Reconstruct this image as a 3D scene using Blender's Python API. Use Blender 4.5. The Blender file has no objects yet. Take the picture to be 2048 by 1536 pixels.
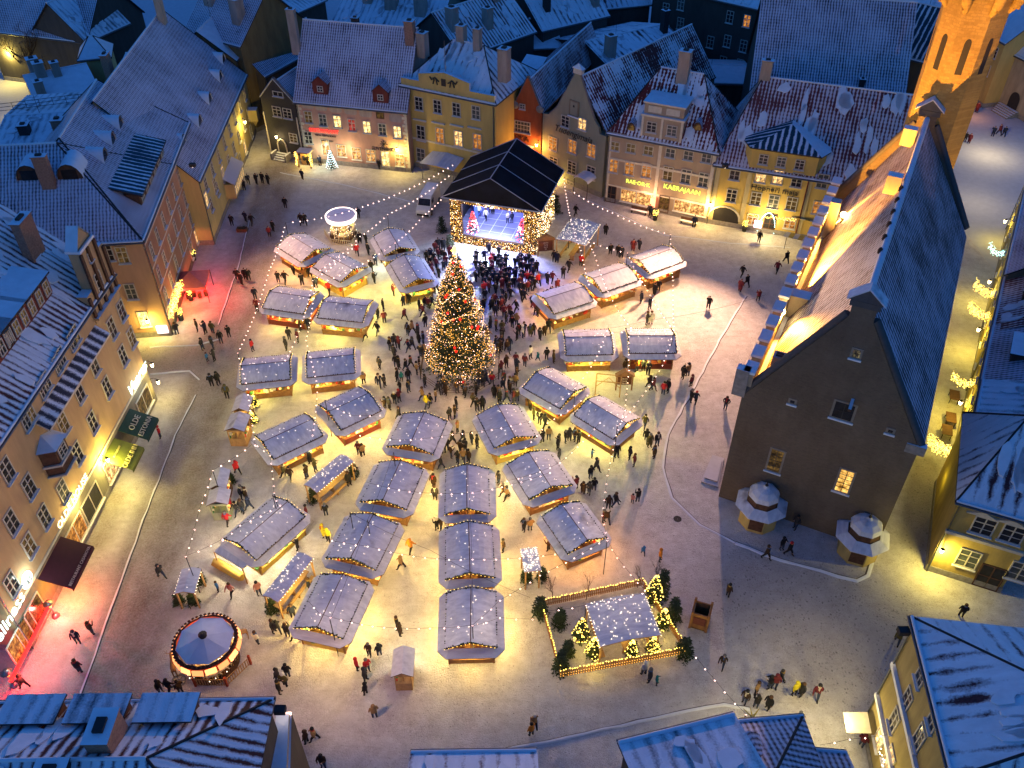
import bpy, bmesh, math, random
from mathutils import Vector, Matrix
random.seed(7)
R = math.radians
S = bpy.context.scene
COL = S.collection
# ---------------------------------------------------------------- camera
CAMH = 62.0; PIT = R(41); FPX = 1741.0
cd = bpy.data.cameras.new('camera'); cam = bpy.data.objects.new('camera', cd); COL.objects.link(cam)
cam.location = (0, 0, CAMH); cam.rotation_euler = (R(49), 0, 0)
cd.sensor_width = 36; cd.lens = FPX / 2048 * 36; cd.clip_end = 2000
S.camera = cam
S.view_settings.view_transform = 'Standard'; S.view_settings.look = 'None'
S.view_settings.exposure = 0; S.view_settings.gamma = 1
S.cycles.max_bounces = 4; S.cycles.diffuse_bounces = 2; S.cycles.glossy_bounces = 2
S.cycles.transmission_bounces = 2; S.cycles.transparent_max_bounces = 4
S.cycles.sample_clamp_indirect = 2.0; S.cycles.caustics_reflective = False; S.cycles.caustics_refractive = False
S.cycles.use_denoising = True
try: S.cycles.use_light_tree = True
except Exception: pass
# ---------------------------------------------------------------- dusk sky
W = bpy.data.worlds.new('World'); S.world = W; W.use_nodes = True
nt = W.node_tree; bg = nt.nodes['Background']
sky = nt.nodes.new('ShaderNodeTexSky'); sky.sky_type = 'NISHITA'; sky.sun_disc = False
sky.sun_elevation = R(5.0); sky.sun_rotation = R(20); sky.air_density = 1.6; sky.dust_density = 0.2; sky.ozone_density = 5
hs = nt.nodes.new('ShaderNodeMix'); hs.data_type = 'RGBA'; hs.blend_type = 'MULTIPLY'; hs.inputs[0].default_value = 1
hs.inputs[7].default_value = (0.84, 1.46, 2.6, 1)
nt.links.new(sky.outputs[0], hs.inputs[6]); nt.links.new(hs.outputs[2], bg.inputs[0])
bg.inputs[1].default_value = 0.15

# ---------------------------------------------------------------- photo geometry: a pixel of the 2048x1536 photo to a point of the place
CP, SP = math.cos(PIT), math.sin(PIT)
CAM = Vector((0, 0, CAMH))
def ray(x, y):
    u = (x - 1024) / FPX; v = -(y - 768) / FPX
    return Vector((u, CP + v * SP, -SP + v * CP))
def g(x, y, z=0.0):
    d = ray(x, y); return CAM + d * ((z - CAMH) / d.z)
def zat(p, y):
    lo, hi = -5, CAMH - 1
    for _ in range(40):
        m = (lo + hi) / 2; d = p.y * CP - (m - CAMH) * SP; up = p.y * SP + (m - CAMH) * CP
        if 768 - FPX * up / d > y: lo = m
        else: hi = m
    return m
class Frame:
    """local frame on the ground: x along a front, y inwards (to the left of x), z up"""
    def __init__(s, a, b):
        s.o = Vector((a.x, a.y, 0)); d = Vector((b.x - a.x, b.y - a.y, 0)); s.L = d.length
        s.ux = d.normalized(); s.uy = Vector((-s.ux.y, s.ux.x, 0)); s.rz = math.atan2(s.ux.y, s.ux.x)
    def loc(s, p):
        q = p - s.o; return Vector((q.dot(s.ux), q.dot(s.uy), p.z))
    def wor(s, x, y, z=0): return s.o + s.ux * x + s.uy * y + Vector((0, 0, z))
    def hit(s, px, py, y0=0.0, ze=0.0, t=None):
        """pixel onto the front plane y=y0, or onto the roof plane z = ze + t*(y-y0)"""
        d = ray(px, py); c = CAM - s.o
        if t is None:
            k = (y0 - c.dot(s.uy)) / d.dot(s.uy)
        else:
            k = (ze + t * (c.dot(s.uy) - y0) - CAMH) / (d.z - t * d.dot(s.uy))
        return s.loc(CAM + d * k)

# ---------------------------------------------------------------- mesh collector
class MB:
    def __init__(s): s.v = []; s.f = []; s.m = []; s.sm = []; s.uvon = False
    def add(s, vs, fs, mi=0, sm=False):
        n = len(s.v); s.v += [tuple(v) for v in vs]
        for f in fs: s.f.append(tuple(i + n for i in f)); s.m.append(mi); s.sm.append(sm)
    def box(s, x0, x1, y0, y1, z0, z1, mi=0, rz=0, c=(0, 0), top=None):
        P = []
        for z in (z0, z1):
            for x, y in ((x0, y0), (x1, y0), (x1, y1), (x0, y1)):
                if rz: x, y = x * math.cos(rz) - y * math.sin(rz), x * math.sin(rz) + y * math.cos(rz)
                P.append((x + c[0], y + c[1], z))
        s.add(P, [(0, 3, 2, 1), (0, 1, 5, 4), (1, 2, 6, 5), (2, 3, 7, 6), (3, 0, 4, 7)], mi)
        s.add(P[4:], [(0, 1, 2, 3)], mi if top is None else top)
    def slab(s, pts, th, mi=0, side=None, top=None):
        """polygon pts (3d, counter-clockwise seen from above) extruded down by th"""
        n = len(pts); lo = [(p[0], p[1], p[2] - th) for p in pts]
        s.add(pts, [tuple(range(n))], mi if top is None else top)
        s.add(list(pts) + lo, [tuple(range(2 * n - 1, n - 1, -1))] + [(i, n + i, n + (i + 1) % n, (i + 1) % n) for i in range(n)], mi if side is None else side)
    def prism(s, pts, z0, z1, mi=0, top=None):
        s.slab([(p[0], p[1], z1) for p in pts], z1 - z0, mi, mi, top)
    def tube(s, pts, r, n=6, mi=0, caps=True, sm=True):
        pts = [Vector(p) for p in pts]; rs = r if isinstance(r, (list, tuple)) else [r] * len(pts)
        V = []; k = len(pts)
        for i, p in enumerate(pts):
            t = (pts[min(i + 1, k - 1)] - pts[max(i - 1, 0)])
            t = t.normalized() if t.length > 1e-9 else Vector((0, 0, 1))
            a = t.cross(Vector((0, 0, 1)))
            if a.length < 1e-3: a = t.cross(Vector((0, 1, 0)))
            a.normalize(); b = t.cross(a)
            for j in range(n):
                w = 2 * math.pi * j / n; V.append(p + (a * math.cos(w) + b * math.sin(w)) * rs[i])
        F = [(i * n + j, i * n + (j + 1) % n, (i + 1) * n + (j + 1) % n, (i + 1) * n + j) for i in range(k - 1) for j in range(n)]
        s.add(V, F, mi, sm)
        if caps: s.add(V[:n], [tuple(range(n))], mi); s.add(V[-n:], [tuple(range(n - 1, -1, -1))], mi)
    def lathe(s, c, prof, n=12, mi=0, ph=0, sm=True):
        """prof = [(r,z)...] about vertical axis at c"""
        V = [(c[0] + r * math.cos(ph + 2 * math.pi * j / n), c[1] + r * math.sin(ph + 2 * math.pi * j / n), c[2] + z) for r, z in prof for j in range(n)]
        F = [(i * n + j, i * n + (j + 1) % n, (i + 1) * n + (j + 1) % n, (i + 1) * n + j) for i in range(len(prof) - 1) for j in range(n)]
        s.add(V, F, mi, sm)
    def octa(s, c, r, mi=0, zs=1.0):
        x, y, z = c
        s.add([(x + r, y, z), (x, y + r, z), (x - r, y, z), (x, y - r, z), (x, y, z + r * zs), (x, y, z - r * zs)],
              [(0, 1, 4), (1, 2, 4), (2, 3, 4), (3, 0, 4), (1, 0, 5), (2, 1, 5), (3, 2, 5), (0, 3, 5)], mi)
    def mesh(s, name, mats):
        me = bpy.data.meshes.new(name); me.from_pydata(s.v, [], s.f)
        for m in mats: me.materials.append(m)
        me.polygons.foreach_set('material_index', s.m); me.polygons.foreach_set('use_smooth', s.sm)
        me.update()
        if s.uvon:
            ul = me.uv_layers.new(name='UVMap').data
            for p in me.polygons:
                n = p.normal; u = Vector((0, 0, 1)).cross(n) if abs(n.z) < .9995 else Vector((1, 0, 0))
                u.normalize(); v = n.cross(u)
                for li in p.loop_indices:
                    c = me.vertices[me.loops[li].vertex_index].co; ul[li].uv = (c.dot(u), c.dot(v))
        return me
    def build(s, name, mats, parent=None, loc=None, rz=None):
        if not isinstance(mats, (list, tuple)): mats = [mats]
        return obj(name, s.mesh(name, mats), parent, loc, rz)
def obj(name, data, parent=None, loc=None, rz=None):
    o = bpy.data.objects.new(name, data); COL.objects.link(o)
    if parent: o.parent = parent
    if loc is not None: o.location = loc
    if rz is not None: o.rotation_euler = (0, 0, rz)
    return o
def tag(o, label=None, cat=None, group=None, kind=None):
    if label: o['label'] = label
    if cat: o['category'] = cat
    if group: o['group'] = group
    if kind: o['kind'] = kind
    return o
def thing(name, label, cat, loc=(0, 0, 0), rz=0, group=None):
    return tag(obj(name, None, None, loc, rz), label, cat, group)
def copy_tree(o, parent=None):
    c = o.copy(); COL.objects.link(c); c.parent = parent
    for ch in list(o.children): copy_tree(ch, c)
    return c
def lamp(kind, loc, power, col, parent=None, size=0.1, rot=None, spot=60, blend=.5, name='lamp_light'):
    l = bpy.data.lights.new(name, kind); l.energy = power; l.color = col
    if kind == 'AREA': l.size = size
    else: l.shadow_soft_size = size
    if kind == 'SPOT': l.spot_size = R(spot); l.spot_blend = blend
    o = obj(name, l, parent, loc)
    if rot is not None: o.rotation_euler = rot
    return o
def aim(o, frm, to):
    o.location = frm; o.rotation_euler = (Vector(to) - Vector(frm)).to_track_quat('-Z', 'Y').to_euler()

# ---------------------------------------------------------------- materials
MATS = {}
class NT:
    def __init__(s, name, rough=0.8):
        s.m = bpy.data.materials.new(name); s.m.use_nodes = True; s.t = s.m.node_tree; s.b = s.t.nodes['Principled BSDF']
        s.b.inputs['Roughness'].default_value = rough; s.b.inputs['Specular IOR Level'].default_value = 0.25
        s.co = s.t.nodes.new('ShaderNodeTexCoord')
    def n(s, typ, **kw):
        x = s.t.nodes.new('ShaderNode' + typ)
        for k, v in kw.items():
            if k.startswith('i_'):
                key = k[2:]; key = int(key) if key.isdigit() else key.replace('_', ' ')
                x.inputs[key].default_value = v
            else: setattr(x, k, v)
        return x
    def l(s, a, b): s.t.links.new(a, b)
    def mapped(s, vec, scale=(1, 1, 1), loc=(0, 0, 0)):
        m = s.n('Mapping'); m.inputs['Scale'].default_value = scale; m.inputs['Location'].default_value = loc; s.l(vec, m.inputs[0]); return m.outputs[0]
    def noise(s, vec, scale, detail=3, rough=.55, dist=0):
        x = s.n('TexNoise'); x.inputs['Scale'].default_value = scale; x.inputs['Detail'].default_value = detail; x.inputs['Roughness'].default_value = rough
        x.inputs['Distortion'].default_value = dist; s.l(vec, x.inputs['Vector']); return x.outputs[0]
    def ramp(s, fac, stops):
        r = s.n('ValToRGB'); e = r.color_ramp.elements
        while len(e) < len(stops): e.new(0.5)
        for i, (p, c) in enumerate(stops):
            e[i].position = p; e[i].color = (c, c, c, 1) if isinstance(c, (int, float)) else (*c, 1)
        s.l(fac, r.inputs[0]); return r.outputs[0]
    def math(s, op, a, b=None, clamp=False):
        x = s.n('Math', operation=op); x.use_clamp = clamp
        for i, v in enumerate((a, b)):
            if v is None: continue
            if isinstance(v, (int, float)): x.inputs[i].default_value = v
            else: s.l(v, x.inputs[i])
        return x.outputs[0]
    def mix(s, fac, a, b, mode='MIX'):
        x = s.n('Mix', data_type='RGBA', blend_type=mode)
        for i, v in ((0, fac), (6, a), (7, b)):
            if isinstance(v, (int, float)): x.inputs[i].default_value = v
            elif isinstance(v, tuple): x.inputs[i].default_value = (*v, 1)
            else: s.l(v, x.inputs[i])
        return x.outputs[2]
    def sep(s, vec):
        x = s.n('SeparateXYZ'); s.l(vec, x.inputs[0]); return x.outputs
    def base(s, c):
        if isinstance(c, tuple): s.b.inputs['Base Color'].default_value = (*c, 1)
        else: s.l(c, s.b.inputs['Base Color'])
    def bump(s, h, st=.4, d=.05):
        x = s.n('Bump'); x.inputs['Strength'].default_value = st; x.inputs['Distance'].default_value = d
        s.l(h, x.inputs['Height']); s.l(x.outputs[0], s.b.inputs['Normal'])
def plain(name, c, rough=.7, metal=0, var=.12, scale=3):
    if name in MATS: return MATS[name]
    k = NT(name, rough); k.b.inputs['Metallic'].default_value = metal
    nz = k.noise(k.co.outputs['Object'], scale, 4)
    k.base(k.mix(k.ramp(nz, [(.3, 0), (.75, 1)]), tuple(v * (1 - var) for v in c), tuple(min(1, v * (1 + var)) for v in c)))
    MATS[name] = k.m; return k.m
def plaster(name, c, dirt=.35):
    if name in MATS: return MATS[name]
    k = NT(name, .9); o = k.co.outputs['Object']
    a = k.noise(k.mapped(o, (1, 1, .25)), 1.1, 6, .65); b = k.noise(o, 9, 4, .7)
    col = k.mix(k.ramp(a, [(.35, 0), (.7, 1)]), tuple(v * (1 - dirt) for v in c), c)
    col = k.mix(k.math('MULTIPLY', k.ramp(b, [(.5, 0), (.8, 1)]), .25), col, tuple(min(1, v * 1.25) for v in c))
    k.base(col); k.bump(b, .15, .03); MATS[name] = k.m; return k.m
def emis(name, c, st, sample=False):
    if name in MATS: return MATS[name]
    k = NT(name, .4); k.base(tuple(min(1, v * .5) for v in c))
    k.b.inputs['Emission Color'].default_value = (*c, 1); k.b.inputs['Emission Strength'].default_value = st
    try: k.m.cycles.emission_sampling = 'AUTO' if sample else 'NONE'
    except Exception: pass
    MATS[name] = k.m; return k.m
def glass_lit(name, c1, c2, st):
    if name in MATS: return MATS[name]
    k = NT(name, .2); o = k.co.outputs['Object']
    nz = k.noise(k.mapped(o, (1, 1, 1)), 2.3, 3, .6); v = k.ramp(nz, [(.32, 0.03), (.5, .5), (.68, 1)])
    col = k.mix(v, c1, c2); k.base((.03, .02, .01)); k.l(col, k.b.inputs['Emission Color'])
    k.l(k.math('MULTIPLY', k.math('ADD', v, .12), st), k.b.inputs['Emission Strength'])
    try: k.m.cycles.emission_sampling = 'NONE'
    except Exception: pass
    MATS[name] = k.m; return k.m
def snow(name, c=(.80, .82, .86), speck=0.0, scale=1.2):
    if name in MATS: return MATS[name]
    k = NT(name, .75); o = k.co.outputs['Object']
    a = k.noise(o, scale, 5, .6); b = k.noise(o, 14, 4, .7)
    col = k.mix(k.ramp(a, [(.3, 0), (.7, 1)]), tuple(v * .86 for v in c), c)
    if speck: col = k.mix(k.math('MULTIPLY', k.ramp(b, [(.62, 0), (.7, 1)]), speck), col, (.12, .09, .07))
    k.base(col); k.bump(b, .25, .04); MATS[name] = k.m; return k.m
def stall_snow(name, melt):
    """thin snow on a canvas or board roof: darker melted patches where it is warm below"""
    if name in MATS: return MATS[name]
    k = NT(name, .7); ri = k.n('ObjectInfo'); va = k.n('VectorMath', operation='ADD'); k.l(k.co.outputs['Object'], va.inputs[0]); k.l(k.math('MULTIPLY', ri.outputs['Random'], 90), va.inputs[1]); o = va.outputs[0]
    a = k.noise(o, .55, 3, .5); b = k.noise(o, 12, 4, .7); c = k.noise(k.mapped(o, (1, .2, 1)), 3, 3, .6)
    col = k.mix(k.ramp(c, [(.3, 0), (.7, 1)]), (.54, .55, .60), (.80, .81, .84)); col = k.mix(k.math('MULTIPLY', ri.outputs['Random'], .3), col, (.50, .50, .55))
    col = k.mix(k.math('MULTIPLY', k.ramp(a, [(.60, 0), (.76, 1)]), melt * .8), col, (.16, .15, .17))
    col = k.mix(k.math('MULTIPLY', k.ramp(b, [(.6, 0), (.8, 1)]), .08), col, (.35, .34, .36))
    k.base(col); k.bump(b, .25, .03); MATS[name] = k.m; return k.m
def roofmat(name, tile=(.16, .035, .025), cover=.6, period=.34, stripe=.5, patch=.5, vperiod=.0, snowc=(.84, .86, .90), soft=.12):
    """snowed tiles or standing seams: u (uv.x) along the eaves, v (uv.y) up the slope, in metres"""
    if name in MATS: return MATS[name]
    k = NT(name, .65); uv0 = k.co.outputs['UV']; ri = k.n('ObjectInfo'); wob = k.n('VectorMath', operation='ADD'); k.l(uv0, wob.inputs[0]); sc_ = k.n('VectorMath', operation='SCALE'); nw = k.n('TexNoise'); nw.inputs['Scale'].default_value = .9; k.l(uv0, nw.inputs['Vector']); k.l(nw.outputs['Color'], sc_.inputs[0]); sc_.inputs['Scale'].default_value = .22; k.l(sc_.outputs[0], wob.inputs[1]); s_ = k.sep(wob.outputs[0]); off = k.n('VectorMath', operation='ADD'); k.l(uv0, off.inputs[0]); k.l(k.math('MULTIPLY', ri.outputs['Random'], 70), off.inputs[1]); uv = off.outputs[0]
    w = k.math('ABSOLUTE', k.math('SUBTRACT', k.math('FRACT', k.math('DIVIDE', s_[0], period)), .5))   # 0 mid .. .5 edge
    big = k.noise(uv, .22, 4, .6); mid = k.noise(k.mapped(uv, (1, .35, 1)), 1.6, 4, .65); fine = k.noise(uv, 8, 3, .6)
    h = k.math('MULTIPLY', w, 2 * stripe)
    if vperiod:
        wv = k.math('ABSOLUTE', k.math('SUBTRACT', k.math('FRACT', k.math('DIVIDE', s_[1], vperiod)), .5))
        h = k.math('ADD', h, k.math('MULTIPLY', wv, .6 * stripe))
    e = k.math('ADD', k.math('MULTIPLY', k.math('SUBTRACT', big, .5), 2.9 * patch), k.math('MULTIPLY', k.math('SUBTRACT', mid, .5), 2.2 * patch))
    e = k.math('ADD', e, k.math('MULTIPLY', k.math('SUBTRACT', fine, .5), .5))
    x = k.math('ADD', h, e)
    fac = k.ramp(x, [(max(0.01, cover - soft), 1), (min(1, cover + soft), 0)])
    tcol = k.mix(k.ramp(fine, [(.35, 0), (.65, 1)]), tuple(v * .55 for v in tile), tile)
    k.base(k.mix(fac, tcol, k.mix(k.ramp(mid, [(.3, 0), (.7, 1)]), tuple(v * .8 for v in snowc), snowc)))
    k.bump(k.math('ADD', k.math('MULTIPLY', w, 1.2), k.math('ADD', k.math('MULTIPLY', fine, .5), fac)), .5, .05)
    MATS[name] = k.m; return k.m
def rubble(name, c1, c2, c3, bw=.36, bh=.13):
    k = NT(name, .95); o = k.co.outputs['Object']; s_ = k.sep(o); br = k.n('TexBrick'); br.inputs['Scale'].default_value = 1.0
    for i, c in (('Color1', c1), ('Color2', c2), ('Mortar', c3)): br.inputs[i].default_value = (*c, 1)
    br.inputs['Mortar Size'].default_value = .03; br.inputs['Brick Width'].default_value = bw; br.inputs['Row Height'].default_value = bh; br.inputs['Bias'].default_value = -.2
    nz = k.n('TexNoise'); nz.inputs['Scale'].default_value = 1.6; k.l(o, nz.inputs['Vector']); w = k.math('MULTIPLY', nz.outputs[0], .35)
    cx = k.n('CombineXYZ'); k.l(k.math('ADD', k.math('ADD', s_[0], s_[1]), w), cx.inputs[0]); k.l(k.math('ADD', s_[2], w), cx.inputs[1]); k.l(cx.outputs[0], br.inputs['Vector'])
    big = k.ramp(k.noise(k.mapped(o, (1, 1, .5)), .35, 6, .7), [(.35, 0), (.68, 1)]); fine = k.ramp(k.noise(o, 5, 4, .75), [(.35, 0), (.7, 1)])
    col = k.mix(1.0, br.outputs[0], k.mix(big, (.62, .60, .58), (1, 1, 1)), 'MULTIPLY'); col = k.mix(k.math('MULTIPLY', fine, .45), col, c3)
    k.base(col); k.bump(k.math('ADD', br.outputs[1], fine), .5, .06); return k.m
def ground_mat():
    k = NT('trodden_snow', .8); o = k.co.outputs['Object']
    at = k.n('Attribute', attribute_name='wear'); w = k.sep(at.outputs['Vector'])   # x trodden brown, y bare cobbles, z specks
    a = k.noise(o, .12, 5, .6); b = k.noise(o, 1.1, 6, .72); c = k.noise(o, 5.5, 4, .75); d = k.noise(k.mapped(o, (1, .45, 1)), .5, 4, .6)
    col = k.mix(k.ramp(b, [(.3, 0), (.7, 1)]), (.54, .50, .48), (.79, .77, .76))
    col = k.mix(k.math('MULTIPLY', k.ramp(a, [(.4, 0), (.65, 1)]), .25), col, (.50, .46, .43))
    brown = k.math('MULTIPLY', w[0], k.ramp(k.math('ADD', k.math('MULTIPLY', c, .6), k.math('MULTIPLY', d, .4)), [(.33, 1), (.62, .35)]))
    col = k.mix(brown, col, (.20, .145, .10))
    vo = k.n('TexVoronoi', feature='F1'); vo.inputs['Scale'].default_value = 4.2; vo.inputs['Randomness'].default_value = .9
    k.l(k.mapped(o, (1, .8, 1)), vo.inputs['Vector'])
    dots = k.ramp(vo.outputs[0], [(.22, 1), (.42, 0)])
    cob = k.math('MULTIPLY', k.math('MULTIPLY', w[1], dots), k.ramp(k.noise(o, 2.2, 4, .7), [(.46, 0.0), (.58, 1)]))
    col = k.mix(k.math('MULTIPLY', cob, .9), col, (.05, .04, .035))
    sp = k.math('MULTIPLY', w[2], k.ramp(c, [(.60, 0), (.645, 1)]))
    sp2 = k.math('MULTIPLY', sp, k.ramp(k.noise(o, .8, 3, .6), [(.36, 0), (.58, 1)]))
    col = k.mix(k.math('MULTIPLY', sp2, .9), col, (.07, .05, .04)); fg = k.noise(o, 22, 3, .8); col = k.mix(k.math('MULTIPLY', k.ramp(fg, [(.48, 0), (.64, 1)]), .34), col, (.20, .16, .14)); col = k.mix(k.math('MULTIPLY', w[1], .55), col, (.24, .23, .25))
    v2 = k.n('TexVoronoi', feature='DISTANCE_TO_EDGE'); v2.inputs['Scale'].default_value = 6.5; k.l(k.mapped(o, (1, .75, 1)), v2.inputs['Vector'])
    gap = k.ramp(v2.outputs[0], [(.03, 1), (.12, 0)]); show = k.ramp(k.noise(o, .35, 5, .7), [(.46, 0), (.62, 1)])
    col = k.mix(k.math('MULTIPLY', k.math('MULTIPLY', gap, show), .34), col, (.16, .12, .10))
    tr = k.noise(k.mapped(o, (.35, 2.2, 1)), 1.0, 4, .6, .6); col = k.mix(k.math('MULTIPLY', k.ramp(tr, [(.56, 0), (.68, 1)]), .20), col, (.30, .25, .22))
    k.base(col); k.bump(k.math('ADD', k.math('MULTIPLY', c, .6), k.math('ADD', k.math('MULTIPLY', b, 1.0), k.math('MULTIPLY', gap, -.4))), .6, .14)
    return k.m
# ---------------------------------------------------------------- shared materials
M_SNOW = snow('roof_snow'); M_SNOWD = snow('dirty_snow', (.62, .62, .66), .5)
M_WHITE = plain('white_paint', (.52, .48, .41)); M_TRIM = plain('cream_trim', (.62, .56, .44)); M_DARK = plain('dark_paint', (.03, .028, .03))
M_WOOD = plain('warm_wood', (.30, .15, .06), .8, var=.3, scale=2); M_DWOOD = plain('dark_wood', (.10, .05, .03), .8, var=.3); M_LOG = plain('fir_board', (.42, .26, .12), .8, var=.25)
M_STONE = plain('grey_stone', (.26, .24, .22), .9, var=.25); M_BRICK = plain('chimney_brick', (.30, .17, .12), .9, var=.3, scale=6); M_CHIM = plaster('chimney_plaster', (.40, .33, .28))
M_GUT = plain('zinc_gutter', (.10, .11, .13), .4, .5); M_METAL = plain('steel', (.25, .25, .27), .4, .8)
M_CABLE = plain('cable_rubber', (.015, .015, .018), .6)
G_DARK = plain('dark_window_glass', (.022, .022, .026), .12, var=.4, scale=1.5)
G_GREY = plain('grey_curtained_glass', (.075, .085, .085), .2, var=.5, scale=1.5)
G_LIT = glass_lit('warm_lit_window', (.55, .20, .03), (1.0, .70, .28), 2.2)
G_YEL = glass_lit('bright_yellow_window', (1.0, .50, .06), (1.0, .88, .42), 2.6)
G_ORA = glass_lit('amber_lit_window', (.40, .08, .01), (1.0, .42, .08), 1.0)
G_RED = glass_lit('red_lit_window', (.25, .01, .01), (1.0, .10, .08), .8)
G_SHOP = glass_lit('shop_display_window', (.5, .10, .02), (1.0, .62, .20), 1.7)
G_DIM = glass_lit('dim_lit_window', (.05, .03, .01), (.8, .45, .12), .22)
GL = {'d': G_DARK, 'g': G_GREY, 'l': G_LIT, 'y': G_YEL, 'o': G_ORA, 'r': G_RED, 's': G_SHOP, 'm': G_DIM}
E_BULB = emis('bulb_glow', (1.0, .80, .55), 9); E_YEL = emis('yellow_bulb_glow', (1.0, .68, .12), 7); E_PINK = emis('pink_bulb_glow', (1.0, .62, .55), 9)
E_LAMP = emis('lantern_glow', (1.0, .74, .34), 26); E_WHITE = emis('white_glow', (.85, 1.0, .95), 6); E_RED = emis('red_glow', (1.0, .03, .02), 3)
E_GREEN = emis('green_glow', (.1, 1.0, .4), 3); E_SIGNY = emis('yellow_sign_glow', (.85, 1.0, .12), 1.8); E_WARM = emis('warm_counter_glow', (1.0, .50, .12), 3.0)
# roofs
RT_FINE = roofmat('snowed_pantiles', cover=.44, period=.36, stripe=.55, patch=.22, vperiod=.42, tile=(.07, .03, .035), snowc=(.72, .70, .80), soft=.26)
RT_RED = roofmat('half_bare_red_tiles', cover=.38, period=.5, stripe=.6, patch=.75, vperiod=.5, tile=(.15, .025, .02), soft=.08)
RT_PINK = roofmat('thinly_snowed_red_tiles', cover=.38, period=.45, stripe=.6, patch=.42, vperiod=.5, tile=(.17, .04, .035), snowc=(.74, .68, .72), soft=.15)
RT_STRIPE = roofmat('striped_melting_roof', cover=.60, period=1.0, stripe=.6, patch=.55, tile=(.09, .03, .035), soft=.2)
RT_STRIPE2 = roofmat('finely_striped_roof', cover=.46, period=.62, stripe=.7, patch=.42, tile=(.10, .025, .02), soft=.2)
RM_SEAM = roofmat('snowed_seam_metal', cover=.36, period=.9, stripe=.35, patch=.4, tile=(.04, .07, .10), soft=.24)
RM_BLUE = roofmat('bare_blue_metal', cover=.22, period=.8, stripe=.8, patch=.3, tile=(.015, .06, .09), soft=.1)
RM_SMOOTH = roofmat('smooth_snow_roof', cover=.30, period=1.4, stripe=.2, patch=.28, tile=(.10, .08, .09), soft=.14)
# ---------------------------------------------------------------- houses
WINC = {}
def win_mesh(w, h, kind, cols, rows, sill):
    key = (round(w, 2), round(h, 2), kind, cols, rows, sill)
    if key in WINC: return WINC[key]
    m = MB(); f = .11
    for x0, x1, z0, z1 in ((-w / 2, w / 2, h / 2 - f, h / 2), (-w / 2, w / 2, -h / 2, -h / 2 + f), (-w / 2, -w / 2 + f, -h / 2 + f, h / 2 - f), (w / 2 - f, w / 2, -h / 2 + f, h / 2 - f)):
        m.box(x0, x1, -.09, .0, z0, z1)
    for i in range(1, cols):
        x = -w / 2 + w * i / cols; b = .05 if (cols % 2 == 0 and i == cols // 2) else .028
        m.box(x - b, x + b, -.06, 0, -h / 2 + f, h / 2 - f)
    for i in range(1, rows):
        z = -h / 2 + h * i / rows; b = .05 if i == rows - 1 else .028
        m.box(-w / 2 + f, w / 2 - f, -.055, 0, z - b, z + b)
    if sill: m.box(-w / 2 - .08, w / 2 + .08, -.24, -.0, -h / 2 - .1, -h / 2 - .005, 0, top=1)
    a = m.mesh('window', [M_WHITE if kind != 'D' else M_DWOOD, M_SNOW])
    p = MB(); p.box(-w / 2 + f * .9, w / 2 - f * .9, -.03, .0, -h / 2 + f * .9, h / 2 - f * .9)
    WINC[key] = (a, p); return WINC[key]
PANE = {}
WR = random.Random(12)
def window(root, x, z, w, h, glass='d', y=0.0, cols=2, rows=3, sill=True, kind='', rz=0):
    if glass == 'd': q_ = WR.random(); glass = 'g' if q_ < .22 else ('m' if q_ < .28 else 'd')
    a, p = win_mesh(w, h, kind, cols, rows, sill)
    o = obj('window', a, root, (x, y, z), rz)
    key = (id(p), glass)
    if key not in PANE: PANE[key] = p.mesh('pane', [GL[glass]])
    obj('pane', PANE[key], o)
    return o
def text(root, body, size, x, z, mat, y=-.08, rz=0, depth=.03, align='CENTER', rot=None, name='lettering', shear=0, tilt=0):
    c = bpy.data.curves.new(name, 'FONT'); c.body = body; c.size = size; c.extrude = depth; c.align_x = align; c.align_y = 'CENTER'; c.shear = shear
    c.resolution_u = 2
    c.materials.append(mat); o = obj(name, c, root, (x, y, z)); o.rotation_euler = rot or (R(90), tilt, rz); return o
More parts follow.
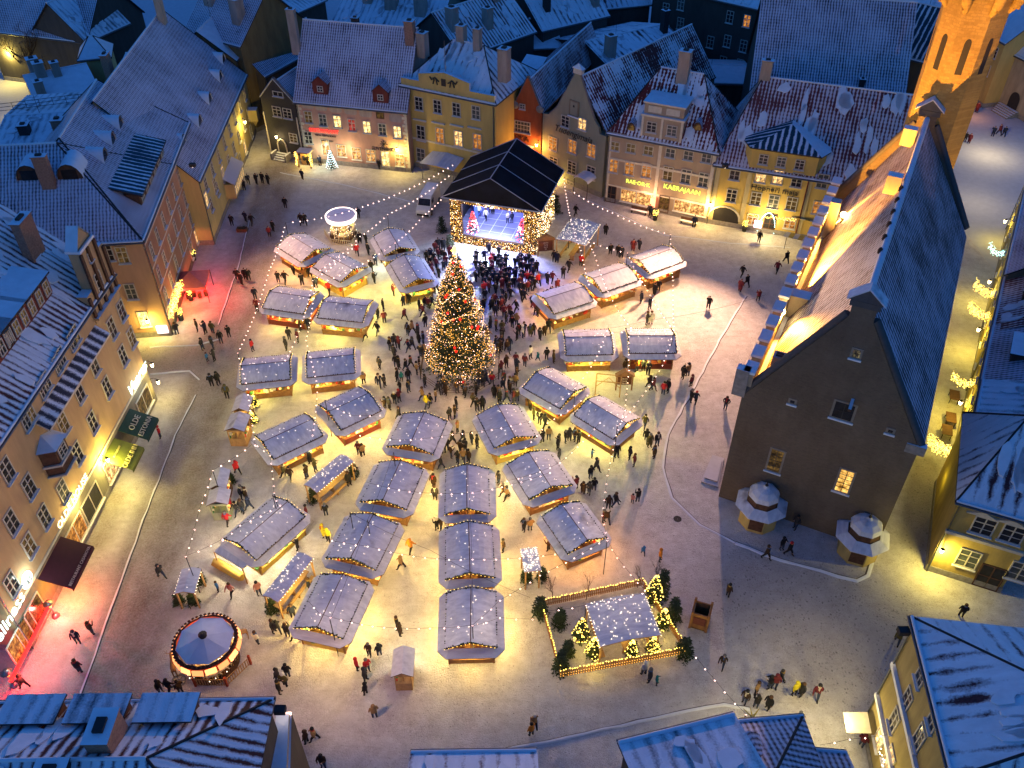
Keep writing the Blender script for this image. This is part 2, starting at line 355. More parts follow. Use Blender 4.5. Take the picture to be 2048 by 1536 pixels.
class House:
    """house in its local frame. e0,e1: front eave corners (world points at eave height), run: eave to ridge in plan, t: roof slope"""
    def __init__(s, name, label, cat, e0, e1, ze, t, run, wall, roof, hip=(0, 0), back=None, over=.35, walls=True, plinth=None, zb=0, group=None, extra=0):
        s.fr = Frame(e0, e1); s.ze = ze; s.t = t; s.run = run; s.L = L = s.fr.L; s.wallm = wall
        s.root = thing(name, label, cat, s.fr.o, s.fr.rz, group)
        D = back if back else 2 * run; s.D = D
        zr = ze + t * run; s.zr = zr; h0, h1 = hip
        tb = (zr - ze) / (D - run)
        m = MB()
        if walls:
            # walls as one closed shell with gable ends
            V = [(0, 0, zb), (L, 0, zb), (L, D, zb), (0, D, zb), (0, 0, ze), (L, 0, ze), (L, D, ze), (0, D, ze)]
            m.add(V, [(0, 1, 5, 4), (1, 2, 6, 5), (2, 3, 7, 6), (3, 0, 4, 7)])
            if not h0: m.add([(0, 0, ze), (0, D, ze), (0, run, zr - .05)], [(1, 0, 2)])
            if not h1: m.add([(L, 0, ze), (L, D, ze), (L, run, zr - .05)], [(0, 1, 2)])
            m.box(-.06, L + .06, -.06, D + .06, zb, zb + .7, 1)      # plinth
            m.box(-.12, L + .12, -.16, -.0, ze - .32, ze - .02, 2)   # cornice
            m.build('wall', [wall, M_STONE, M_TRIM], s.root)
        r = MB(); r.uvon = True; o = over; th = .22
        zo = ze - o * t + .12; zob = ze - o * tb + .12; zrr = zr + .12
        a0 = -o; a1 = L + o
        f0 = (a0, -o, zo); f1 = (a1, -o, zo); b1 = (a1, D + o, zob); b0 = (a0, D + o, zob)
        r0 = (h0 if h0 else a0, run, zrr); r1 = (L - h1 if h1 else a1, run, zrr)
        r.slab([f0, f1, r1, r0], th, 0, 1); r.slab([b1, b0, r0, r1], th, 0, 1)
        if h0: r.slab([b0, f0, r0], th, 0, 1)
        if h1: r.slab([f1, b1, r1], th, 0, 1)
        # snow rolls along the eaves and the ridge
        r.tube([(a0 + .05, -o + .1, zo + .06), (a1 - .05, -o + .1, zo + .06)], .13, 6, 2)
        r.tube([r0, r1], .13, 6, 2)
        for hh, rr, aa, bb in ((h0, r0, f0, b0), (h1, r1, f1, b1)):
            if hh: r.tube([rr, aa], .09, 5, 1); r.tube([rr, bb], .09, 5, 1)
        r.build('roof', [roof, M_DARK, M_SNOW], s.root)
        if roof in (RT_STRIPE, RT_STRIPE2, RT_RED, RM_SEAM, RT_PINK, RM_SMOOTH):
            rr = random.Random(int(L * 100)); sm_ = MB(); nn = int(L * D / 9)
            for _ in range(min(60, nn)):
                fr_ = rr.random() < .6; yy = rr.uniform(.5, run - .6) if fr_ else rr.uniform(run + .6, D - .5); inx = (yy / run if fr_ else (D - yy) / (D - run)); xa = h0 * inx + .6; xb = L - h1 * inx - .6
                if xb - xa < 2: continue
                xx = rr.uniform(xa, xb); a_, b_ = rr.uniform(.3, .9), rr.uniform(.4, 1.5); tt = t if fr_ else -tb; P = []
                for q in range(10): w_ = 6.283 * q / 10; e_ = rr.uniform(.6, 1.15); px_ = xx + a_ * e_ * math.cos(w_); py_ = min(max(yy + b_ * e_ * math.sin(w_), .05 if fr_ else run + .1), run - .1 if fr_ else D - .05); P.append((px_, py_, (ze + t * py_ if fr_ else zr - tb * (py_ - run)) + .26))
                sm_.slab(P, .12)
            if sm_.v: tag(sm_.build('roof_snow_patches', [M_SNOW], s.root), kind='stuff')
        gm = MB(); gm.tube([(a0, -o - .09, zo - .1), (a1, -o - .09, zo - .1)], .09, 6); gm.tube([(.12, -.12, zb), (.12, -.12, ze - .3), (.12, -o - .05, zo - .12)], .06, 6)
        gm.build('gutter', [M_GUT], s.root)
    def hit(s, px, py): return s.fr.hit(px, py)
    def rhit(s, px, py): return s.fr.hit(px, py, 0, s.ze, s.t)
    def wins(s, lst, w, h, **kw):
        for q in lst:
            p = s.hit(q[0], q[1]); gl = q[2] if len(q) > 2 else 'd'
            window(s.root, p.x, p.z, w, h, gl, **kw)
    def row(s, p0, p1, n, w, h, gl='d', **kw):
        a = s.hit(*p0); b = s.hit(*p1)
        for i in range(n):
            q = a.lerp(b, i / max(1, n - 1)); window(s.root, q.x, q.z, w, h, gl[i % len(gl)], **kw)
    def grid(s, xs, zs, w, h, gl='d', **kw):
        k = 0
        for z in zs:
            for x in xs: window(s.root, x, z, w, h, gl[k % len(gl)], **kw); k += 1
    def zroof(s, y): return s.ze + s.t * y if y <= s.run else s.zr - (s.zr - s.ze) / (s.D - s.run) * (y - s.run)
    def chimney(s, px=None, x=None, y=None, w=.8, d=.8, h=1.8, mat=None):
        if px: p = s.rhit(*px); x, y = p.x, p.y
        z = s.zroof(y); m = MB(); z0 = min(s.zroof(y - d / 2), s.zroof(y + d / 2)) - .3
        m.box(x - w / 2, x + w / 2, y - d / 2, y + d / 2, z0, z + h); m.box(x - w / 2 - .08, x + w / 2 + .08, y - d / 2 - .08, y + d / 2 + .08, z + h, z + h + .12, 0, top=1)
        m.box(x - w * .22, x + w * .22, y - d * .22, y + d * .22, z + h + .1, z + h + .3, 2)
        return m.build('chimney', [mat or M_CHIM, M_SNOW, M_DARK], s.root)
    def dormer(s, px=None, x=None, y=None, w=1.6, h=1.3, kind='gable', wall=None, roof=None, glass='d', win=(.8, .8), n=1, depth=None):
        """front of the dormer stands on the roof at (x,y)"""
        if px: p = s.rhit(*px); x, y = p.x, p.y
        z = s.zroof(y) - .05; wall = wall or M_DWOOD; roof = roof or RT_FINE; e = min(s.run - y + .3, (h + (w * .4 if kind == 'gable' else .3)) / s.t + .2) if depth is None else depth
        root = obj('dormer', None, s.root); m = MB()
        zb = z - .1; zt = z + h
        if kind == 'gable':
            pk = zt + w * .42
            m.add([(x - w / 2, y, zb), (x + w / 2, y, zb), (x + w / 2, y, zt), (x, y, pk), (x - w / 2, y, zt), (x - w / 2, y + e, zb), (x + w / 2, y + e, zb), (x + w / 2, y + e, zt), (x - w / 2, y + e, zt)],
                  [(0, 1, 2, 3, 4), (1, 6, 7, 2), (5, 0, 4, 8)])
            r = MB(); r.uvon = True; q = .15
            r.slab([(x - w / 2 - q, y - q, zt - q * .8), (x, y - q, pk + .05), (x, y + e + .4, pk + .05), (x - w / 2 - q, y + e + .4, zt - q * .8)], .1, 0, 1)
            r.slab([(x, y - q, pk + .05), (x + w / 2 + q, y - q, zt - q * .8), (x + w / 2 + q, y + e + .4, zt - q * .8), (x, y + e + .4, pk + .05)], .1, 0, 1)
        elif kind == 'shed':
            m.add([(x - w / 2, y, zb), (x + w / 2, y, zb), (x + w / 2, y, zt), (x - w / 2, y, zt), (x - w / 2, y + e, zb), (x + w / 2, y + e, zb), (x + w / 2, y + e, zt), (x - w / 2, y + e, zt)],
                  [(0, 1, 2, 3), (1, 5, 6, 2), (4, 0, 3, 7)])
            r = MB(); r.uvon = True; q = .25; tt = s.t * .18
            r.slab([(x - w / 2 - q, y - q, zt + .05), (x + w / 2 + q, y - q, zt + .05), (x + w / 2 + q, y + e + .8, zt + .05 + tt * (e + 1)), (x - w / 2 - q, y + e + .8, zt + .05 + tt * (e + 1))], .16, 0, 1)
        else:   # eyebrow: a rounded snow-capped hood
            m = MB(); r = MB(); r.uvon = True; N = 8; f = []; b = []
            for i in range(N + 1):
                a = math.pi * i / N; f.append((x - w / 2 * math.cos(a), y, zb + h * math.sin(a))); b.append((x - w * .45 * math.cos(a), y + e, zb + h * math.sin(a) * 1.12 + .2))
            m.add(f, [tuple(range(N, -1, -1))]); f2 = [(p[0], p[1] - .15, p[2] + .12) for p in f]
            r.add(f2 + b, [(i, i + 1, N + 2 + i, N + 1 + i) for i in range(N)], 0, True)
            r.add([(p[0], p[1], p[2] - .12) for p in f2] + f2, [(i, i + 1, N + 2 + i, N + 1 + i) for i in range(N)], 1)
        m.build('dormer_wall', [wall], root); r.build('dormer_roof', [roof, M_DARK], root)
        if kind != 'brow':
            for i in range(n): window(s.root, x - w / 2 + w * (i + .5) / n, zb + .1 + h * .5, win[0], win[1], glass, y=y, rows=2, sill=False)
        else: 
            mm = MB(); mm.box(x - w * .28, x + w * .28, y - .04, y, zb + .15, zb + h * .7); mm.build('pane', [GL[glass]], root)
        return root
def gable_house(name, label, e0, e1, ze, pk, depth, wall, roof, group=None, shape=None, over=.1, cope=True):
    """narrow house with its gable to the front: pk = (x, z) of the gable peak in the front plane"""
    fr = Frame(e0, e1); L = fr.L; root = thing(name, label, 'house', fr.o, fr.rz, group)
    px, pz = pk; pts = shape or [(0, ze), (px, pz), (L, ze)]
    m = MB(); F = [(0, 0, 0), (L, 0, 0)] + [(x, 0, z) for x, z in reversed(pts)]; n = len(F)
    B = [(x, .45, z) for x, _, z in F]; m.add(F, [tuple(range(n))]); m.add(F + B, [(i, n + i, n + (i + 1) % n, (i + 1) % n) for i in range(n)])
    m.add(B, [tuple(range(n - 1, -1, -1))])
    m.box(0, L, .45, depth, 0, ze)
    m.add([(0, depth, ze), (L, depth, ze), (px, depth, pz - .6)], [(1, 0, 2)]); m.box(-.04, L + .04, -.05, 0, 0, .8, 1)
    m.build('wall', [wall, M_STONE], root)
    r = MB(); r.uvon = True; q = over; zr = pz - .55
    tl = (zr - ze) / px; tr = (zr - ze) / (L - px)
    r.slab([(-q, depth + .2, ze - q * tl + .1), (-q, .3, ze - q * tl + .1), (px, .3, zr), (px, depth + .2, zr)], .2, 0, 1)
    r.slab([(L + q, .3, ze - q * tr + .1), (L + q, depth + .2, ze - q * tr + .1), (px, depth + .2, zr), (px, .3, zr)], .2, 0, 1)
    r.tube([(px, .4, zr), (px, depth + .2, zr)], .13, 6, 2)
    r.build('roof', [roof, M_DARK, M_SNOW], root)
    if cope:
        for pp in [q for q in zip(pts[:-1], pts[1:]) if abs(q[0][1] - q[1][1]) > 1]:
            c = MB(); (xa, za), (xb, zb) = pp; c.tube([(xa, .22, za + .05), (xb, .22, zb + .05)], .2, 4); c.build('gable_coping', [plain('coping_stone', (.16, .15, .15), .8)], root)
    h = type('GH', (), {})(); h.fr = fr; h.root = root; h.L = L; h.hit = fr.hit
    h.wins = lambda lst, w, hh, **kw: [window(root, fr.hit(a[0], a[1]).x, fr.hit(a[0], a[1]).z, w, hh, a[2] if len(a) > 2 else 'd', **kw) for a in lst]
    return h
def band(root, L, z, h=.22, y=-.08, mat=None, x0=0): 
    m = MB(); m.box(x0, x0 + L, y, 0, z - h / 2, z + h / 2); return m.build('moulding', [mat or M_TRIM], root)
LANT = []
def wall_lantern(P, label, out=(0, -1), power=90, col=(1, .66, .22), arm=.7, cat='lantern', group='lit wall lanterns'):
    """iron bracket lantern: P = world point on the wall"""
    a = math.atan2(out[1], out[0]); t = thing('wall_lantern', label, cat, P, a, group)
    m = MB(); m.tube([(0, 0, -.3), (0, 0, .35)], .03, 6); m.tube([(0, 0, .3), (arm * .6, 0, .42), (arm, 0, .25)], .025, 6); m.build('bracket', [M_DARK], t)
    m = MB(); m.lathe((arm, 0, 0), [(.02, .28), (.2, .12), (.2, .08), (.02, .08)], 6); m.lathe((arm, 0, 0), [(.03, -.38), (.11, -.33), (.02, -.33)], 6); m.build('cap', [M_DARK], t)
    m = MB(); m.lathe((arm, 0, 0), [(.01, -.33), (.10, -.33), (.19, .08), (.01, .08)], 6); m.build('glass', [E_LAMP], t)
    lamp('POINT', (arm + .1, 0, -.62), power * 1.7, col, t, .14, name='lantern_light'); LANT.append(t); return t
# ---------------------------------------------------------------- ground
def seg_d(x, y, a, b):
    vx, vy = b[0] - a[0], b[1] - a[1]; t = max(0, min(1, ((x - a[0]) * vx + (y - a[1]) * vy) / (vx * vx + vy * vy)))
    return math.hypot(x - a[0] - t * vx, y - a[1] - t * vy)
def pl(pts): return [(g(*p).x, g(*p).y) for p in pts]
def line_d(x, y, P): return min(seg_d(x, y, a, b) for a, b in zip(P[:-1], P[1:]))
ROADP = pl([(560, 330), (470, 640), (410, 800), (300, 1130), (225, 1400), (190, 1536)])
ROADT = pl([(300, 715), (440, 720)]); DARKP = pl([(1530, 1190), (1650, 1210), (1760, 1260), (1690, 1310)]); LANEP = pl([(1830, 1080), (1850, 930)])
PATCH = [(pl([(225, 1000), (205, 1040), (190, 1080)]), 2.0, (1, 0, 0)), (pl([(340, 640), (440, 600)]), 1.2, (.5, .2, 0))]
def sm(e0, e1, v):
    t = max(0, min(1, (v - e0) / (e1 - e0))); return t * t * (3 - 2 * t)
def make_ground():
    m = MB(); m.add([(-700, -300, -.03), (700, -300, -.03), (700, 900, -.03), (-700, 900, -.03)], [(0, 1, 2, 3)])
    m.build('ground', [snow('far_snow_ground', (.55, .55, .6))]); tag(bpy.data.objects['ground'], 'snow covered town ground reaching the horizon', None, None, 'structure')
    x0, x1, y0, y1, st = -62, 62, 18, 150, .6; nx = int((x1 - x0) / st); ny = int((y1 - y0) / st); m = MB(); col = []
    ctr = g(930, 950); ne = g(1440, 560)
    for j in range(ny + 1):
        for i in range(nx + 1):
            x = x0 + i * st; y = y0 + j * st; d = line_d(x, y, ROADP); d2 = line_d(x, y, ROADT)
            br = max(1 - sm(1.8, 4.2, d), (1 - sm(1.2, 3.6, d2)) * .9); co = max(0, 1 - sm(1.0, 3.5, d2)) * .8
            for P, rad, w in PATCH:
                q = 1 - sm(rad * .4, rad, line_d(x, y, P)); br = max(br, w[0] * q * .9); co = max(co, w[1] * q)
            co = max(co, 1 - sm(2.5, 8, line_d(x, y, DARKP)), (1 - sm(.7, 2.0, line_d(x, y, LANEP))) * 1.2)
            br = max(br, .95 * (1 - sm(.8, 1.7, line_d(x, y, LANEP))))
            sp = .25 + .75 * sm(8, 22, math.hypot(x - ctr.x, y - ctr.y)) if x > -12 else .35
            sp = max(sp, 1 - sm(8, 22, math.hypot(x - ne.x, y - ne.y)))
            m.v.append((x, y, 0)); col.append((br, min(1, co), sp))
    for j in range(ny):
        for i in range(nx):
            k = j * (nx + 1) + i; m.f.append((k, k + 1, k + nx + 2, k + nx + 1)); m.m.append(0); m.sm.append(True)
    o = m.build('square', [ground_mat()]); tag(o, 'trodden snow over the cobbles of the square', None, None, 'structure')
    a = o.data.attributes.new('wear', 'FLOAT_VECTOR', 'POINT')
    a.data.foreach_set('vector', [v for c in col for v in c])
make_ground()
def kerb(pts, name='kerb', w=.24, h=.09, lab='snow ridge along a kerb line'):
    P = [g(*p) for p in pts]; Q = []
    for a, b in zip(P[:-1], P[1:]):
        n = max(1, int((b - a).length / 1.2))
        for i in range(n): Q.append(a.lerp(b, i / n) + Vector((random.uniform(-.06, .06), random.uniform(-.06, .06), 0)))
    Q.append(P[-1]); m = MB(); k = len(Q)
    for i, p in enumerate(Q):
        t = (Q[min(i + 1, k - 1)] - Q[max(i - 1, 0)]).normalized(); nn = Vector((-t.y, t.x, 0)); hh = h * random.uniform(.6, 1.2); ww = w * random.uniform(.8, 1.2)
        for s_, z in ((-ww / 2, .004), (-ww / 4, hh), (ww / 5, hh), (ww / 2, .004)): m.v.append(tuple(p + nn * s_ + Vector((0, 0, z))))
    for i in range(k - 1):
        for j in range(3): a = i * 4 + j; m.f.append((a, a + 4, a + 5, a + 1)); m.m.append(1 if j == 2 else 0); m.sm.append(False)
    o = m.build(name, [snow('kerb_snow', (.78, .80, .86)), plain('kerb_stone_wet', (.10, .085, .08))]); tag(o, lab, None, None, 'structure')
kerb([(500, 440), (478, 530), (437, 650)], lab='kerb beside the red tent'); kerb([(393, 790), (352, 870), (280, 1060), (232, 1190), (192, 1310), (160, 1392)], w=.26, lab='long kerb along the awning street')
kerb([(1492, 592), (1440, 680), (1375, 800), (1336, 870), (1326, 935), (1345, 995), (1400, 1050), (1470, 1085)], w=.3, h=.05, lab='curved kerb round the stone hall')
kerb([(1470, 1085), (1560, 1120), (1640, 1142), (1715, 1162), (1735, 1150), (1745, 1118)], w=.4, lab='kerb before the two booths'); kerb([(300, 695), (395, 690), (440, 678)], lab='kerb at the side street'); kerb([(300, 748), (380, 742), (400, 760)], w=.3, lab='side street lower kerb')
kerb([(960, 1508), (1100, 1482), (1240, 1452), (1380, 1420), (1450, 1408), (1500, 1418)], w=.3, lab='kerb by the lower roofs'); kerb([(560, 345), (700, 372), (830, 405)], w=.3, h=.04, lab='gutter line by the pink house'); kerb([(1110, 370), (1330, 470), (1460, 486), (1580, 495)], w=.3, h=.04, lab='gutter line by the beige house')
# low stone platform with steps at the hall side
P = [g(1402, 965), g(1424, 912), g(1448, 918), g(1436, 976)]
m = MB(); m.prism([(p.x, p.y) for p in P], .004, .16, 0, 1); c = sum(P, Vector()) / 4; m.prism([((p.x - c.x) * .75 + c.x, (p.y - c.y) * .75 + c.y) for p in P], .16, .3, 0, 1)
tag(m.build('stone_steps', [M_STONE, M_SNOWD]), 'low snowy stone steps against the big hall gable corner', 'steps')
# ---------------------------------------------------------------- stone hall (town hall)
HA = g(1437, 993); HB = g(1757, 1090); HW = (HB - HA).length
hd = math.radians(63.4); ax = Vector((math.cos(hd), math.sin(hd), 0)); nx_ = Vector((math.sin(hd), -math.cos(hd), 0))   # along the ridge; towards the back lane
HW = 14.3; HL = 38.0; HE = 12.4; HR = 24.1
hall = thing('stone_hall', 'huge dark stone hall with steep snowy roof and merlon parapet', 'town hall', HA, hd)
# local: x along ridge (away), y to the left(+)/right(-): square side y=0, lane side y=-HW
M_RUB = rubble('hall_rubble', (.20, .155, .105), (.135, .105, .075), (.17, .135, .10))
m = MB(); mid = -HW / 2
def gable(x0, x1, up=.35):
    Q = [(0, 0), (0, HE + .3), (mid + .9, HR - .9), (mid + .9, HR + up), (mid - .9, HR + up), (mid - .9, HR - .9), (-HW, HE + .3), (-HW, 0)]
    V = [(x0, y, z) for y, z in Q] + [(x1, y, z) for y, z in Q]; n = len(Q)
    m.add(V, [tuple(range(n))] + [tuple(range(2 * n - 1, n - 1, -1))] + [(i, n + i, n + (i + 1) % n, (i + 1) % n) for i in range(n)])
gable(0, .7); gable(HL - .7, HL)
m.box(.7, HL - .7, -HW, 0, 0, HE - .3); m.build('wall', [M_RUB], hall)
# roof
m = MB(); m.uvon = True; e = HE + .1
m.slab([(.7, -HW - .45, e - .5), (HL - .7, -HW - .45, e - .5), (HL - .7, mid, HR - .35), (.7, mid, HR - .35)], .2, 0, 1)
m.slab([(HL - .7, -.9, e - .1), (.7, -.9, e - .1), (.7, mid, HR - .35), (HL - .7, mid, HR - .35)], .2, 2, 1)
m.tube([(.7, mid, HR - .2), (HL - .7, mid, HR - .2)], .28, 6, 3)
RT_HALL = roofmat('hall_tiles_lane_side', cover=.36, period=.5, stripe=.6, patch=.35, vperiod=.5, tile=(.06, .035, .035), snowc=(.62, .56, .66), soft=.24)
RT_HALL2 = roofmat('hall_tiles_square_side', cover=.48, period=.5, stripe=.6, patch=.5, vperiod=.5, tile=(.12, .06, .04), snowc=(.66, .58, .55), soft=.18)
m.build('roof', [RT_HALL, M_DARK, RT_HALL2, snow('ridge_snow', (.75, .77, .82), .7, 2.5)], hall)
# snow gutter behind the parapet and the merlons
m = MB(); m.box(.7, HL - .7, -.9, -.5, HE - .3, HE + .1, 0, top=0); m.build('parapet_walk', [M_SNOW], hall)
m = MB(); m.box(.3, HL - .3, -.45, .0, HE + .0, HE + 1.7)
m.build('parapet', [plaster('parapet_plaster', (.42, .34, .24))], hall)
for k in range(16):
    x = .75 + 2.42 * k; q = MB(); q.box(-.72, .72, -.55, .22, HE + 1.5, HE + 2.85); q.box(-.80, .80, -.65, .34, HE + 2.85, HE + 3.1, 1)
    q.build('merlon', [plaster('parapet_plaster', (.42, .34, .24)), M_SNOW], hall, (x, 0, 0))
# gable copings
for x in (.35, HL - .35):
    for pp in ([(x, .1, HE + .4), (x, mid + 1.0, HR - .85)], [(x, -HW - .1, HE + .4), (x, mid - 1.0, HR - .85)]): m = MB(); m.tube(pp, .38, 4); m.build('gable_coping', [plain('coping_dark', (.09, .085, .085), .8)], hall)
for x in (.35, HL - .35):
    m = MB(); m.box(x - .5, x + .5, mid - 1.1, mid + 1.1, HR + .2, HR + .7, 0); m.add([(x - .55, mid - 1.3, HR + .75), (x - .55, mid + 1.3, HR + .75), (x + .55, mid + 1.3, HR + .75), (x + .55, mid - 1.3, HR + .75), (x - .45, mid, HR + 1.75), (x + .45, mid, HR + 1.75)], [(0, 1, 4), (3, 2, 1, 0), (2, 3, 5), (1, 2, 5, 4), (3, 0, 4, 5)], 0)
    m.slab([(x - .6, mid + 1.4, HR + .78), (x - .6, mid, HR + 1.95), (x + .6, mid, HR + 1.95), (x + .6, mid + 1.4, HR + .78)][::-1], .12, 1); m.slab([(x - .6, mid - 1.4, HR + .78), (x - .6, mid, HR + 1.95), (x + .6, mid, HR + 1.95), (x + .6, mid - 1.4, HR + .78)], .12, 1)
    m.build('gable_cap', [plain('coping_dark', (.09, .085, .085), .8), stall_snow('cap_snow', 1.1)], hall)
m = MB(); m.box(-.1, .5, -HW - .5, -HW + 1.0, HE - .2, HE + .7, 0, top=1); m.build('corner_stone', [M_STONE, M_SNOW], hall); m = MB(); m.box(-.1, .7, -.2, .9, HE + .3, HE + 3.1, 0, top=1); m.build('corner_turret', [M_STONE, M_SNOW], hall)
# chimneys / vents on the square-side slope
for x, y, w, h in ((3.2, -1.9, 1.2, 1.1),):
    q = MB(); q.box(x - .5, x + .5, y - .5, y + .5, HE, HE + 3.2, 0, top=1); q.box(x - .3, x - .06, y - .3, y + .3, HE + 3.2, HE + 3.25, 2); q.box(x + .06, x + .3, y - .3, y + .3, HE + 3.2, HE + 3.25, 2); q.build('chimney', [M_CHIM, M_METAL, M_DARK], hall)
q = MB(); q.box(13.2, 14.6, -4.3, -.5, HE + 2.2, HE + 2.6, 0, top=1); q.box(13.3, 14.5, -4.2, -.6, HE, HE + 2.2); q.build('flue_wall', [plaster('parapet_plaster', (.42, .34, .24)), M_SNOW], hall)
q = MB(); q.box(29.2, 30.3, -1.7, -.7, HE, HE + 4.4, 0, top=1); q.build('chimney', [plaster('pale_chimney', (.5, .42, .3)), M_METAL], hall)
for x, y in ((22.5, mid + .5), (33.5, mid + .6)):
    q = MB(); q.box(x - .5, x + .5, y - .1, y + 1.2, HR - 1.6, HR + .2, 0, top=1); q.build('roof_vent', [plaster('pale_chimney', (.5, .42, .3)), M_SNOW], hall)
for k in range(6):
    q = MB(); x = 9 + k * 2.3; q.lathe((x, mid + .25, HR - .1), [(.02, .35), (.14, .28), (.2, .1), (.2, -.2)], 8); q.build('ridge_cowl', [M_DWOOD], hall)
# gable windows: frame for pixels on the gable plane
GF = Frame(HA, HA + nx_ * HW)      # x along the gable left->right, y inwards
def gw(px, py, w, h, glass, rows=4, depth=.0):
    p = GF.hit(px, py); x = -p.x
    m = MB(); m.box(-.05, .0, x - w / 2 - .18, x + w / 2 + .18, p.z - h / 2 - .18, p.z + h / 2 + .18); m.box(-.16, -.05, x - w / 2 - .25, x + w / 2 + .25, p.z - h / 2 - .3, p.z - h / 2 - .15, 1)
    m.box(-.09, -.05, x - .03, x + .03, p.z - h / 2, p.z + h / 2, 2)
    for i in range(1, rows): zz = p.z - h / 2 + h * i / rows; m.box(-.088, -.05, x - w / 2, x + w / 2, zz - .03, zz + .03, 2)
    o = m.build('window', [plain('window_surround', (.24, .21, .17)), M_SNOW, M_DARK], hall)
    m = MB(); m.box(-.07, -.05, x - w / 2, x + w / 2, p.z - h / 2, p.z + h / 2); m.build('pane', [glass], o)
gw(1551, 921, 1.05, 2.5, G_DIM); gw(1689, 962, 1.05, 2.5, glass_lit('gold_hall_window', (.75, .30, .03), (1.0, .62, .16), 1.7), 5)
gw(1687, 822, 1.5, 1.6, G_DARK, 2); gw(1713, 707, .5, .7, G_DARK, 2); gw(1585, 803, .35, .25, G_DARK, 2); gw(1781, 862, .35, .25, G_DARK, 2)
q = MB(); p = GF.hit(1700, 815); q.box(-1.4, 0, -p.x - .12, -p.x + .12, p.z + .7, p.z + .95, 0, top=1); q.build('hoist_beam', [M_DWOOD, M_SNOW], hall)
# tower
TC = HA + ax * 41.2 + nx_ * (HW / 2 + 1.0)
tw = thing('bell_tower', 'tall floodlit octagonal stone tower with arched gallery behind the hall', 'tower', (TC.x, TC.y, 0), hd + R(8))
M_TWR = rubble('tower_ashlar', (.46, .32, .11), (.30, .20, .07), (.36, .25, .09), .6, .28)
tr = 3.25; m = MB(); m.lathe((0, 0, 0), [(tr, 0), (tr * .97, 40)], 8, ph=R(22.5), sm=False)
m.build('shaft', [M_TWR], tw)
m = MB()
for k in range(8):
    a = math.pi * k / 4 ; c_, s_ = math.cos(a), math.sin(a); ap = tr * .97 * math.cos(R(22.5)); hwid = tr * .97 * math.sin(R(22.5))
    # corbel between arches (at the corners)
    a2 = a + R(22.5); cc, ss = math.cos(a2), math.sin(a2)
    m.tube([(tr * .93 * cc, tr * .93 * ss, 34.2), (tr * 1.12 * cc, tr * 1.12 * ss, 35.2), (tr * 1.28 * cc, tr * 1.28 * ss, 38.4)], [.25, .5, .62], 6)
    # arched panel above each face
    N = 8; F = []
    for i in range(N + 1):
        u = -1 + 2 * i / N; F.append((u * hwid * 1.15, 34.6 + 3.0 * (1 - abs(u)) ** .6))
    out = ap * 1.26
    V = [(out * c_ - u * s_, out * s_ + u * c_, z) for u, z in F] + [(out * c_ - u * s_, out * s_ + u * c_, 38.6) for u, z in F]
    n = N + 1; V += [((out - .9) * c_ - u * s_, (out - .9) * s_ + u * c_, z) for u, z in F]
    m.add(V, [(i, i + 1, n + i + 1, n + i) for i in range(N)] + [(2 * n + i, 2 * n + i + 1, i + 1, i) for i in range(N)])
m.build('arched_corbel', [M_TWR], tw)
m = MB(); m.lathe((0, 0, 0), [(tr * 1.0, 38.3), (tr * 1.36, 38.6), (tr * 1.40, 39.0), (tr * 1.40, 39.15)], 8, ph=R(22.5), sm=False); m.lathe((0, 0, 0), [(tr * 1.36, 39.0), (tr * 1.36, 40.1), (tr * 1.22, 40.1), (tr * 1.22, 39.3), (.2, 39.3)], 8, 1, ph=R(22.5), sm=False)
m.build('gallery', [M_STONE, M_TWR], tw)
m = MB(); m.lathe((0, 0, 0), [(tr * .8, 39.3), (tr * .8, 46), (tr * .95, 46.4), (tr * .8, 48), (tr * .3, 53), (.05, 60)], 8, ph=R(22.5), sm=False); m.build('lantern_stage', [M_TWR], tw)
for k in range(8):
    a = math.pi * k / 4; q = MB(); N = 6; w = .32; pts = [(-w, 28.4), (w, 28.4), (w, 31.4)] + [(w * math.cos(math.pi * i / N), 31.4 + w * 1.6 * math.sin(math.pi * i / N)) for i in range(1, N)] + [(-w, 31.4)]
    ap = tr * .975 * math.cos(R(22.5)); q.add([(ap + .02, u, z) for u, z in pts], [tuple(range(len(pts)))]); o = q.build('slit_window', [M_DARK], tw); o.rotation_euler = (0, 0, a)
    q = MB(); q.box(tr * .75, tr * .8 * math.cos(R(22.5)) + .02, -.5, .5, 40.2, 43.4); o = q.build('belfry_opening', [M_DARK], tw); o.rotation_euler = (0, 0, a)
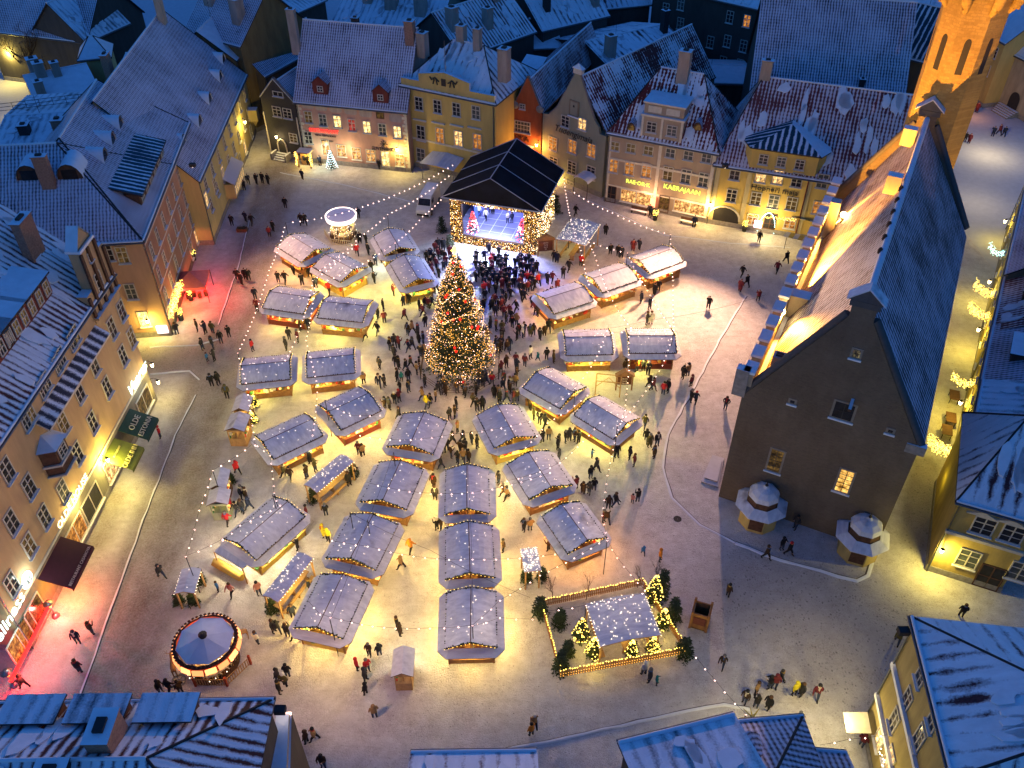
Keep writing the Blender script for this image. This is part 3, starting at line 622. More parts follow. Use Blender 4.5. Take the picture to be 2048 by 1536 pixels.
# two booths at the foot of the gable
for i, (px, py) in enumerate(((1514, 1040), (1712, 1103))):
    c = g(px, py); t = thing('octagonal_booth', ('cream octagonal booth under a snowy bell roof nearer the square', 'cream octagonal booth under a bell roof next to the back lane')[i], 'booth', c, R(10 - 30), 'booths at the foot of the stone gable')
    m = MB(); m.lathe((0, 0, 0), [(1.75, 0), (1.75, 2.3)], 8, ph=R(22.5), sm=False); m.build('wall', [plaster('booth_yellow', (.55, .42, .16))], t)
    m = MB(); m.box(-1.72, -1.66, -.0, .0, 0, 0); m.lathe((0, 0, 0), [(2.35, 2.2), (2.4, 2.3), (1.45, 2.8)], 8, 0, R(22.5), False); m.lathe((0, 0, 0), [(1.35, 2.7), (1.25, 3.5)], 8, 1, R(22.5), False); m.lathe((0, 0, 0), [(1.42, 3.5), (1.25, 3.9), (.8, 4.25), (.3, 4.45), (.08, 4.7)], 8, 0, R(22.5), False)
    m.lathe((0, 0, 0), [(.09, 4.5), (.16, 4.75), (.05, 4.95), (.03, 5.2)], 6, 2); m.build('roof', [stall_snow('booth_roof_snow', .9), M_DWOOD, M_DARK], t)
    for a in (-70, ):
        m = MB(); m.box(1.60, 1.66, -.62, .62, .35, 1.9); o = m.build('serving_hatch', [M_DWOOD], t); o.rotation_euler = (0, 0, R(a) + R(-22))
def hl(x, y, z): return HA + ax * x - nx_ * y + Vector((0, 0, z))
# flood lights on the hall
def flood(P, to, power, col, label, spot=100, size=.25):
    t = thing('floodlight', label, 'floodlight', P, 0, 'floodlights of the stone hall')
    m = MB(); m.lathe((0, 0, 0), [(.01, .28), (.26, .2), (.34, 0), (.26, -.2), (.01, -.28)], 10); m.build('lens', [emis('flood_lens', (1.0, .74, .30), 60)], t)
    m = MB(); m.box(-.12, .12, -.12, .12, -.95, -.3); m.build('bracket', [M_DARK], t)
    d = (Vector(to) - Vector(P)).normalized(); l = lamp('SPOT', d * .5, power, col, t, size, None, spot, .9, 'flood_beam'); aim(l, d * .5, Vector(to) - Vector(P)); return t
OR = (1, .41, .045)
flood(hl(11.5, -.35, HE + 1.75), hl(2, -3.2, HE + 2.0), 90000, OR, 'glaring floodlight midway along the parapet of the stone hall', 95)
lamp('SPOT', (0, 0, 0), 260000, OR, None, .2, None, 70, .8, 'flood_beam_roof'); l = bpy.data.objects['flood_beam_roof']; aim(l, hl(16, -.5, HE + 1.6), hl(24, -4.0, HE + 5.8)); l.parent = None
flood(hl(31.5, -.3, HE + 2.1), hl(24, -3.2, HE + 3.2), 150000, OR, 'glaring floodlight at the tower end of the parapet', 110)
flood(hl(29.0, -2.3, HE + 3.4), hl(31, -1, HE + 3), 500, OR, 'small floodlight under the pale parapet chimney', 120)
FL4 = hl(HL + .4, -HW + .2, 8.8); flood(FL4, TC + Vector((0, 0, 26)), 12000, (1, .50, .06), 'glaring floodlight in the back lane aimed at the tower', 60)
l = lamp('SPOT', (0, 0, 0), 9000, (1, .52, .06), None, .3, None, 42, .7, 'tower_flood_beam'); aim(l, hl(27, 10, 10), TC + Vector((0, 0, 30)))
l = lamp('SPOT', (0, 0, 0), 9000, (1, .50, .06), None, .3, None, 42, .7, 'tower_flood_beam'); aim(l, TC + Vector((-1, -26, 14)), TC + Vector((0, 0, 33)))

def fill_flood(P, to, power, col, label, spot=110, size=.5):  # floods added as warm fill on the ground; the first follows the hall's shadow
    t = thing('floodlight', label, 'floodlight', P, 0, 'area floodlights on the house fronts'); m = MB(); d = (Vector(to) - Vector(P)).normalized()
    m.box(-.35, .35, -.25, .25, -.2, .2); m.build('housing', [M_DARK], t); m = MB(); m.lathe((0, 0, -.21), [(.02, 0), (.2, 0), (.2, -.03), (.02, -.03)], 10); m.build('lens', [emis('fill_lens', (1, .8, .6), 12)], t)
    l = lamp('SPOT', (0, 0, 0), power, col, None, size, None, spot, 1, 'fill_beam'); aim(l, Vector(P) + d * .6, to); return t
PKC = (1, .55, .32)
fill_flood(g(1447, 322, 12.4) + Vector((0, -1.2, 0)), (8, 55, 0), 85000, PKC, 'area floodlight on the eaves between the beige and yellow houses', 105)
fill_flood(g(385, 330, 13.6), (-14, 84, 0), 14000, PKC, 'added fill floodlight at the roof corner of the peach corner house', 120)
fill_flood(g(560, 1420, 10.5), (-10, 46, 0), 3500, PKC, 'added fill floodlight on the pale annex at the bottom left', 130)
fill_flood(g(1838, 1262, 13.0) + Vector((-1, 0, 0)), (23, 37, 0), 3400, (1, .76, .32), 'added fill floodlight on the eaves of the ochre corner house', 62)
# ---------------------------------------------------------------- north row (front houses at the far side of the square)
P_PINK = plaster('pink_plaster', (.55, .33, .25), .2); P_YEL = plaster('ochre_plaster', (.58, .42, .14), .2); P_RED = plaster('brick_red_plaster', (.38, .10, .04), .3)
P_GRN = plaster('grey_green_plaster', (.30, .30, .22), .2); P_BEI = plaster('beige_plaster', (.42, .32, .22), .2); P_BRY = plaster('bright_yellow_plaster', (.66, .47, .13), .2)
P_GREY = plaster('grey_plaster', (.085, .075, .065), .3); P_PEA = plaster('peach_plaster', (.54, .36, .19), .2); P_PEA2 = plaster('dusty_peach_plaster', (.50, .30, .19), .2); P_CRM = plaster('cream_yellow_plaster', (.58, .46, .20), .2); P_BLK = plain('black_boards', (.035, .035, .045), .8)
NGR = 'old town houses along the far side of the square'
Gp = lambda x, y, z=0: g(x, y, z)
# black timber house
e0, e1 = g(543, 309), g(609, 322)
h = gable_house('black_gable_house', 'narrow black timber house with white framed windows at the street corner', e0, e1, 7.6, (0, 0), 14, P_BLK, RT_FINE, NGR, shape=None) if 0 else None
F = Frame(e0, e1); zl = F.hit(530, 212).z; pkp = F.hit(551, 158)
h = gable_house('black_gable_house', 'narrow black timber house with white framed windows at the street corner', e0, e1, max(6.5, F.hit(588, 205).z), (F.L * .48, pkp.z), 14, P_BLK, RT_FINE, NGR, over=.3)
h.wins([(554, 223, 'd'), (575, 227, 'd')], 1.5, 1.6, cols=2); h.wins([(556, 188, 'd')], 1.8, .8, rows=1); h.wins([(587, 276, 'm')], 1.4, 1.5)
p = h.hit(563, 281); m = MB(); m.box(p.x - .7, p.x + .7, -.1, 0, 0, 2.2, 0); m.lathe((p.x, -.05, 2.2), [(.7, 0)], 3); m.tube([(p.x - .75, -.12, 0), (p.x - .75, -.12, 2.2), (p.x - .5, -.12, 2.8), (p.x, -.12, 3.05), (p.x + .5, -.12, 2.8), (p.x + .75, -.12, 2.2), (p.x + .75, -.12, 0)], .12, 4, 1); m.build('arched_door', [M_DARK, M_TRIM], h.root)
m = MB()
for i in range(4): m.box(p.x - 1, p.x + 1, -1.6 + .35 * i, -.05, .2 * i, .2 * (i + 1), 0, top=1)
m.box(p.x - 1.4, p.x - 1.1, -1.6, -.1, 0, 1.1, 0, top=1); m.box(p.x + 1.1, p.x + 1.4, -1.6, -.1, 0, 1.1, 0, top=1); m.build('front_steps', [M_STONE, M_SNOW], h.root)
m = MB(); L = h.L
for x in (.08, L - .08): m.box(x - .1, x + .1, -.1, 0, 0, 7)
m.tube([(0, -.12, F.hit(588, 205).z), (L * .48, -.12, pkp.z)], .1, 4); m.tube([(L, -.12, F.hit(588, 205).z), (L * .48, -.12, pkp.z)], .1, 4); m.lathe((L * .48, -.1, pkp.z - 1.1), [(.0, 0)], 3); m.build('white_edging', [M_WHITE], h.root)
# pink house
A, B = g(612, 323), g(822, 345); ZE = 9.8
def at(P, z): return Vector((P.x, P.y, z))
H1 = House('pink_house', 'pink house with a huge snowy tiled roof and two red dormers', 'house', at(A, ZE), at(B, ZE), ZE, 1.25, 7.2, P_PINK, RT_FINE, group=NGR)
H1.wins([(617, 234, 'm'), (646, 240, 'd'), (675, 243, 'y'), (704, 250, 'r'), (734, 254, 'y'), (765, 259, 'd'), (795, 264, 'y')], 1.25, 1.9)
H1.wins([(683, 301, 's'), (713, 307, 's'), (742, 311, 's'), (800, 320, 's')], 1.5, 2.0); H1.wins([(617, 275, 'd')], 1.3, 2.0)
H1.wins([(652, 295, 's'), (771, 318, 'y')], 1.3, 2.6, sill=False)
for px, py in ((615, 209), (642, 213), (671, 217), (701, 221), (731, 226), (791, 236)):
    p = H1.hit(px, py); w, q = .95, .62; m = MB(); m.add([(p.x - w + .25, -.03, p.z - q), (p.x + w - .25, -.03, p.z - q), (p.x + w, -.03, p.z - q + .25), (p.x + w, -.03, p.z + q - .25), (p.x + w - .25, -.03, p.z + q), (p.x - w + .25, -.03, p.z + q), (p.x - w, -.03, p.z + q - .25), (p.x - w, -.03, p.z - q + .25)], [tuple(range(8))]); m.build('blind_panel', [plaster('pale_panel', (.50, .42, .36))], H1.root)
for sd in (0, 1):
    m = MB(); m.box(H1.L - .3 if sd else 0, H1.L if sd else .3, -.04, 0, .2, 9.4)
    for k in range(16): w = .45 if k % 2 else .7; m.box(H1.L - w if sd else -.02, H1.L + .02 if sd else w, -.06, 0, .2 + k * .58, .2 + k * .58 + .4)
    m.build('quoin_strip', [M_TRIM], H1.root)
H1.wins([(760, 228, 'd')], 1.2, 1.4, kind='D', rows=1, cols=2, sill=False)
for px, py in ((642, 190), (762, 207)): H1.dormer(px=(px, py), w=2.3, h=1.9, wall=plaster('dormer_red', (.20, .05, .035)), glass='d', win=(.9, .9))
H1.chimney(x=H1.L - .6, y=6.2, w=1.3, h=2.6, d=1.3, mat=M_BRICK); H1.chimney(x=H1.L * .45, y=7.6, w=1, h=1.2, mat=M_DARK); H1.chimney(x=-.8, y=4.6, w=1.2, h=5.5, mat=M_CHIM)
p = H1.hit(648, 262); text(H1.root, 'RESTAURANT', .75, p.x, p.z, E_RED, tilt=0); text(H1.root, 'INDIA RESTAURANT', .36, p.x + .2, p.z - .75, M_DARK); text(H1.root, 'Indian & Asian', .34, p.x + .3, p.z - 1.5, M_DARK)
p = H1.hit(767, 298); text(H1.root, 'SUVENIIRID', .72, p.x, p.z, M_DARK)
m = MB(); q = H1.hit(768, 288)
for k in range(8): a = math.pi * k / 4; m.tube([(q.x, -.08, q.z), (q.x + .6 * math.cos(a), -.08, q.z + .6 * math.sin(a))], .05, 4)
m.build('star_emblem', [M_DARK], H1.root)
# yellow house with pediment
A2, B2 = g(822, 345), None
e0 = g(803, 168, 12.6); e1 = g(990, 206, 12.6)
H2 = House('ochre_house', 'ochre four storey house with a stepped pediment and coat of arms', 'house', e0, e1, 12.6, .75, 6.5, P_YEL, RT_STRIPE, hip=(5, 5), group=NGR)
H2.wins([(838, 207, 'd'), (875, 213, 'd'), (913, 219, 'd'), (952, 225, 'd')], 1.35, 2.0); H2.wins([(842, 266, 'd'), (880, 271, 'o'), (917, 277, 'l'), (955, 283, 'o')], 1.45, 2.4)
H2.wins([(842, 310, 'd')], 1.5, 2.2)
m = MB()
for px, py in ((840, 240), (877, 246), (914, 251), (950, 256)): p = H2.hit(px, py); m.box(p.x - 1.1, p.x + 1.1, -.28, 0, p.z - .08, p.z + .08, 0, top=1)
m.build('window_hood', [M_TRIM, M_SNOW], H2.root)
band(H2.root, H2.L, H2.hit(900, 292).z, .3)
L = H2.L; z = 12.6; m = MB(); fz = [(0, z), (0, z + 1.0), (L * .2, z + 1.0), (L * .2, z + 2.1), (L * .48, z + 2.9), (L * .74, z + 2.1), (L * .74, z + 1.0), (L, z + 1.0), (L, z)]
m.add([(x, -.1, q) for x, q in fz], [tuple(range(8, -1, -1))]); m.add([(x, -.1, q) for x, q in fz] + [(x, .4, q) for x, q in fz], [(i, i + 1, 10 + i, 9 + i) for i in range(8)], 1); m.add([(x, .4, q) for x, q in fz], [tuple(range(9))])
m.build('pediment', [P_YEL, M_SNOW], H2.root)
m = MB(); c = L * .47; zz = z + 1.5; m.prism([], 0, 0) if 0 else None
m.box(c - .35, c + .35, -.2, -.1, zz - .5, zz + .5)
for s_ in (-1, 1):
    for (a, b, c2, d2) in ((.7, 0, 1.4, .5), (1.0, -.5, 1.2, .3), (1.4, .45, 1.9, .1), (1.5, .2, 1.7, -.45), (1.9, .1, 2.2, .5)): m.tube([(c + s_ * a, -.16, zz + b), (c + s_ * c2, -.16, zz + d2)], .11, 5)
m.build('coat_of_arms', [M_DARK], H2.root)
m = MB(); m.tube([(c, .6, z + 2.5), (c, .6, z + 7)], [.07, .03], 6); m.build('flagpole', [M_METAL], H2.root)
for x, y, w, h_ in ((L * .98, 3.5, 1.4, 3.6), (L * .08, 4.5, 1.3, 2.6), (L * .42, 6.8, 1.2, 2.4), (L * .62, 6.0, 1.0, 2.8)): H2.chimney(x=x, y=y, w=w, d=w, h=h_)
m = MB(); m.tube([(.35, -.12, 0), (.35, -.12, 12)], .09, 6); m.tube([(L - .25, -.12, 0), (L - .25, -.12, 12)], .09, 6); m.build('downpipe', [M_GUT], H2.root)
# canvas awning on posts in front of it
q0, q1 = H2.fr.wor(L * .2, -3.6), H2.fr.wor(L * .68, -3.6)
t = thing('snowy_awning', 'grey snow covered canvas awning with a shallow ridge before the ochre house', 'awning', H2.fr.o, H2.fr.rz)
P0, P1, P2, P3, P4 = [H2.fr.loc(g(*p)) for p in ((843, 321, 2.7), (897, 327, 2.7), (925, 300, 2.7), (862, 298, 2.7), (893, 296, 2.7))]
x0 = H2.hit(865, 295).x; x1 = H2.hit(925, 305).x
m = MB(); m.slab([(x0 - .4, -3.2, 2.7), ((x0 + x1) / 2, -3.4, 3.0), ((x0 + x1) / 2, -.1, 3.6), (x0, -.1, 3.3)], .08, 0); m.slab([((x0 + x1) / 2, -3.4, 3.0), (x1 + .2, -3.2, 2.7), (x1 + .2, -.1, 3.3), ((x0 + x1) / 2, -.1, 3.6)], .08, 0); m.build('canopy', [stall_snow('awning_snow', .2)], t)
for x in (x0 - .2, x1): m = MB(); m.tube([(x, -3.0, 0), (x, -3.0, 2.8)], .05, 6); m.build('post', [M_METAL], t)
# red gable house
e0, e1 = g(990, 208, 9.6), g(1083, 225, 9.6); ze = 9.4
F = Frame(e0, e1); L = F.L; pk = F.hit(1046, 152); sh = [(0, ze), (L * .42, ze), (L * .44, ze + .9), (pk.x if 0 else L * .70, pk.z), (L * .96, ze + .9), (L, ze)]
h = gable_house('red_gable_house', 'brick red house with pointed gable and two orange lamps', e0, e1, ze, (L * .70, pk.z), 26, P_RED, RT_PINK, NGR, shape=sh)
m = MB(); m.slab([(-.1, .3, ze + .1), (L * .45, .3, ze + .1), (L * .45, 12, ze + 3.4), (-.1, 12, ze + 3.4)], .2, 0, 1); m.build('side_roof', [M_SNOW, M_DARK], h.root)
m = MB(); m.box(0, L * .4, -.05, .05, ze + .1, ze + .2)
for k in range(9): m.box(.1 + k * L * .044, .18 + k * L * .044, -.05, .05, ze + .2, ze + .9)
m.box(0, L * .4, -.06, .06, ze + .9, ze + 1.0, 1); m.build('balustrade', [M_WHITE, M_SNOW], h.root)
for x in (L * .44, L * .96):
    m = MB(); m.lathe((0, 0, 0), [(.02, 0), (.55, 0), (.62, .12), (.5, .3), (.02, .3)], 12); o = m.build('gable_volute', [M_STONE], h.root, (x, .2, ze + .6)); o.rotation_euler = (R(90), 0, 0)
h.wins([(993, 247, 'd')], 1.0, 1.7); h.wins([(1045, 254, 'g')], 2.5, 1.8, cols=5); h.wins([(994, 287, 'd'), (1053, 297, 'd')], 1.3, 1.2, rows=2); h.wins([(1045, 213, 'd')], .9, .8, rows=2)
p = h.hit(1031, 275); text(h.root, 'TROIKA', 1.25, p.x, p.z, plain('dark_lettering', (.10, .03, .015)), tilt=0)
m = MB(); p = h.hit(1045, 288); m.box(p.x - 1.7, p.x + 1.9, -.5, -.1, p.z - .06, p.z + .06); m.build('lit_ledge', [emis('pale_ledge_glow', (1, .8, .3), .8)], h.root)
HRED = h
wall_lantern(h.fr.wor(-.3, -.1, h.hit(986, 268).z), 'orange glowing lamp between the ochre and the red house', (h.fr.uy * -1)[:2], 300, (1, .42, .07)); wall_lantern(h.fr.wor(h.L - .35, -.1, h.hit(1076, 284).z), 'orange glowing lamp at the right edge of the red house', (h.fr.uy * -1)[:2], 420, (1, .42, .07))
# grey-green gable house
e0, e1 = g(1086, 224, 9.6), g(1212, 270, 9.6); ze = 9.4
F = Frame(e0, e1); L = F.L; pk = F.hit(1153, 147).z
sh = [(0, ze), (L * .10, ze + .2), (L * .22, ze + 1.6), (L * .49, pk), (L * .55, pk), (L * .80, ze + 1.8), (L * .88, ze + .9), (L * .90, ze), (L, ze)]
h = gable_house('green_gable_house', 'grey green house with a tall curved gable and script lettering', e0, e1, ze, (L * .52, pk), 28, P_GRN, RT_RED, NGR, shape=sh); HGRN = h
h.wins([(1131, 243, 'd'), (1165, 248, 'l')], 1.5, 1.7); h.wins([(1106, 287, 'o'), (1145, 293, 'o'), (1183, 301, 'o')], 1.6, 2.1, rows=4); h.wins([(1107, 326, 'd'), (1144, 335, 'd'), (1182, 345, 'd')], 1.6, 2.0, rows=4); h.wins([(1140, 373, 'g')], 1.4, 1.7)
p = h.hit(1146, 268); text(h.root, 'Tudengimaja', 1.35, p.x, p.z, M_DARK, shear=.35, tilt=0)
m = MB(); p = h.hit(1149, 214); m.box(p.x - .85, p.x + .85, -.14, 0, p.z - 1.3, p.z + .9, 0); m.box(p.x - .6, p.x + .6, -.17, -.14, p.z - 1.1, p.z + .7, 1); m.box(p.x - .14, p.x + .14, -.19, -.17, p.z, p.z + .3, 2); m.box(p.x - .95, p.x + .95, -.3, 0, p.z - 1.45, p.z - 1.3, 3); m.build('blind_niche', [plaster('niche', (.26, .22, .15)), P_GRN, M_DARK, M_SNOW], h.root)
m = MB(); m.box(L * .46, L * .58, -.1, .6, pk, pk + .7, 0, top=0); m.add([(L * .44, -.15, pk + .7), (L * .60, -.15, pk + .7), (L * .60, .6, pk + .7), (L * .44, .6, pk + .7), (L * .52, .2, pk + 1.4)], [(0, 1, 4), (1, 2, 4), (2, 3, 4), (3, 0, 4)], 1); m.build('gable_finial', [M_TRIM, M_SNOW], h.root)
t = obj('door_canopy', None, h.root); p = h.hit(1177, 372); m = MB(); N = 6
for i in range(N):
    a, b = math.pi * i / N, math.pi * (i + 1) / N; xa, xb = p.x - 1.3 * math.cos(a), p.x - 1.3 * math.cos(b); za, zb = 2.6 + .55 * math.sin(a), 2.6 + .55 * math.sin(b)
    m.slab([(xa, -2.0, za), (xb, -2.0, zb), (xb, 0, zb + .2), (xa, 0, za + .2)], .08)
m.build('canopy', [M_SNOW], t)
m = MB(); m.tube([(p.x - 1.2, -1.9, 0), (p.x - 1.2, -1.9, 2.6)], .05, 5); m.tube([(p.x + 1.2, -1.9, 0), (p.x + 1.2, -1.9, 2.6)], .05, 5); m.build('posts', [M_DARK], t)
wall_lantern(h.fr.wor(h.hit(1118, 350).x, -.1, h.hit(1118, 350).z), 'yellow lantern on the green gable house behind the stage', (h.fr.uy * -1)[:2], 260, (1, .62, .12))
# beige cafe house
A5, B5 = g(1208, 402), g(1412, 446); ZE = 10.6
H5 = House('beige_house', 'beige cafe house with white bands under a broken red mansard roof', 'house', at(A5, ZE), at(B5, ZE), ZE, 1.15, 6.2, P_BEI, RT_RED, hip=(4.5, 4.5), group=NGR)
L = H5.L
H5.wins([(1230, 292, 'm'), (1262, 296, 'm'), (1297, 301, 'm'), (1341, 306, 'd'), (1377, 311, 'g'), (1413, 316, 'd')], 1.35, 1.35, rows=2)
H5.wins([(1227, 331, 'o'), (1259, 336, 'o'), (1293, 341, 'o'), (1336, 347, 'm'), (1372, 353, 'g'), (1407, 360, 'g')], 1.4, 2.1)
H5.wins([(1272, 395, 's'), (1380, 414, 's')], 4.6, 2.0, cols=2, rows=1); H5.wins([(1222, 388, 'd'), (1328, 408, 'm')], 1.5, 2.6, cols=2, rows=2, sill=False, kind='D')
for py in (271, 318, 372): band(H5.root, L, H5.hit(1230, py).z, .28)
for x in (.25, L * .49, L - .3): m = MB(); m.box(x - .22, x + .22, -.1, 0, .7, 10.3); m.build('pilaster', [M_TRIM], H5.root)
p = H5.hit(1276, 366); text(H5.root, 'RAE·OR·K', .8, p.x, p.z, E_SIGNY, tilt=0); p = H5.hit(1364, 379); text(H5.root, 'KAERAJAAN', .95, p.x, p.z, E_SIGNY, tilt=0)
p = H5.hit(1307, 403); m = MB(); m.box(p.x - .35, p.x + .35, -.5, -.2, p.z - .7, p.z + .7); m.build('lit_menu_box', [emis('menu_red', (1, .25, .12), 4)], H5.root)
# pavilion
y = 1.2; z0 = 10.6; t = obj('roof_pavilion', None, H5.root); xa, xb = H5.hit(1284, 240).x, H5.hit(1366, 250).x
m = MB(); m.box(xa, xb, .1, 4.5, z0, z0 + 3.0); m.box(xa - .2, xb + .2, -.1, 4.5, z0 + 3.0, z0 + 3.25, 1, top=2); m.box(xa + .1, xb - .1, .3, 4.2, z0 + 3.25, z0 + 4.7); m.box(xa - .1, xb + .1, .1, 4.4, z0 + 4.7, z0 + 4.9, 1, top=2)
for x in (xa + .1, (xa + xb) / 2, xb - .1): m.box(x - .15, x + .15, .02, .1, z0, z0 + 3.0, 1)
for x in (xa * .72 + xb * .28, xa * .28 + xb * .72): m.box(x - .9, x + .9, .2, .3, z0 + 3.55, z0 + 4.4, 1)
m.build('wall', [P_BEI, M_TRIM, M_SNOW], t)
for x in (xa * .75 + xb * .25, xa * .25 + xb * .75): window(H5.root, x, z0 + 1.6, 1.4, 1.5, 'd', y=.08, rows=3)
H5.chimney(x=L * .52, y=5.6, w=1.5, d=1.3, h=3.6, mat=M_PCH if 0 else plaster('pale_chimney2', (.5, .38, .28)))
for px in (1262, 1394): H5.dormer(px=(px, 262), w=1.3, h=1.3, kind='brow', glass='m')
wall_lantern(H5.fr.wor(H5.hit(1424, 402).x, -.1, H5.hit(1424, 402).z), 'bright lantern between the beige house and the yellow house', (H5.fr.uy * -1)[:2], 420, (1, .66, .18))
# yellow house with big attic dormer
A6, B6 = g(1412, 446), g(1592, 476); ZE = 9.0
H6 = House('bright_yellow_house', 'bright yellow house with an arched gateway and a large attic dormer', 'house', at(A6, ZE), at(B6, ZE) + (at(B6, ZE) - at(A6, ZE)).normalized() * 11.5, ZE, 1.0, 8.6, P_BRY, RT_PINK, hip=(3.5, 0), group=NGR); L = H6.L
H6.wins([(1470, 346, 'd'), (1522, 351, 'l'), (1556, 354, 'l'), (1594, 360, 'd'), (1645, 362, 'd')], 1.4, 2.0); H6.wins([(1463, 391, 'd'), (1512, 397, 'm'), (1547, 403, 'd'), (1583, 407, 'm'), (1636, 415, 'o')], 1.4, 1.9)
H6.wins([(1505, 438, 'o'), (1580, 446, 'o')], 1.5, 1.7); H6.wins([(1540, 442, 'd')], 1.6, 2.4, sill=False, kind='D')
p = H6.hit(1448, 432); m = MB(); N = 10; w = 2.1; zz = 1.1; m.add([(p.x - w, -.03, .1), (p.x + w, -.03, .1)] + [(p.x + w * math.cos(math.pi * i / N), -.03, zz + 1.9 * math.sin(math.pi * i / N)) for i in range(N + 1)], [tuple(range(N + 3))]); m.tube([(p.x + w * math.cos(math.pi * i / N), -.08, zz + 1.9 * math.sin(math.pi * i / N)) for i in range(N + 1)], .14, 5, 1); m.build('arched_gateway', [M_DARK, M_TRIM], H6.root)
p = H6.hit(1549, 380); text(H6.root, 'Hopneri maja', 1.1, p.x, p.z, M_DARK, tilt=0)
for x in (H6.hit(1430, 380).x, H6.hit(1492, 390).x, H6.hit(1612, 400).x): m = MB(); m.box(x - .3, x + .3, -.09, 0, .7, 8.7); m.build('pilaster', [plaster('pale_yellow', (.66, .55, .28))], H6.root)
p = H6.hit(1518, 440); m = MB(); m.box(p.x - .5, p.x + .5, -1.2, -1.05, p.z - .5, p.z + .5); m.build('lit_panel', [emis('pink_panel', (1, .55, .7), 6)], H6.root)
m = MB()
for k in range(60):
    q = H6.hit(1497 + k * 1.6, 428 + k * .18); m.octa((q.x, -.25, q.z + random.uniform(-.2, .2)), .06)
tag(m.build('icicle_lights', [E_YEL], H6.root), kind='stuff')
m = MB()
for k in range(50):
    s_ = k / 49; q = H6.hit(1521 + 34 * s_, 432); zz = .3 + 2.9 * math.sin(math.pi * s_) ** .4; m.octa((q.x, -.3, zz), .06)
tag(m.build('doorway_lights', [emis('cyan_bulbs', (.5, 1, .9), 7)], H6.root), kind='stuff')
t = obj('attic_pavilion', None, H6.root); xa, xb = H6.hit(1505, 300).x, H6.hit(1640, 310).x; z0 = 9.1
m = MB(); m.add([(xa, .0, z0), (xb, .0, z0), (xb + .9, 1.4, z0 + 2.7), (xa - .0, 0, z0 + 2.8), (xb, 0, z0 + 2.8), (xa - .9, 1.4, z0 + 2.7), (xa - .9, 1.4, z0), (xb + .9, 1.4, z0)], [(0, 1, 4, 3), (1, 7, 2, 4), (6, 0, 3, 5)])
m.box(xa - .9, xb + .9, 1.4, 6, z0, z0 + 2.7); m.build('wall', [P_BRY], t)
xm = (xa + xb) / 2; r = MB(); r.uvon = True; zz = z0 + 2.85; r.slab([(xa - .3, -.35, zz), (xb + .3, -.35, zz), (xm, 3.6, zz + 2.1)], .15, 0, 1); r.slab([(xb + .3, -.35, zz), (xb + 1.3, 1.6, zz), (xb + 1.1, 7, zz), (xm, 7.5, zz + 2.1), (xm, 3.6, zz + 2.1)], .15, 2, 1); r.slab([(xa - 1.1, 7, zz), (xa - 1.3, 1.6, zz), (xa - .3, -.35, zz), (xm, 3.6, zz + 2.1), (xm, 7.5, zz + 2.1)], .15, 0, 1)
r.build('roof', [RM_BLUE, M_DARK, M_SNOW], t)
for px, py in ((1530, 304), (1566, 309), (1603, 314)): window(H6.root, H6.hit(px, py).x, z0 + 1.35, 1.2, 1.4, 'd', y=-.01, rows=3)
H6.chimney(x=H6.fr.loc(g(1520, 190, 17)).x, y=8.6, w=1.4, h=2.2, mat=plaster('pale_chimney2', (.5, .38, .28)))
m = MB(); q = H6.hit(1608, 400).x; m.tube([(q, -.14, .2), (q, -.14, 8.8)], .09, 6); m.build('downpipe', [plain('red_pipe', (.12, .03, .02))], H6.root)
# ---------------------------------------------------------------- rows behind
BGR = 'snowy roofs behind the far row'
def back(name, label, a, b, ze, t, run, roof, wall=P_GREY, hip=(0, 0), chim=(), **kw):
    h = House(name, label, 'house', g(a[0], a[1], ze), g(b[0], b[1], ze), ze, t, run, wall, roof, hip=hip, group=BGR, **kw)
    q = MB(); q.tube([(h.L * .37, h.run, h.zr), (h.L * .37, h.run, h.zr + 2.6)], .03, 4); q.tube([(h.L * .37 - .6, h.run, h.zr + 2.3), (h.L * .37 + .6, h.run, h.zr + 2.3)], .02, 3); q.tube([(h.L * .37 - .4, h.run, h.zr + 1.9), (h.L * .37 + .4, h.run, h.zr + 1.9)], .02, 3); q.build('aerial', [M_DARK], h.root)
    for c in chim: h.chimney(x=c[0] * h.L, y=c[1] * h.run, w=c[2], d=c[2], h=c[3], mat=[M_CHIM, M_BRICK, M_DARK][c[4] if len(c) > 4 else 0])
    return h
K1 = back('tiled_rear_house', 'long rear house with a vast lilac tiled roof left of the tower', (1500, 212), (1800, 236), 12.5, 1.1, 10.5, RT_FINE, chim=((.72, .25, .7, .9, 2),))
K2 = back('rear_metal_roof_house', 'rear house with low snowy metal roof behind the pink house', (668, 42), (872, 62), 12, .45, 8, RM_SEAM, P_GRN, chim=((.25, .6, 1.6, 1.5), (.5, .5, 1.9, 2.0), (.8, .4, 1.8, 3.0), (.66, 1, 1.5, 3.2, 1)))
K3 = back('rear_grey_apartments', 'tall dark grey apartment house with two lit windows at the back', (1308, -30), (1592, 34), 15, .6, 9, RM_SMOOTH, P_GREY, chim=((.2, .5, 1.2, 1.5), (.7, .6, 1.2, 1.5)))
K3.wins([(1362, 8), (1361, 47), (1460, 34), (1494, 42, 'o'), (1529, 50, 'l'), (1421, 84), (1455, 82), (1487, 92), (1446, 124), (1480, 130), (1332, 60), (1332, 18)], 1.3, 2.0)
K4 = back('blue_metal_roof_house', 'back house with dark blue bare metal roof beside the tower', (1575, 98), (1765, 128), 14, .8, 7, RM_BLUE, P_GREY, chim=((.3, .7, 1.2, 2.4, 1), (.7, .9, 1, 2)))
K5 = back('back_row_blue_house', 'dark roofed back house touching the tower on its left', (1768, 100), (1880, 128), 13, 1.2, 5, RM_BLUE, P_GREY)
K6 = back('back_cream_house', 'cream walled house behind the tower gallery', (1700, -8), (1890, 20), 13, .8, 6, RM_SMOOTH, P_YEL)
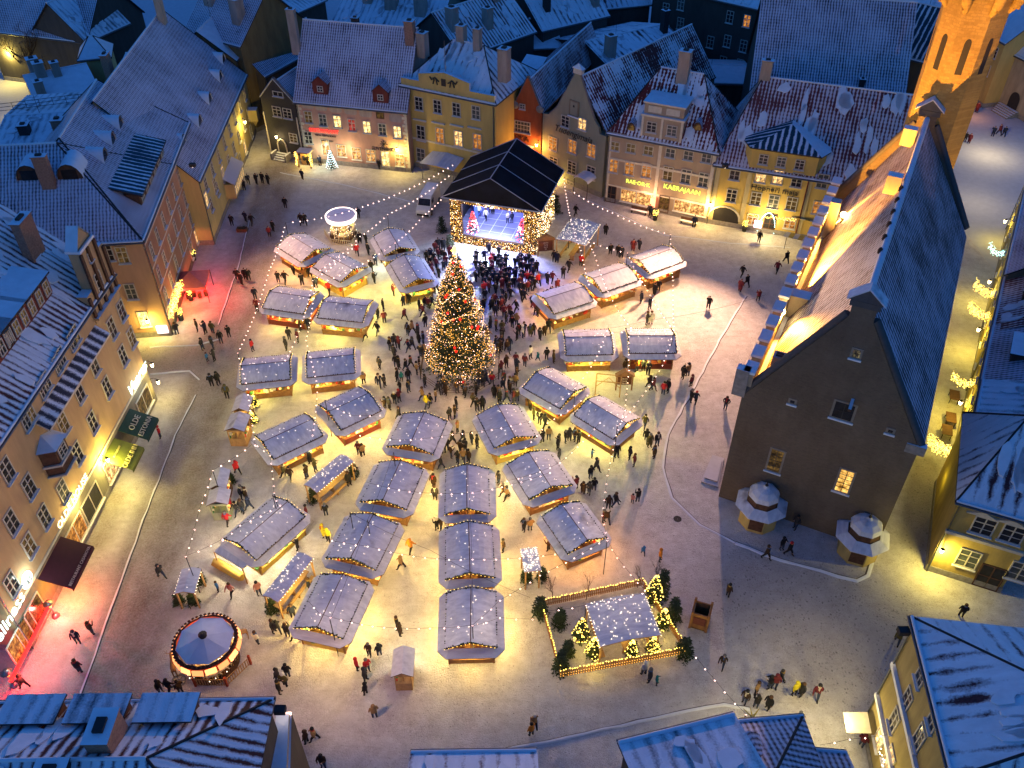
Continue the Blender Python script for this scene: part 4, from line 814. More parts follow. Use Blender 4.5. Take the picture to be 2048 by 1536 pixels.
# houses between: ridges running away from the square
def deep(name, label, a, b, ze, t, run, roof, wall=P_GREY, chim=(), **kw): return back(name, label, a, b, ze, t, run, roof, wall, chim=chim, **kw)
deep('back_striped_roof', 'back roof with dark melting stripes behind the ochre house', (925, 112), (1068, 62), 12.5, .75, 6.5, RT_STRIPE2, chim=((.1, .6, 1.5, 3.0), (.5, .4, 1.3, 2.8), (.8, .9, 1.3, 2.6)))
deep('back_valley_roof', 'low blue snow roof in the valley between the red and green gables', (1000, 100), (1120, 95), 9.5, .3, 9, M_SNOW, chim=((.5, .4, .8, 2.5, 2), (.2, .2, .7, 2.0, 2), (.9, .7, .9, 2.5, 2)))
deep('back_tall_chimney_house', 'back house with pale chimney stacks behind the green gable', (1085, 60), (1215, 30), 12, .7, 7, RT_STRIPE, chim=((.2, .4, 1.0, 3.0, 2), (.55, .6, 1.0, 3.4, 2), (.9, .3, 1.3, 4.0)))
deep('back_low_blue_roof', 'flat blue snowy roof left of the pale tall chimney', (1235, 150), (1395, 112), 10, .25, 9, RT_STRIPE, chim=((.9, .8, 1.0, 3.5, 2), (.1, .5, 1.4, 3.2)))
deep('back_snow_shed', 'low snowy shed roof between the grey apartments and the beige house', (1385, 165), (1500, 168), 6, .2, 5, M_SNOW)
deep('back_far_roof', 'farthest blue snowy roof at the top middle of the town', (960, 22), (1130, 12), 12, .7, 8, RM_SEAM, chim=((.3, .5, 1, 2), (.7, .5, 1, 2, 1)))
deep('back_far_roof', 'farthest striped roof left of the grey apartments', (1130, 25), (1300, 8), 11, .6, 9, RT_STRIPE, chim=((.3, .5, 1, 2.5, 2), (.6, .4, 1, 2.5, 2), (.85, .6, 1.2, 2, 1)))
deep('back_side_roof', 'small lilac roof between the black house and the pink house', (528, 150), (620, 100), 9, .9, 4, RT_FINE, chim=((.4, .6, 1.4, 3),))
deep('back_yard_roof', 'low blue snowy shed in the yard left of the pink roof', (540, 95), (640, 60), 5, .3, 4, M_SNOW)
deep('back_top_left_shed', 'dark seamed shed roof at the very top beside the empty yard', (560, 40), (650, 0), 6, .4, 5, RM_SEAM)
# ---------------------------------------------------------------- left street
LGR = 'houses along the left side of the square'
def House2(*a, **k): return House(*a, group=LGR, **k)
# long yellow house with many hooded dormers
e0, e1 = g(394, 358, 9.6), g(489, 148, 9.6)
W1 = House2('yellow_corner_house', 'long yellow house with a vast lilac roof and five snow hooded dormers', 'house', e0, e1, 9.6, 1.1, 9.5, P_CRM, RT_FINE, hip=(0, 2)); L = W1.L
for px, py in ((372, 290), (405, 250), (425, 205), (446, 160), (452, 125)): W1.dormer(px=(px - 4, py), w=2.2, h=1.5, kind='brow', roof=M_SNOW)
W1.chimney(x=L * .86, y=8.8, w=1.6, h=3.8, mat=plaster('pale_chimney2', (.5, .38, .28))); W1.chimney(x=L * .35, y=11.5, w=1.5, h=3.2, mat=M_BRICK)
W1.grid([L * f for f in (.08, .2, .32, .44, .56, .68, .8, .92)], (4.4, 7.4), 1.2, 1.8, 'ddmddmdd'); W1.row((412, 398), (445, 345), 3, 1.3, 2.0, 'lml'); W1.grid([L * .62, L * .74, L * .9], (1.7,), 1.3, 2.0, 'mld')
t = obj('bay_window', None, W1.root); xa = L * .40; m = MB(); m.box(xa - 3.2, xa + 3.2, -1.3, 0, 1.0, 3.2); m.slab([(xa - 3.4, -1.5, 3.3), (xa + 3.4, -1.5, 3.3), (xa + 3.4, .1, 4.3), (xa - 3.4, .1, 4.3)], .12, 1); m.build('bay_wall', [P_CRM, RT_FINE], t)
for k in range(6): window(W1.root, xa - 2.7 + k * 1.07, 2.1, .95, 1.5, 'l', y=-1.31, sill=False)
t = thing('oriel_sign', 'small yellow lit oriel box far up the left lane', 'oriel', W1.fr.wor(L * .93, -.7, 3.2), W1.fr.rz); m = MB(); m.box(-.7, .7, -.7, .7, 0, 1.8, 0, top=1); m.lathe((0, 0, -1.0), [(.05, 0), (.7, 1.0)], 6); m.build('box', [P_CRM, M_SNOW], t)
# peach middle house with blue metal dormer
e0, e1 = g(281, 477, 13.0), g(373, 246, 13.0)
W2 = House2('peach_corner_house', 'peach corner house with hipped lilac roof and long blue metal dormer', 'house', e0, e1, 13.0, .85, 8.5, P_PEA2, RT_FINE, hip=(9.5, 3)); L = W2.L
W2.grid([L * f for f in (.07, .18, .30, .42, .54, .66, .78, .90)], (4.3, 7.2, 10.2), 1.0, 1.9, 'dddddddm'); W2.grid([L * .55, L * .68, L * .8, L * .92], (1.6,), 1.6, 2.0, 'mlml')
for zz in (3.0, 5.8, 8.7, 11.8): band(W2.root, L, zz, .15, -.05)
for px, py in ((243, 255), (228, 287), (212, 320)): W2.dormer(px=(px, py), w=2.0, h=1.5, kind='brow', roof=M_SNOW)
a = W2.fr.loc(g(290, 369, 16.3)); b = W2.fr.loc(g(328, 265, 16.3)); t = obj('metal_dormer', None, W2.root); xa, xb = min(a.x, b.x), max(a.x, b.x); y0 = max(.8, (a.y + b.y) / 2 + .5); z0 = W2.zroof(y0)
m = MB(); m.box(xa, xb, y0, y0 + 4.0, z0 - 2, z0 + 1.5); m.build('dormer_wall', [M_DWOOD], t); r = MB(); r.uvon = True; r.slab([(xa - .4, y0 - .5, z0 + 1.5), (xb + .4, y0 - .5, z0 + 1.5), (xb + .2, y0 + 4.6, z0 + 3.1), (xa - .2, y0 + 4.6, z0 + 3.1)], .2, 0, 1); r.build('dormer_roof', [RM_BLUE, M_DARK], t)
for k in range(6): window(W2.root, xa + (k + .5) * (xb - xa) / 6, z0 + .6, 1.1, 1.0, 'd', y=y0 - .01, rows=2, sill=False)
# wing facing the camera
Wd = (g(345, 678) - g(0, 1)).normalized(); A = W2.fr.wor(-.03, 26, 13); B = W2.fr.wor(-.03, .0, 13)
W3 = House2('peach_wing_house', 'grey peach wing with rows of round headed roof hatches facing the side street', 'house', A, B, 12.95, .85, 8.5, P_PEA2, RT_FINE, hip=(0, 8.5)); L = W3.L
W3.wins([(245, 510, 'm'), (262, 583, 'd'), (288, 638, 'y'), (215, 505)], 1.2, 2.1); W3.grid([L - 4.5 - 3.0 * k for k in range(1, 6)], (4.3, 7.3, 10.3), 1.1, 1.9, 'd')
for px, py in ((62, 362), (143, 360)): W3.dormer(px=(px, py), w=2.8, h=1.9, kind='brow', roof=M_SNOW)
W3.chimney(px=(100, 372), w=1.4, h=3.4, mat=M_BRICK)
wp = W3.hit(325, 657); m = MB(); m.box(wp.x - .6, wp.x + .6, -.25, -.08, wp.z - .5, wp.z + .5); m.build('lit_display_case', [emis('pinkish_case', (1, .8, .8), 3)], W3.root)
# roof terraces behind
deepL = lambda *a, **k: back(*a, **k)
deepL('terrace_roof_house', 'flat snowy roof terrace with dark furniture behind the peach wing', (-20, 312), (165, 300), 13.5, .12, 9, RM_SEAM, chim=((.75, .3, 1.3, 2.6, 1), (.3, .5, 1.2, 1.2, 2)))
t = thing('roof_railing', 'thin dark railing round the blue roof terrace', 'railing', (0, 0, 0)); m = MB(); P = [g(*p, 14.6) for p in ((0, 222), (160, 202), (200, 200), (165, 250))]
for a, b in zip(P[:-1], P[1:]):
    for dz in (0, .45, .9): m.tube([a + Vector((0, 0, dz)), b + Vector((0, 0, dz))], .035, 4)
    n = 6
    for i in range(n + 1): q = a.lerp(b, i / n); m.tube([q, q + Vector((0, 0, .95))], .035, 4)
m.build('rails', [M_DARK], t)
# upper left quarter
deepL('far_left_big_house', 'big house with lilac roof and dark dormers at the top left corner', (-30, 58), (172, 82), 9, 1.0, 8, RT_FINE, P_GREY, chim=())
HL1 = bpy.data.objects['far_left_big_house']
deepL('far_left_hip_house', 'house with seamed hip roof and one dark dormer behind the bare tree', (172, 82), (255, 45), 9.3, .9, 6, RM_SEAM, P_GREY)
deepL('snowy_pavilion_house', 'small cream pavilion with pink lit snowy hip roof in the upper left', (158, 118), (218, 112), 8.5, .8, 3, M_SNOW, P_CRM, hip=(2, 2))
deepL('upper_left_low_house', 'low house with plain pinkish snow roof and short chimneys near the pavilion', (75, 205), (195, 180), 7.5, .35, 6, M_SNOW, P_GREY, chim=((.12, .2, 1.3, 2.2), (.25, .9, 1.5, 2), (.5, .8, 1.2, 2), (.2, 1.3, 1.6, 2.4)))
deepL('upper_left_step_house', 'stepped snow covered annex with orange wall beside the lilac roof', (235, 150), (300, 152), 9, .3, 5, M_SNOW, P_PEA, chim=((.9, .2, 1.3, 3),))
deepL('far_left_back_house', 'dark house with snowy gutter behind the lilac roof at the top', (372, 60), (480, 90), 14, .9, 7, RT_FINE, plaster('dark_ochre', (.22, .16, .07)), chim=((.2, .6, 1.8, 3), (.8, .4, 1.6, 3)))
deepL('lane_back_house', 'tall ochre house closing the narrow lane at the top', (470, 118), (533, 48), 12, .8, 5, M_SNOW, plaster('dark_ochre', (.22, .16, .07)))
# big peach house with stepped gable
A, B = g(62, 1300), g(314, 800); ZE = 16.0
W4 = House2('stepped_gable_house', 'peach house with stepped gable, snow ledge and striped red roof', 'house', W4a if 0 else at(A, ZE), at(B, ZE), ZE, .9, 8.5, P_PEA, RT_STRIPE2, over=.25)
L = W4.L
W4.wins([(187, 729), (157, 783), (125, 846), (223, 656), (245, 711), (213, 774), (262, 675), (212, 786) if 0 else (184, 844), (154, 906), (125, 981), (88, 1033), (22, 1168), (57, 1090), (13, 940), (57, 973), (22, 1044), (156, 776) if 0 else (242, 621)], 1.35, 2.1, rows=3)
W4.wins([(200, 596), (219, 560)], 1.25, 1.9); 
W4.wins([(150, 668), (142, 682), (121, 713), (113, 728), (91, 762), (83, 777), (60, 825), (50, 842)], 1.0, 1.7, rows=3)
# ledge (pent roof) half way up
p0, p1 = W4.hit(72, 858), W4.hit(192, 655); m = MB(); z = (p0.z + p1.z) / 2; m.uvon = True; m.slab([(p0.x, -1.1, z - .35), (p1.x, -1.1, z - .35), (p1.x, 0, z + .55), (p0.x, 0, z + .55)], .2, 0, 1); m.build('pent_ledge', [roofmat('ledge_seams', cover=.2, period=1.0, stripe=.5, patch=.15, tile=(.05, .05, .07)), M_TRIM], W4.root)
# stepped gable at the far end standing on the front
pa, pb = W4.hit(195, 655).x, L; zb = ZE - 1.2; wd = pb - pa; m = MB()
for fx0, fx1, dz in ((.0, .24, 2.2), (.24, .76, 6.2), (.76, 1, 4.6)):
    m.box(pa + wd * fx0, pa + wd * fx1, -.1, .9, zb - 1.2, zb + dz, 0, top=2)
for f in (.02, .24, .5, .76, .97): m.box(pa + wd * f - .18, pa + wd * f + .18, -.3, -.1, zb, zb + (2.0 if f < .2 else 5.8 if f < .9 else 4.4), 1)
m.slab([(pa + wd * .22, -.3, zb + 6.2), (pa + wd * .78, -.3, zb + 6.2), (pa + wd * .78, 1.1, zb + 6.2), (pa + wd * .22, 1.1, zb + 6.2)], .25, 2); m.add([(pa + wd * .24, 0, zb + 6.2), (pa + wd * .76, 0, zb + 6.2), (pa + wd * .5, 0, zb + 7.8), (pa + wd * .24, .8, zb + 6.2), (pa + wd * .76, .8, zb + 6.2), (pa + wd * .5, .8, zb + 7.8)], [(0, 1, 2), (5, 4, 3)]); m.add([(pa + wd * .22, -.1, zb + 6.2), (pa + wd * .5, -.1, zb + 7.95), (pa + wd * .5, 1, zb + 7.95), (pa + wd * .22, 1, zb + 6.2), (pa + wd * .78, -.1, zb + 6.2), (pa + wd * .78, 1, zb + 6.2)], [(0, 1, 2, 3), (1, 4, 5, 2)], 2)
m.box(pa - .1, pb + .1, -.5, 0, zb - .3, zb - .05, 0, top=2); m.build('stepped_gable', [P_PEA, M_DWOOD, M_SNOW], W4.root)
window(W4.root, pa + wd * .5, zb + 2.0, 1.2, 2.2, 'd', y=-.1); window(W4.root, pa + wd * .5, zb + 4.8, .7, .9, 'd', y=-.1, rows=2)
band(W4.root, L, 4.2, .25)
for fx in (.86, .72): W4.dormer(x=L * fx - 4, y=2.2, w=4.2, h=2.2, kind='shed', wall=plaster('dormer_red', (.20, .05, .035)), roof=M_SNOW, n=3, win=(.9, 1.4), glass='m')
W4.dormer(x=L * .5, y=2.2, w=4.2, h=2.2, kind='shed', wall=plaster('dormer_red', (.20, .05, .035)), roof=M_SNOW, n=3, win=(.9, 1.4)); W4.chimney(x=L - 3.0, y=4.5, w=2.2, h=3.5, mat=M_BRICK)
W4.dormer(x=L * .30, y=2.2, w=4.2, h=2.2, kind='shed', wall=plaster('dormer_red', (.20, .05, .035)), roof=M_SNOW, n=3, win=(.9, 1.4))
# oriel
t = obj('oriel', None, W4.root); p = W4.hit(98, 905); m = MB(); pts = [(p.x - 1.3, 0), (p.x - .9, -1.2), (p.x + .9, -1.2), (p.x + 1.3, 0)]; m.prism(pts, p.z - 1.5, p.z + 1.2, 0); m.prism([(p.x - 1.5, 0), (p.x - 1.05, -1.4), (p.x + 1.05, -1.4), (p.x + 1.5, 0)], p.z - .55, p.z - .35, 1); m.prism([(p.x - 1.5, 0), (p.x - 1.05, -1.4), (p.x + 1.05, -1.4), (p.x + 1.5, 0)], p.z - 1.65, p.z - 1.5, 1)
m.add([(p.x - 1.5, 0, p.z + 1.2), (p.x - 1.05, -1.45, p.z + 1.2), (p.x + 1.05, -1.45, p.z + 1.2), (p.x + 1.5, 0, p.z + 1.2), (p.x, 0, p.z + 2.0)], [(0, 1, 4), (1, 2, 4), (2, 3, 4)], 2); m.build('oriel_body', [M_DWOOD, M_WHITE, M_SNOW], t)
window(W4.root, p.x, p.z + .3, 1.2, 1.2, 'd', y=-1.21, sill=False)
# lower shop storey: darker stone band with shop windows, lights, signs
GF2 = W4
m = MB(); m.box(0, L, -.05, 0, .7, 4.1); m.build('shop_storey', [plaster('shop_stone', (.20, .18, .15))], W4.root)
for px, py, w, gl in ((282, 790, 3.2, 'm'), (168, 975, 3.4, 'd'), (140, 1045, 3.2, 'o'), (60, 1230, 3.4, 'm'), (40, 1285, 3.0, 'o'), (208, 910, 2.2, 'l')): p = W4.hit(px, py); window(W4.root, p.x, 2.0, w, 2.4, gl, y=-.06, cols=2, rows=1)
p = W4.hit(265, 735); text(W4.root, 'Venrus', 1.7, p.x, 4.9, emis('neon_white', (.75, 1, .9), 2.5), tilt=0, shear=.3)
p = W4.hit(147, 1007); text(W4.root, 'OLDE HOUSE', 1.0, p.x, 4.6, emis('neon_warm', (1, .95, .6), 2.2)); p = W4.hit(18, 1265); text(W4.root, 'Wellness', 1.6, p.x, 4.6, emis('neon_white', (.75, 1, .9), 2.5))
p = W4.hit(46, 1150); m = MB(); m.lathe((0, 0, 0), [(.02, 0), (.7, 0), (.75, -.1), (.02, -.1)], 14); o = m.build('round_sign', [emis('round_white', (.85, 1, .9), 2.5)], W4.root, (p.x, -.15, 5.0)); o.rotation_euler = (R(90), 0, 0); text(W4.root, 'ES', .7, p.x, 5.0, M_DARK, y=-.3)
p = W4.hit(52, 1280); m = MB(); m.box(p.x - 3.5, p.x + 3.5, -.4, -.2, .9, 1.1); m.build('red_light_strip', [emis('red_strip', (1, .01, .01), 6)], W4.root)
def light_at(h, x, y, z, pw, col, sz=.2): return lamp('POINT', (x, y, z), pw, col, h.root, sz, name='shop_light')
light_at(W4, W4.hit(205, 925).x, -.9, 3.9, 700, (1, .85, .15)); light_at(W4, W4.hit(147, 1010).x, -1.0, 4.2, 600, (1, .75, .2)); light_at(W4, W4.hit(262, 740).x, -1.2, 4.6, 130, (.8, 1, .9)); light_at(W4, W4.hit(46, 1150).x, -.7, 5.4, 160, (.85, 1, .9)); light_at(W4, W4.hit(20, 1260).x, -1.4, 4.2, 260, (.75, 1, .85))
light_at(W4, W4.hit(95, 1185).x, -1.6, 2.4, 500, (1, .45, .05)); light_at(W4, W4.hit(10, 1350).x, -1.5, 1.8, 250, (1, .05, .03))
# awnings
def awning(x0, x1, ztop, zbot, proj, mat, label, words=(), wmat=None, cat='awning', inner=None):
    t = thing('shop_awning', label, cat, W4.fr.wor((x0 + x1) / 2, -.1), W4.fr.rz, 'sloping awnings of the left street'); w = (x1 - x0) / 2
    m = MB(); m.slab([(-w, -proj, zbot), (w, -proj, zbot), (w, 0, ztop), (-w, 0, ztop)], .05); m.slab([(-w, -proj - .02, zbot - .02), (w, -proj - .02, zbot - .02), (w, -proj, zbot), (-w, -proj, zbot)], .35)
    m.build('canvas', [mat], t); sl = math.atan2(ztop - zbot, proj)
    for body, size, f in words:
        text(t, body, size, 0, zbot + (ztop - zbot) * f + .06, wmat, y=-proj * (1 - f), rot=(sl, 0, 0))
    return t
x0, x1 = W4.hit(235, 880).x, W4.hit(262, 800).x
aw = []
q = W4.hit(245, 838).x; awning(q - 1.5, q + 1.6, 3.7, 2.5, 2.5, plain('dark_green_canvas', (.012, .045, .04)), 'dark green sloping awning lettered OLDE ESTONIA', (('OLDE', .8, .62), ('ESTONIA', .68, .25)), plain('pale_letters', (.4, .42, .38)))
q = W4.hit(212, 893).x; awning(q - 1.5, q + 1.5, 3.7, 2.5, 2.5, plain('olive_canvas', (.12, .14, .03)), 'olive green sloping awning lettered OLDE INN', (('OLDE INN', .66, .25), ('RESTAURANT', .25, .7)), plain('gold_letters', (.6, .55, .2)))
q = W4.hit(98, 1117).x; awning(q - 2.2, q + 2.2, 3.8, 2.6, 2.4, plain('maroon_canvas', (.05, .008, .018)), 'wide maroon awning with a scalloped lettered edge', (('RESTAURANT CASANOVA', .34, .08),), plain('pink_letters', (.45, .3, .3)))
LH = (('bright round lantern above the olive awning', 196, 917, 500, (1, .8, .2)), ('bracket lantern at the far corner of the stepped gable house', 294, 715, 150, (1, .75, .2)), ('yellow lantern low on the corner of the stepped gable house', 303, 755, 120, (1, .75, .15)))
for lab, px, py, pw, c in LH: p = W4.hit(px, py); wall_lantern(W4.fr.wor(min(p.x, L - .1), -.15, max(2.6, p.z)), lab, (W4.fr.uy * -1)[:2], pw, c)
for (h_, px, py, lab, pw) in ((W1, 478, 243, 'lantern glowing high on the yellow house up the lane', 380), (W2, 402, 405, 'lantern on the wall where the peach and yellow houses meet', 520), (W3, 297, 632, 'yellow lantern on the side street wall of the peach wing', 420)):
    p = h_.hit(px, py); wall_lantern(h_.fr.wor(p.x, -.15, p.z), lab, (h_.fr.uy * -1)[:2], pw, (1, .72, .12))
wall_lantern(H1.fr.wor(H1.hit(797, 293).x, -.12, H1.hit(797, 293).z), 'lantern by the souvenir shop of the pink house', (H1.fr.uy * -1)[:2], 420, (1, .72, .15))
F0 = Frame(g(543, 309), g(609, 322)); wall_lantern(F0.wor(F0.hit(558, 268).x, -.12, F0.hit(558, 268).z), 'small lamp over the arched door of the black house', (F0.uy * -1)[:2], 90, (1, .7, .25))
light_at(H1, H1.hit(700, 310).x, -1.6, 2.9, 420, (1, .72, .35)); light_at(H1, H1.hit(645, 300).x, -1.6, 2.4, 300, (.8, .9, .6)); light_at(H1, H1.hit(620, 300).x, -1.5, 2.2, 160, (1, .7, .1)); light_at(H6, H6.hit(1535, 440).x, -1.8, 2.8, 800, (1, .75, .3)); light_at(H5, H5.hit(1300, 400).x, -1.6, 2.6, 480, (1, .55, .3)); light_at(H5, H5.hit(1380, 415).x, -1.6, 2.6, 380, (1, .6, .25))
# ---------------------------------------------------------------- roofs at the lower edge (their fronts face the square, away from us)
BG = 'roofs along the lower edge of the view'
# lower left hip roof
def roofed(name, label, eL, eR, ze, t, run, roof, wall, **kw):
    """front faces away from the camera: eL/eR pixels of the far eave seen left and right"""
    return House(name, label, 'house', g(eR[0], eR[1], ze), g(eL[0], eL[1], ze), ze, t, run, wall, roof, group=BG, **kw)
Z1 = roofed('lower_left_tiled_house', 'house with striped tiles and three blue metal dormers at the lower left', (-60, 1414), (536, 1406), 13.0, .55, 4.6, RT_STRIPE2, P_GREY, hip=(5.2, 0))
L = Z1.L
for px, py in ((74, 1412), (206, 1410), (343, 1406)):
    x = Z1.fr.loc(g(px, py, 14)).x; Z1.dormer(x=x, y=.3, w=2.9, h=1.3, kind='shed', roof=RM_SEAM, wall=plaster('dormer_brown', (.14, .06, .04)), n=2, win=(.8, .9), depth=.9)
x = Z1.fr.loc(g(228, 1450, 15)).x; Z1.chimney(x=x, y=3.2, w=1.3, d=2.0, h=1.7, mat=M_BRICK); x = Z1.fr.loc(g(138, 1490, 15)).x; Z1.chimney(x=x, y=5.4, w=1.6, d=1.2, h=.9, mat=M_DARK)
q = thing('lower_left_annex', 'pale grey lean-to with snowy flat roof beside the striped tile roof', 'house', (0, 0, 0), 0, BG); m = MB(); P = [g(*p, 9.0) for p in ((545, 1560), (555, 1425), (583, 1424), (580, 1560))]; m.prism([(p.x, p.y) for p in P], 0, 9.0, 0, 1); m.build('wall', [P_GREY, M_SNOW], q)
m = MB(); m.prism([((p.x * .9 + P[0].x * .1), p.y - .3) for p in P], 9.0, 9.5, 0, 1); m.build('parapet', [M_STONE, M_SNOW], q)
Z2 = roofed('lower_middle_blue_house', 'small blue snow roof just showing at the bottom middle', (832, 1513), (1063, 1510), 13, .5, 4, RT_STRIPE, P_GREY)
Z3 = roofed('lower_blue_gable_house', 'bright blue snowy metal roof at the bottom right of the pen', (1250, 1492), (1462, 1440), 13.5, .25, 5.5, RM_SEAM, P_GREY)
Z4 = roofed('lower_right_tiled_house', 'lilac tiled hip roof with one snow hood at the bottom', (1462, 1452), (1600, 1440), 11.0, .5, 6, RT_FINE, P_GREY, hip=(5, 0)); Z4.dormer(x=4.2, y=1.3, w=2.4, h=.9, kind='brow', depth=2)
Z5 = roofed('lower_right_roof_house', 'low lilac roof right of the lilac hip roof at the bottom', (1540, 1500), (1685, 1512), 10.0, .5, 5, RT_FINE, P_GREY)
# lower right yellow house
ZE = 13.5; a = g(1834, 1241, ZE); b = g(1912, 1545, ZE)
Z6 = House('lower_right_ochre_house', 'ochre house with bright blue hip roof at the lower right corner', 'house', a, b, ZE, .5, 8, plaster('ochre_wall2', (.42, .33, .13)), RT_STRIPE, hip=(8, 2), group=BG)
Z6.wins([(1845, 1348), (1815, 1400), (1870, 1437), (1790, 1440, 'd'), (1840, 1475)], 1.1, 2.0); Z6.wins([(1762, 1475, 'y'), (1780, 1520, 'l')], 1.3, 2.2)
for zz in (4.4, 8.4): band(Z6.root, Z6.L, zz, .35, -.25, M_SNOW)
q = Z6.fr.wor(1.5, -1.4, 2.6); t = thing('canvas_porch', 'small glowing canvas porch on the ochre house corner', 'awning', q, Z6.fr.rz); m = MB(); m.slab([(-.8, -.7, 0), (.8, -.7, 0), (.8, .9, .4), (-.8, .9, .4)], .06); m.build('canvas', [plain('pale_canvas', (.7, .62, .45))], t)
lamp('POINT', tuple(Z6.fr.wor(1.5, -2.6, 3.4)), 420, (1, .80, .32), None, .2, name='porch_light'); lamp('POINT', tuple(Z6.fr.wor(7, -2.0, 3.6)), 260, (1, .80, .2), None, .2, name='porch_light')
m = MB()
for k in range(90): m.octa((3 + k * .15, -.45 - .1 * math.sin(k), 4.0 + .12 * math.cos(k * 2.3)), .05)
o = tag(m.build('light_garland', [E_BULB, M_CABLE], None, Z6.fr.wor(1, 0, 0), Z6.fr.rz), 'light garland hung along the ochre house front', 'string lights')
# ---------------------------------------------------------------- right lane
RG = 'houses along the lane right of the stone hall'
ZE = 9.2; a = g(1922, 998, ZE); b = g(2085, 1045, ZE)
Y1 = House('lane_corner_house', 'ochre corner house with white windows and panelled door at the right edge', 'house', a, b, ZE, .8, 6.2, plaster('ochre_wall3', (.52, .38, .12)), RT_STRIPE, hip=(3.2, 0), group=RG, back=11)
Y1.wins([(1967, 1052), (2025, 1068)], 1.7, 2.0); Y1.wins([(1936, 1117, 'g'), (2040, 1143, 'g')], 1.7, 2.2); p = Y1.hit(1985, 1145); window(Y1.root, p.x, 1.5, 2.0, 2.9, 'd', kind='D', cols=2, rows=2, sill=False)
m = MB()
for px in (1960, 1972, 2022): pass
for px, py in ((1967, 1027), (2025, 1043)): p = Y1.hit(px, py); m.add([(p.x - 1.2, -.25, p.z - .2), (p.x + 1.2, -.25, p.z - .2), (p.x, -.25, p.z + .35), (p.x - 1.2, 0, p.z - .2), (p.x + 1.2, 0, p.z - .2), (p.x, 0, p.z + .35)], [(0, 1, 2), (0, 2, 5, 3), (1, 4, 5, 2)], 0)
m.build('window_pediment', [M_TRIM], Y1.root); band(Y1.root, Y1.L, Y1.hit(1967, 1082).z, .3, -.25)
p = Y1.hit(2030, 1000); Y1.dormer(x=7.0, y=1.2, w=3.0, h=2.0, kind='shed', roof=M_SNOW, wall=plaster('ochre_wall3', (.52, .38, .12)), n=1, win=(1.2, 1.4))
wall_lantern(Y1.fr.wor(.35, -.12, 3.6), 'red and yellow glowing lantern on the corner of the lane house', (Y1.fr.uy * -1)[:2], 560, (1, .80, .14), arm=.5)
def lane(name, label, far, near, ze, t, run, roof, wall, **kw):
    return House(name, label, 'house', g(*far, ze), g(*near, ze), ze, t, run, wall, roof, group=RG, **kw)
W_L = plaster('lane_ochre', (.40, .30, .12))
Y2 = lane('lane_blue_roof_house', 'lane house with bright blue snow roof and a brick chimney', (1971, 765), (1948, 884), 9.5, .35, 7, RM_SEAM, W_L); Y2.chimney(x=Y2.L * .35, y=3.8, w=1.1, h=1.5, mat=M_BRICK)
Y3 = lane('lane_middle_house', 'lane house with grey lilac roof in the middle of the lane', (1992, 655), (1968, 770), 8.5, .6, 6, RT_FINE, W_L); Y4 = lane('lane_dark_house', 'dark walled lane house with low dormers', (2018, 540), (1992, 660), 8.5, .7, 6, RT_PINK, W_L)
Y5 = lane('lane_far_house', 'far lane house whose windows face the hall', (2068, 330), (2018, 545), 9.5, .9, 6, RT_FINE, plaster('lane_grey', (.24, .20, .13)))
for h_, n in ((Y2, 3), (Y3, 3), (Y4, 3), (Y5, 6)):
    h_.grid([h_.L * (k + .5) / n for k in range(n)], (3.0, 6.0), 1.2, 1.6, 'dmdg'); 
Y4.dormer(x=Y4.L * .5, y=1.5, w=3, h=1.4, kind='shed', roof=RM_SEAM); Y5.dormer(x=Y5.L * .8, y=1.5, w=3, h=1.4, kind='shed', roof=RT_FINE); Y3.dormer(x=Y3.L * .5, y=1.5, w=3.4, h=1.2, kind='shed', roof=M_SNOW)
for lab, px, py, pw in (('red lamp glowing at the near end of the lane', 1926, 805, 420), ('red lamp glowing in the middle of the lane', 1966, 660, 380), ('lamp glowing beside the lane terrace', 1972, 560, 300), ('red lamp at the far end of the lane', 1998, 438, 300)):
    P = g(px, py, 3.4); h_ = min((Y2, Y3, Y4, Y5), key=lambda q: abs((q.fr.wor(q.L / 2, 0) - P).length)); q = h_.fr.loc(P); P = h_.fr.wor(q.x, -.12, 3.4); wall_lantern(P, lab, (h_.fr.uy * -1)[:2], pw * .7, (1, .74, .08))
# far right square
X1 = back('far_square_yellow_house', 'yellow house on the small square beyond the tower', (1940, 45), (2012, 85), 11, .8, 6, M_SNOW, P_YEL)
X2 = back('far_square_white_house', 'pale gabled house with an arched doorway and steps on the far small square', (2010, 95), (2120, 150), 9, 1.2, 6, M_SNOW, plaster('pale_wall', (.42, .36, .26)))
p = X2.hit(2027, 205); m = MB(); N = 8; m.add([(p.x - 1.1, -.05, .8), (p.x + 1.1, -.05, .8)] + [(p.x + 1.1 * math.cos(math.pi * i / N), -.05, 2.4 + 1.2 * math.sin(math.pi * i / N)) for i in range(N + 1)], [tuple(range(N + 3))]); m.build('arched_door', [M_DARK], X2.root)
m = MB()
for i in range(5): m.box(p.x - 1.8 - .2 * i, p.x + 1.8, -.4 * (5 - i) - .2, -.05 if i == 4 else -.4 * (4 - i) - .2, .0, .18 * (i + 1), 0, top=1)
m.build('front_steps', [M_STONE, M_SNOW], X2.root); X2.wins([(2005, 150), (1990, 190, 'y')], 1.4, 1.8)
X1.wins([(1960, 100), (1975, 140), (1990, 105)], 1.2, 1.8)
lamp('POINT', tuple(g(2000, 250, 5)), 1500, (1, .78, .42), None, .3, name='square_light'); lamp('POINT', tuple(g(1985, 330, 6)), 900, (1, .78, .42), None, .3, name='square_light'); lamp('POINT', tuple(g(1955, 200, 3)), 260, (1, .4, .1), None, .3, name='square_light')
